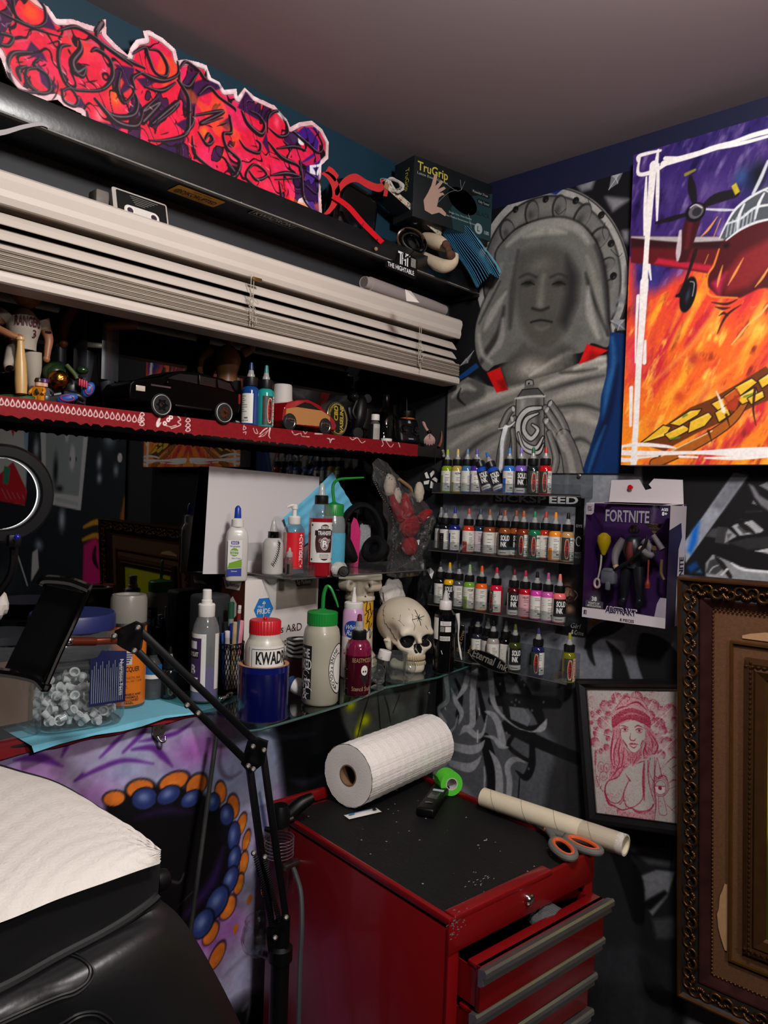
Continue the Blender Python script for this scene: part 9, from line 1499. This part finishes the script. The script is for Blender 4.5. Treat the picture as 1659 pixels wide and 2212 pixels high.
# ointment packet, meter, green tape, cardboard tube, scissors
p=onp(2,MT,784,1759);t=thing('ointment_packet','small white printed ointment packet beside the paper towel roll','packet',p+[0,0,.001],-.25);q=MB();q.grid(lambda u,v:((u-.5)*.072,(v-.5)*.02,.0006+.003*sin(PI*v)*sin(PI*min(1,u*1.1))),14,8);q.mk('sachet',m_label,t);q=MB();q.text('Vitamin A&D Ointment',.004,0,Tm((.004,.003,.0045)),width=.04);q.flat(rrect(.012,.006,.002,3,-.024,.001),T=Tm((0,0,.0042)));q.mk('blue_print',m_mp,t);q=MB();q.flat([(.022,-.004,.004),(.03,-.004,.0038),(.03,.004,.0038),(.022,.004,.004)]);q.mk('small_print',m_ink,t)
a,b_=onp(2,MT,918,1766),onp(2,MT,953,1714);d=b_-a;t=thing('handheld_meter','black handheld meter with a grey display on the rubber mat','meter',(a+b_)/2+[0,0,.0005],atan2(d[1],d[0])-PI/2);Lm=float(np.linalg.norm(d))+.006;MB().box((0,0,.009),(.036,Lm,.018),0,.005,3).mk('case',m_blackp,t);MB().box((0,.002,.0182),(.02,.034,.001),0,.0004).mk('display',mat('lcd','#3a3d38',ro=.25),t);MB().box((.002,.03,.0182),(.022,.009,.001)).mk('sticker',mat('meter_label','#9fb0b8',ro=.5),t)
q=MB();q.text('88:8',.009,0,Tm((0.,.002,.0189),rz=PI/2))if False else q.box((0,-.036,.0182),(.016,.01,.001),0,.0004);q.mk('button',m_gloss,t)
p=onp(2,MT,974,1718);t=thing('green_tape','roll of bright green cohesive tape standing on the tool cart','tape roll',T=Matrix.Translation(V(p+np.array([.006,.012,.0235])))@Euler((PI/2-.1,0,0)).to_matrix().to_4x4()@Tm(ry=-.55));m_gt=mat('cohesive_green','#4fc02a',ro=.9,bump=.5,bs=500)
MB().lt([(.0125,-.019),(.0235,-.019),(.024,-.015),(.024,.015),(.0235,.019),(.0125,.019)],0,40,cap=False).mk('wrap',m_gt,t);MB().lt([(.0125,-.0192),(.0108,-.0192),(.0108,.0192),(.0125,.0192)],0,32,cap=False).mk('core',mat('core_white','#c2bcb8',ro=.7),t);q=MB();q.grid(lambda u,v:(-.0238-.006*u,.004+.014*u,(v-.5)*.036),3,6);q.mk('loose_end',m_gt,t)
a,b_=onp(2,CZ+.018,1044,1722),onp(2,CZ+.018,1351,1826);T,L=Tdir(a,b_);t=thing('cardboard_tube','long spiral-wound cardboard tube lying across the cart edge','tube',T=T);r=.0182;m_tu=mat('tube_card','#cbbfa6',ro=.55,coat=.25,noise=.07,ns=30);q=MB();q.lt([(r*.82,0.),(r,0.),(r,L),(r*.84,L),(r*.84,.02)],0,34,cap=False);q.mk('tube',m_tu,t);MB().tube([(r*1.004*cos(k*.3),r*1.004*sin(k*.3),L*k/90)for k in range(91)],.0005,0,4).mk('spiral_seam',mat('seam_brown','#75664c',ro=.8),t);MB().lt([(r*1.01,L-.012),(r*1.012,L-.001),(r*1.,L+.0006),(r*.85,L+.0006)],0,30,cap=False).mk('torn_rim',mat('rim_white','#b8b2a8',ro=.9,noise=.4,ns=200),t);q=MB();q.lt([(r*1.006,L*.72),(r*1.014,L*.8),(r*1.008,L*.97)],0,26,cap=False);q.mk('cling_film',m_cel,t)
a,b_=onp(2,MT,1122,1768),onp(2,MT+.004,1240,1846);d=b_-a;d[2]=0;L=float(np.linalg.norm(d));t=thing('scissors','scissors with grey and orange handles lying by the cardboard tube','scissors',a+[0,0,.009],atan2(d[1],d[0]));m_sg=mat('grip_grey','#5c5a56',ro=.6);m_so=mat('grip_orange','#c4552a',ro=.6)
for s_ in(-1,1):
 q=MB();q.prism([(0,0),(L*.55,s_*.001),(L*.66,s_*.007),(L*.6,-s_*.006),(L*.3,-s_*.0055)],.0016,0,z0=.0005+.0018*(s_>0));q.mk('blade',m_steel,t)
 c_=(L*.98,s_*.021);rx,ry=.034,.0165;aa=s_*.28;q=MB();P_=[(c_[0]+rx*cos(k)*cos(aa)-ry*sin(k)*sin(aa),c_[1]+rx*cos(k)*sin(aa)+ry*sin(k)*cos(aa),.007)for k in np.linspace(0,2*PI,33)[:-1]];q.tube(P_,.0058,0,10,closed=True);limb(q,[(L*.52,-s_*.001,.005),(L*.62,s_*.004,.006),(L*.74,s_*.012,.007)],[.005,.0065,.006]);o=q.mk('handle',m_sg,t)
 q=MB();cx_,cy_=c_;q.tube([(cx_+(P[0]-cx_)*.86,cy_+(P[1]-cy_)*.8,.0095)for P in P_],.0038,0,8,closed=True);q.mk('grip_liner',m_so,o)
MB().lt([(.0055,.003),(.005,.007),(0,.0078)],0,18,Tm((L*.52,0,0))).mk('pivot',m_so,t)
# spray bottle hung at the back of the cart's side, hose, jar on the floor-side holder
p=at(622,1850,1.36);t=thing('hanging_sprayer','clear trigger spray bottle with a black head hung on the cart side','spray bottle',p-[.022,0,.05],0.)
MB().lt([(.026,-.012),(.029,-.006),(.03,.02),(.026,.06),(.024,.066),(.026,.072),(.022,.1),(.014,.118)],0,28,cap=False).mk('body',m_glass,t);q=MB();[q.tube([(.0265*cos(a),.0265*sin(a),.062+.006*k)for a in np.linspace(0,2*PI,21)[:-1]],.0008,0,4,closed=True)for k in range(6)];q.mk('rings',m_pet,t);MB().lt([(.017,.114),(.019,.116),(.018,.136),(.013,.15)],0,24).mk('collar',m_blackp,t)
I=IT(t);P2=lambda px,py,tt:tuple(I@V(at(px,py,tt)));q=MB();limb(q,[P2(600,1785,1.35),P2(622,1762,1.36),P2(648,1738,1.37),P2(676,1722,1.38)],[.008,.013,.013,.009]);q.mk('head',m_blackp,t);q=MB();limb(q,[P2(632,1768,1.35),P2(612,1778,1.34),P2(588,1792,1.33),P2(572,1790,1.33)],[.007,.006,.006,.004]);q.mk('trigger',m_blackp,t);MB().box(tuple(I@L2(-hw-.008,hd-.1,.97)),(.05,.012,.012),0,.003).mk('hook',m_steel,t)
P3=[tuple(at(px,py,tt))for px,py,tt in[(634,1876,1.31),(640,1892,1.3),(650,1930,1.28),(652,2000,1.26),(648,2080,1.25),(646,2160,1.24),(643,2300,1.23)]];q=MB();q.tube(cr(P3,6),.0042,0,8);tag(q.mk('power_cord',mat('grey_cord','#33383a',ro=.6)),'grey power cord hanging down the side of the red cart','cord')
p=at(566,2012,1.24);t=thing('glass_bowl','small round clear glass jar clamped beside the lamp stand','jar',p-[0,0,.025]);MB().lt([(.02,-.008),(.031,0.),(.0345,.014),(.031,.03),(.027,.036),(.029,.042),(.028,.045),(.025,.036),(.029,.028),(.032,.014),(.028,.003),(0,-.002)],0,36,cap=False).mk('glass',m_glass,t);MB().lt([(.02,-.0085),(0,-.0085)],0,24).mk('base',m_glass,t)
MB().cyl((0,0,-.012),tuple(IT(t)@V(at(610,2075,1.15))),.006).mk('bracket',m_blackp,t)
# patterned purple bag by the cart's foot
p=at(1302,2190,1.72);m_pb=bpy.data.materials.new('purple_print');m_pb.use_nodes=True;nt=m_pb.node_tree;vo=nt.nodes.new('ShaderNodeTexVoronoi');vo.feature='DISTANCE_TO_EDGE';vo.inputs['Scale'].default_value=55;rp=nt.nodes.new('ShaderNodeValToRGB');rp.color_ramp.elements[0].color=rgba('#0c0a10');rp.color_ramp.elements[1].position=.12;rp.color_ramp.elements[1].color=rgba('#8d8aa8');e=rp.color_ramp.elements.new(.3);e.color=rgba('#3a1c66');tc=nt.nodes.new('ShaderNodeTexCoord');nt.links.new(tc.outputs['Object'],vo.inputs['Vector']);nt.links.new(vo.outputs['Distance'],rp.inputs[0]);nt.links.new(rp.outputs[0],nt.nodes['Principled BSDF'].inputs['Base Color'])
crm('patterned_bag','purple and white patterned bag on the black box beside the cart','bag',p,(.07,.06,.055),m_pb,31,6,.3);MB_=MB().box((0,0,float(p[2]-.05)/2),(.12,.12,float(p[2])-.05),0,.004);o=MB_.mk('black_box',m_blackm);o.location=(float(p[0]),float(p[1]),0);tag(o,'black box standing on the floor between cart and wall','box')
# ================================================================ tattoo chair, boom arm, ring light
t=thing('tattoo_chair','black vinyl treatment chair with raised rest draped in paper','chair',(-1.4,-.36,0));I=IT(t);m_vin=mat('black_vinyl','#0d0d0e',ro=.42,spec=.55,bump=.12,bs=160);m_vin2=mat('black_vinyl_dark','#08080a',ro=.5,spec=.5)
bk=cr([np.array(z,float)for z in[(-330,1600),(-160,1606),(-40,1624),(40,1645),(130,1672),(230,1730),(300,1782),(346,1834)]],6);fr_=cr([np.array(z,float)for z in[(-330,2110),(-160,2030),(-40,1976),(40,1946),(130,1910),(230,1876),(300,1852),(347,1837)]],6)
ZT=1.3;cl=lambda a,b:max(a,min(b,1.))
def top(u,v,dz=0.,grow=0.):
 i=u*(len(bk)-1);k=min(int(i),len(bk)-2);f_=i-k;a=bk[k]*(1-f_)+bk[k+1]*f_;b=fr_[k]*(1-f_)+fr_[k+1]*f_;vv=v*(1+2*grow)-grow;q_=a+(b-a)*vv+np.array([grow*60*u,0]);p=onp(2,ZT+dz,q_[0],q_[1]);e=1-(2*abs(v-.5))**4;return I@Vector((p[0],p[1],p[2]+.012*(e-1)))
q=MB();q.grid(lambda u,v:top(u,v,.002)+Vector((.0008*sin(v*130),0,.0009*sin(u*60)*sin(v*44))),70,44);q.mk('paper_sheet',m_ptw2 if False else mat('bed_paper','#c4bfb8',ro=.9,bump=.5,bs=240),t)
q=MB();q.grid(lambda u,v:top(u,v,-.003,.012),50,20);n0=51
rim=[top(u/50,1,-.003,.012)for u in range(51)];hgt=lambda u:.05-.024*u**3
q.add(rim+[p+Vector((-.004*u/50,-.004,-hgt(u/50)))for u,p in enumerate(rim)],[(i,i+1,52+i,51+i)for i in range(50)],0,True);rb=[top(u/50,0,-.003,.012)for u in range(51)];q.add(rb+[p+Vector((.004,.004,-.07))for p in rb],[(i,i+1,52+i,51+i)for i in range(50)],0,True);q.mk('cushion',m_vin,t)
pip=[p+Vector((-.004*u/50,-.0045,-hgt(u/50)))for u,p in enumerate(rim)];q=MB();q.tube(pip,.0042,0,8);q.mk('piping',m_vin2,t)
top_row=[np.array(CAM)+0 for _ in range(1)];P0=[np.array(t.matrix_world@p)+np.array([0,.003,-.003])for p in(pip[0],pip[12],pip[22],pip[32],pip[41],pip[50])]
net=[P0]+[[at(*z)for z in row]for row in[[(-330,2330,.5),(20,2200,.575),(150,2130,.6),(262,2062,.635),(350,2012,.675),(394,1986,.715)],[(-330,2470,.52),(60,2330,.59),(200,2262,.61),(330,2192,.645),(420,2122,.695),(456,2086,.735)],[(-200,2600,.55),(150,2480,.61),(300,2420,.635),(420,2342,.675),(496,2272,.725),(524,2222,.765)],[(-100,2900,.6),(200,2760,.65),(360,2640,.68),(470,2540,.71),(545,2420,.76),(575,2360,.8)]]]
rows_=[cr(r,8)for r in net];cols=list(zip(*rows_));sf=[cr(list(c_),8)for c_ in cols];nu,nv=len(sf),len(sf[0]);q=MB();vs=[I@V(sf[i][j])for j in range(nv)for i in range(nu)];q.add(vs,[(j*nu+i,j*nu+i+1,(j+1)*nu+i+1,(j+1)*nu+i)for j in range(nv-1)for i in range(nu-1)],0,True)
ed=[vs[j*nu+nu-1]for j in range(nv)];q.add(ed+[p+Vector((.004,.05,-.004))for p in ed],[(j,j+1,nv+j+1,nv+j)for j in range(nv-1)],0,True);q.mk('back_shell',m_vin,t);bv2=BVHTree.FromPolygons([t.matrix_world@v for v in vs],[(j*nu+i,j*nu+i+1,(j+1)*nu+i+1,(j+1)*nu+i)for j in range(nv-1)for i in range(nu-1)])
def emb(pts,w):
 out=[]
 for z in cr([np.array(z,float)for z in pts],8):
  h=bv2.ray_cast(V(CAM),V(ray(*z)).normalized())
  if h[0]is not None:out.append(I@h[0])
 q=MB();q.tube(out,w,0,6);q.mk('stitched_groove',m_vin2,t)
for off in(0,7):emb([(-60,2146+off),(0,2119+off),(70,2084+off),(127,2060+off),(165,2062+off),(200-off,2090),(196-off,2118),(165-off/2,2146-off),(127,2158-off),(60,2186-off),(-40,2232-off)],.0014)
emb([(60,2248),(130,2212),(170,2190),(210,2186),(240,2204),(256,2230)],.0014);emb([(64,2256),(134,2220),(172,2197),(206,2194),(232,2212),(246,2236)],.0014)
MB().box((0,-.02,.6),(.16,.14,1.2),0,.02).mk('pedestal',m_blackm,t);MB().lt([(.24,0),(.24,.03),(.2,.045),(0,.05)],0,36).mk('base',m_blackm,t)
MB().lt([(.01,-.012),(.012,-.006),(.012,.006),(.01,.012)],0,26,Tm(tuple(I@V(at(338,1905,.8))),ry=PI/2)).mk('recline_knob',m_blackp,t)
# boom arm with a phone holder
b0=at(606,2046,1.15);t=thing('boom_arm','black jointed boom arm on a pole holding a phone clamp','boom arm',(float(b0[0]),float(b0[1]),0));I=IT(t);P2=lambda px,py,tt:tuple(I@V(at(px,py,tt)))
MB().lt([(.014,0),(.0145,float(b0[2])-.02),(.0185,float(b0[2])-.019),(.0185,float(b0[2])),(.012,float(b0[2])+.004),(.012,float(b0[2])+.03)],0,24).mk('pole',m_blackp,t);MB().lt([(.13,0),(.13,.012),(.02,.02)],0,36).mk('foot',m_blackm,t)
def rod(a,b_,w,nm,m_=None):q=MB();T,L=Tdir(a,b_);q.box((0,0,L/2),(w,w,L),0,w*.2,T=T);return q.mk(nm,m_ or m_blackp,t)
e1,e2,lo1,lo2=P2(538,1650,1.12),P2(566,1612,1.13),P2(590,2030,1.15),P2(618,1990,1.15)
rod(lo1,e1,.0105,'lower_rod');rod(lo2,e2,.0105,'lower_rod');u1,u2=P2(290,1400,1.06),P2(302,1362,1.06);rod(P2(528,1640,1.12),u1,.0105,'upper_rod');rod(P2(556,1606,1.13),u2,.0105,'upper_rod')
def plate(pts,tt,nm):A_=[I@V(at(x,y,tt))for x,y in pts];nn=(A_[1]-A_[0]).cross(A_[2]-A_[0]).normalized()*.009;q=MB();n=len(A_);q.add(A_+[p+nn for p in A_],[tuple(range(n))[::-1],tuple(range(n,2*n))]+[(i,(i+1)%n,n+(i+1)%n,n+i)for i in range(n)]);return q.mk(nm,m_blackp,t)
plate([(532,1664),(520,1650),(534,1602),(556,1596),(578,1604),(572,1648),(552,1664)],1.115,'elbow_plate');plate([(243,1386),(248,1362),(290,1343),(310,1352),(302,1404),(286,1412),(264,1400)],1.055,'head_plate');plate([(580,2060),(574,2010),(600,1986),(626,1984),(624,2046),(604,2062)],1.14,'base_plate')
for px,py,tt in[(546,1613,1.105),(570,1621,1.105),(536,1655,1.105),(547,1662,1.105),(298,1356,1.045),(290,1406,1.045),(247,1374,1.045),(572,1852,1.12),(548,1843,1.12),(618,1982,1.125),(594,2026,1.125),(404,1524,1.07),(428,1541,1.07)]:q=MB();q.lt([(.0042,0),(.0042,.003),(.0022,.0045),(.0022,.009)],0,12,Matrix.Translation(Vector(P2(px,py,tt)))@(I.to_3x3()@(V(CAM)-V(at(px,py,tt)))).to_track_quat('Z','Y').to_matrix().to_4x4());q.mk('bolt',m_steel,t)
for(a,b_)in[((552,1848,1.125),(588,2000,1.14)),((570,1856,1.125),(604,1990,1.14))]:pa,pb=np.array(P2(*a)),np.array(P2(*b_));q=MB();n=150;ax_=(pb-pa)/np.linalg.norm(pb-pa);s1=np.cross(ax_,[0,0,1])if abs(ax_[2])<.9 else np.cross(ax_,[0,1,0]);s1/=np.linalg.norm(s1);s2=np.cross(ax_,s1);q.tube([tuple(pa+(pb-pa)*k/n+.0036*(s1*cos(k*1.25)+s2*sin(k*1.25)))for k in range(n+1)],.0009,0,4);q.mk('spring',m_blackp,t)
rod(P2(252,1384,1.05),P2(200,1386,1.03),.009,'copper_rod',mat('copper','#7a3c2a',ro=.35,metal=.8));q=MB();q.cyl(P2(204,1386,1.03),P2(146,1386,.99),.0062,0,14);q.mk('clamp_stem',MATS['copper'],t);MB().sphere(P2(150,1384,.985),.0055,0,12,8).mk('ball_joint',m_chrome,t)
o=plate([(98,1264),(182,1282),(92,1476),(8,1448)],.985,'phone_plate');ctr=None
for pts,w in(([(88,1262),(100,1252),(150,1256),(180,1266),(194,1272)],.0062),([(0,1452),(40,1458),(78,1468),(96,1486),(102,1478)],.0062),([(190,1274),(160,1344),(128,1412),(98,1482)],.004)):q=MB();q.tube(cr([P2(x,y,.972)for x,y in pts],5),w,0,8);q.mk('phone_clamp',m_gloss,t)
# ring light seen from behind
c0=at(2,1066,1.);t=thing('ring_light','black ring light glowing white towards the window pane','ring light',T=Matrix.Translation(V(c0))@Euler((PI/2,0,-.1)).to_matrix().to_4x4());ro,ri=.066,.048
MB().lt([(ri,-.008),(ri+.002,-.012),(ro-.004,-.012),(ro,-.006),(ro,.01),(ro-.004,.014),(ri+.004,.014),(ri,.008),(ri,-.008)],0,64,Tm(rx=PI),cap=False).mk('housing',m_blackp,t)
m_led=mat('led_white','#ffffff',emit=1.6);MB().lt([(ri+.003,-.0128),(ro-.003,-.0128)],0,64,cap=False).mk('diffuser',m_led,t);MB().lt([(ri-.0004,-.008),(ri-.0008,-.002)],0,64,cap=False).mk('inner_diffuser',m_led,t)
I=IT(t);gn=cr([at(30,1170,1.),at(24,1240,1.),at(-20,1300,1.),at(-70,1360,1.01),at(-90,1440,1.02)],6);gz=gn[-1].copy();gz[2]=SILL+.002;MB().tube([I@V(p)for p in gn+[gz]],.0055,0,8).mk('stem',m_blackp,t);MB().box(tuple(I@V(at(30,1168,.985))),(.016,.016,.012),0,.002).mk('switch_box',m_blackp,t);MB().sphere(tuple(I@V(at(37,1160,.972))),.004,0,10,6).mk('indicator',mat('blue_led','#12106c',ro=.3,emit=.25),t)
MB().lt([(.03,0),(.028,.006),(0,.008)],0,24,I@Tm((gz[0],gz[1],SILL+.0008))).mk('foot',m_blackp,t)
crm('white_rag','white woven rag bunched at the edge beside the phone clamp','rag',at(-12,1304,1.02),(.016,.02,.026),mat('rag_white','#b5afa8',ro=.95),41,6,.3)
# wall latch and a thin dark rod
p=onp(1,-.004,342,1582);t=thing('wall_latch','chrome latch screwed to the lilac wall under the sill','latch',T=Tm(p,rx=PI/2));q=MB();q.prism([(-.012,.014),(.012,.014),(.013,.002),(.006,-.012),(-.004,-.014),(-.012,-.002)],.0025,0);q.mk('plate',m_chrome,t);q=MB();limb(q,[(-.003,-.006,.003),(0.,-.014,.008),(.006,-.014,.012),(.008,-.006,.01)],[.0028,.0028,.0024,.002]);q.mk('hook',m_chrome,t)
for x in(-.006,.006):MB().sphere((x,.008,.003),.0022,0,10,6).mk('screw',m_steel,t)
a,b_=onp(1,-.05,468,1585),onp(1,-.09,405,2060);b_=a+(b_-a)*(a[2]/(a[2]-b_[2]));q=MB();q.cyl(a,b_,.0042,0,10);tag(q.mk('dark_rod',mat('worn_rod','#2a2d2b',ro=.5,noise=.6,ns=60)),'thin worn dark rod hanging in front of the petal mural','rod')
# ================================================================ light
def area(name,loc,rot,size,power,col,shape='DISK'):
 l=bpy.data.lights.new(name,'AREA');l.shape=shape;l.size=size;l.energy=power;l.color=col
 o=bpy.data.objects.new(name,l);COL.objects.link(o);o.location=loc;o.rotation_euler=rot;return o
l=bpy.data.lights.new('ceiling_lamp','POINT');l.energy=46;l.color=(1.,.965,.93);l.shadow_soft_size=.07
o=bpy.data.objects.new('ceiling_lamp',l);COL.objects.link(o);o.location=(-.95,-1.05,2.27)
area('room_lamp',(-1.6,-2.6,2.38),(0,0,0),.3,45,(1.,.93,.88))
wd=bpy.data.worlds.new('world');SC.world=wd;wd.use_nodes=True
wd.node_tree.nodes['Background'].inputs[0].default_value=(.02,.02,.022,1);wd.node_tree.nodes['Background'].inputs[1].default_value=.3
SC.cycles.max_bounces=8;SC.cycles.transparent_max_bounces=24;SC.cycles.caustics_reflective=False;SC.cycles.caustics_refractive=False;SC.cycles.sample_clamp_indirect=4.
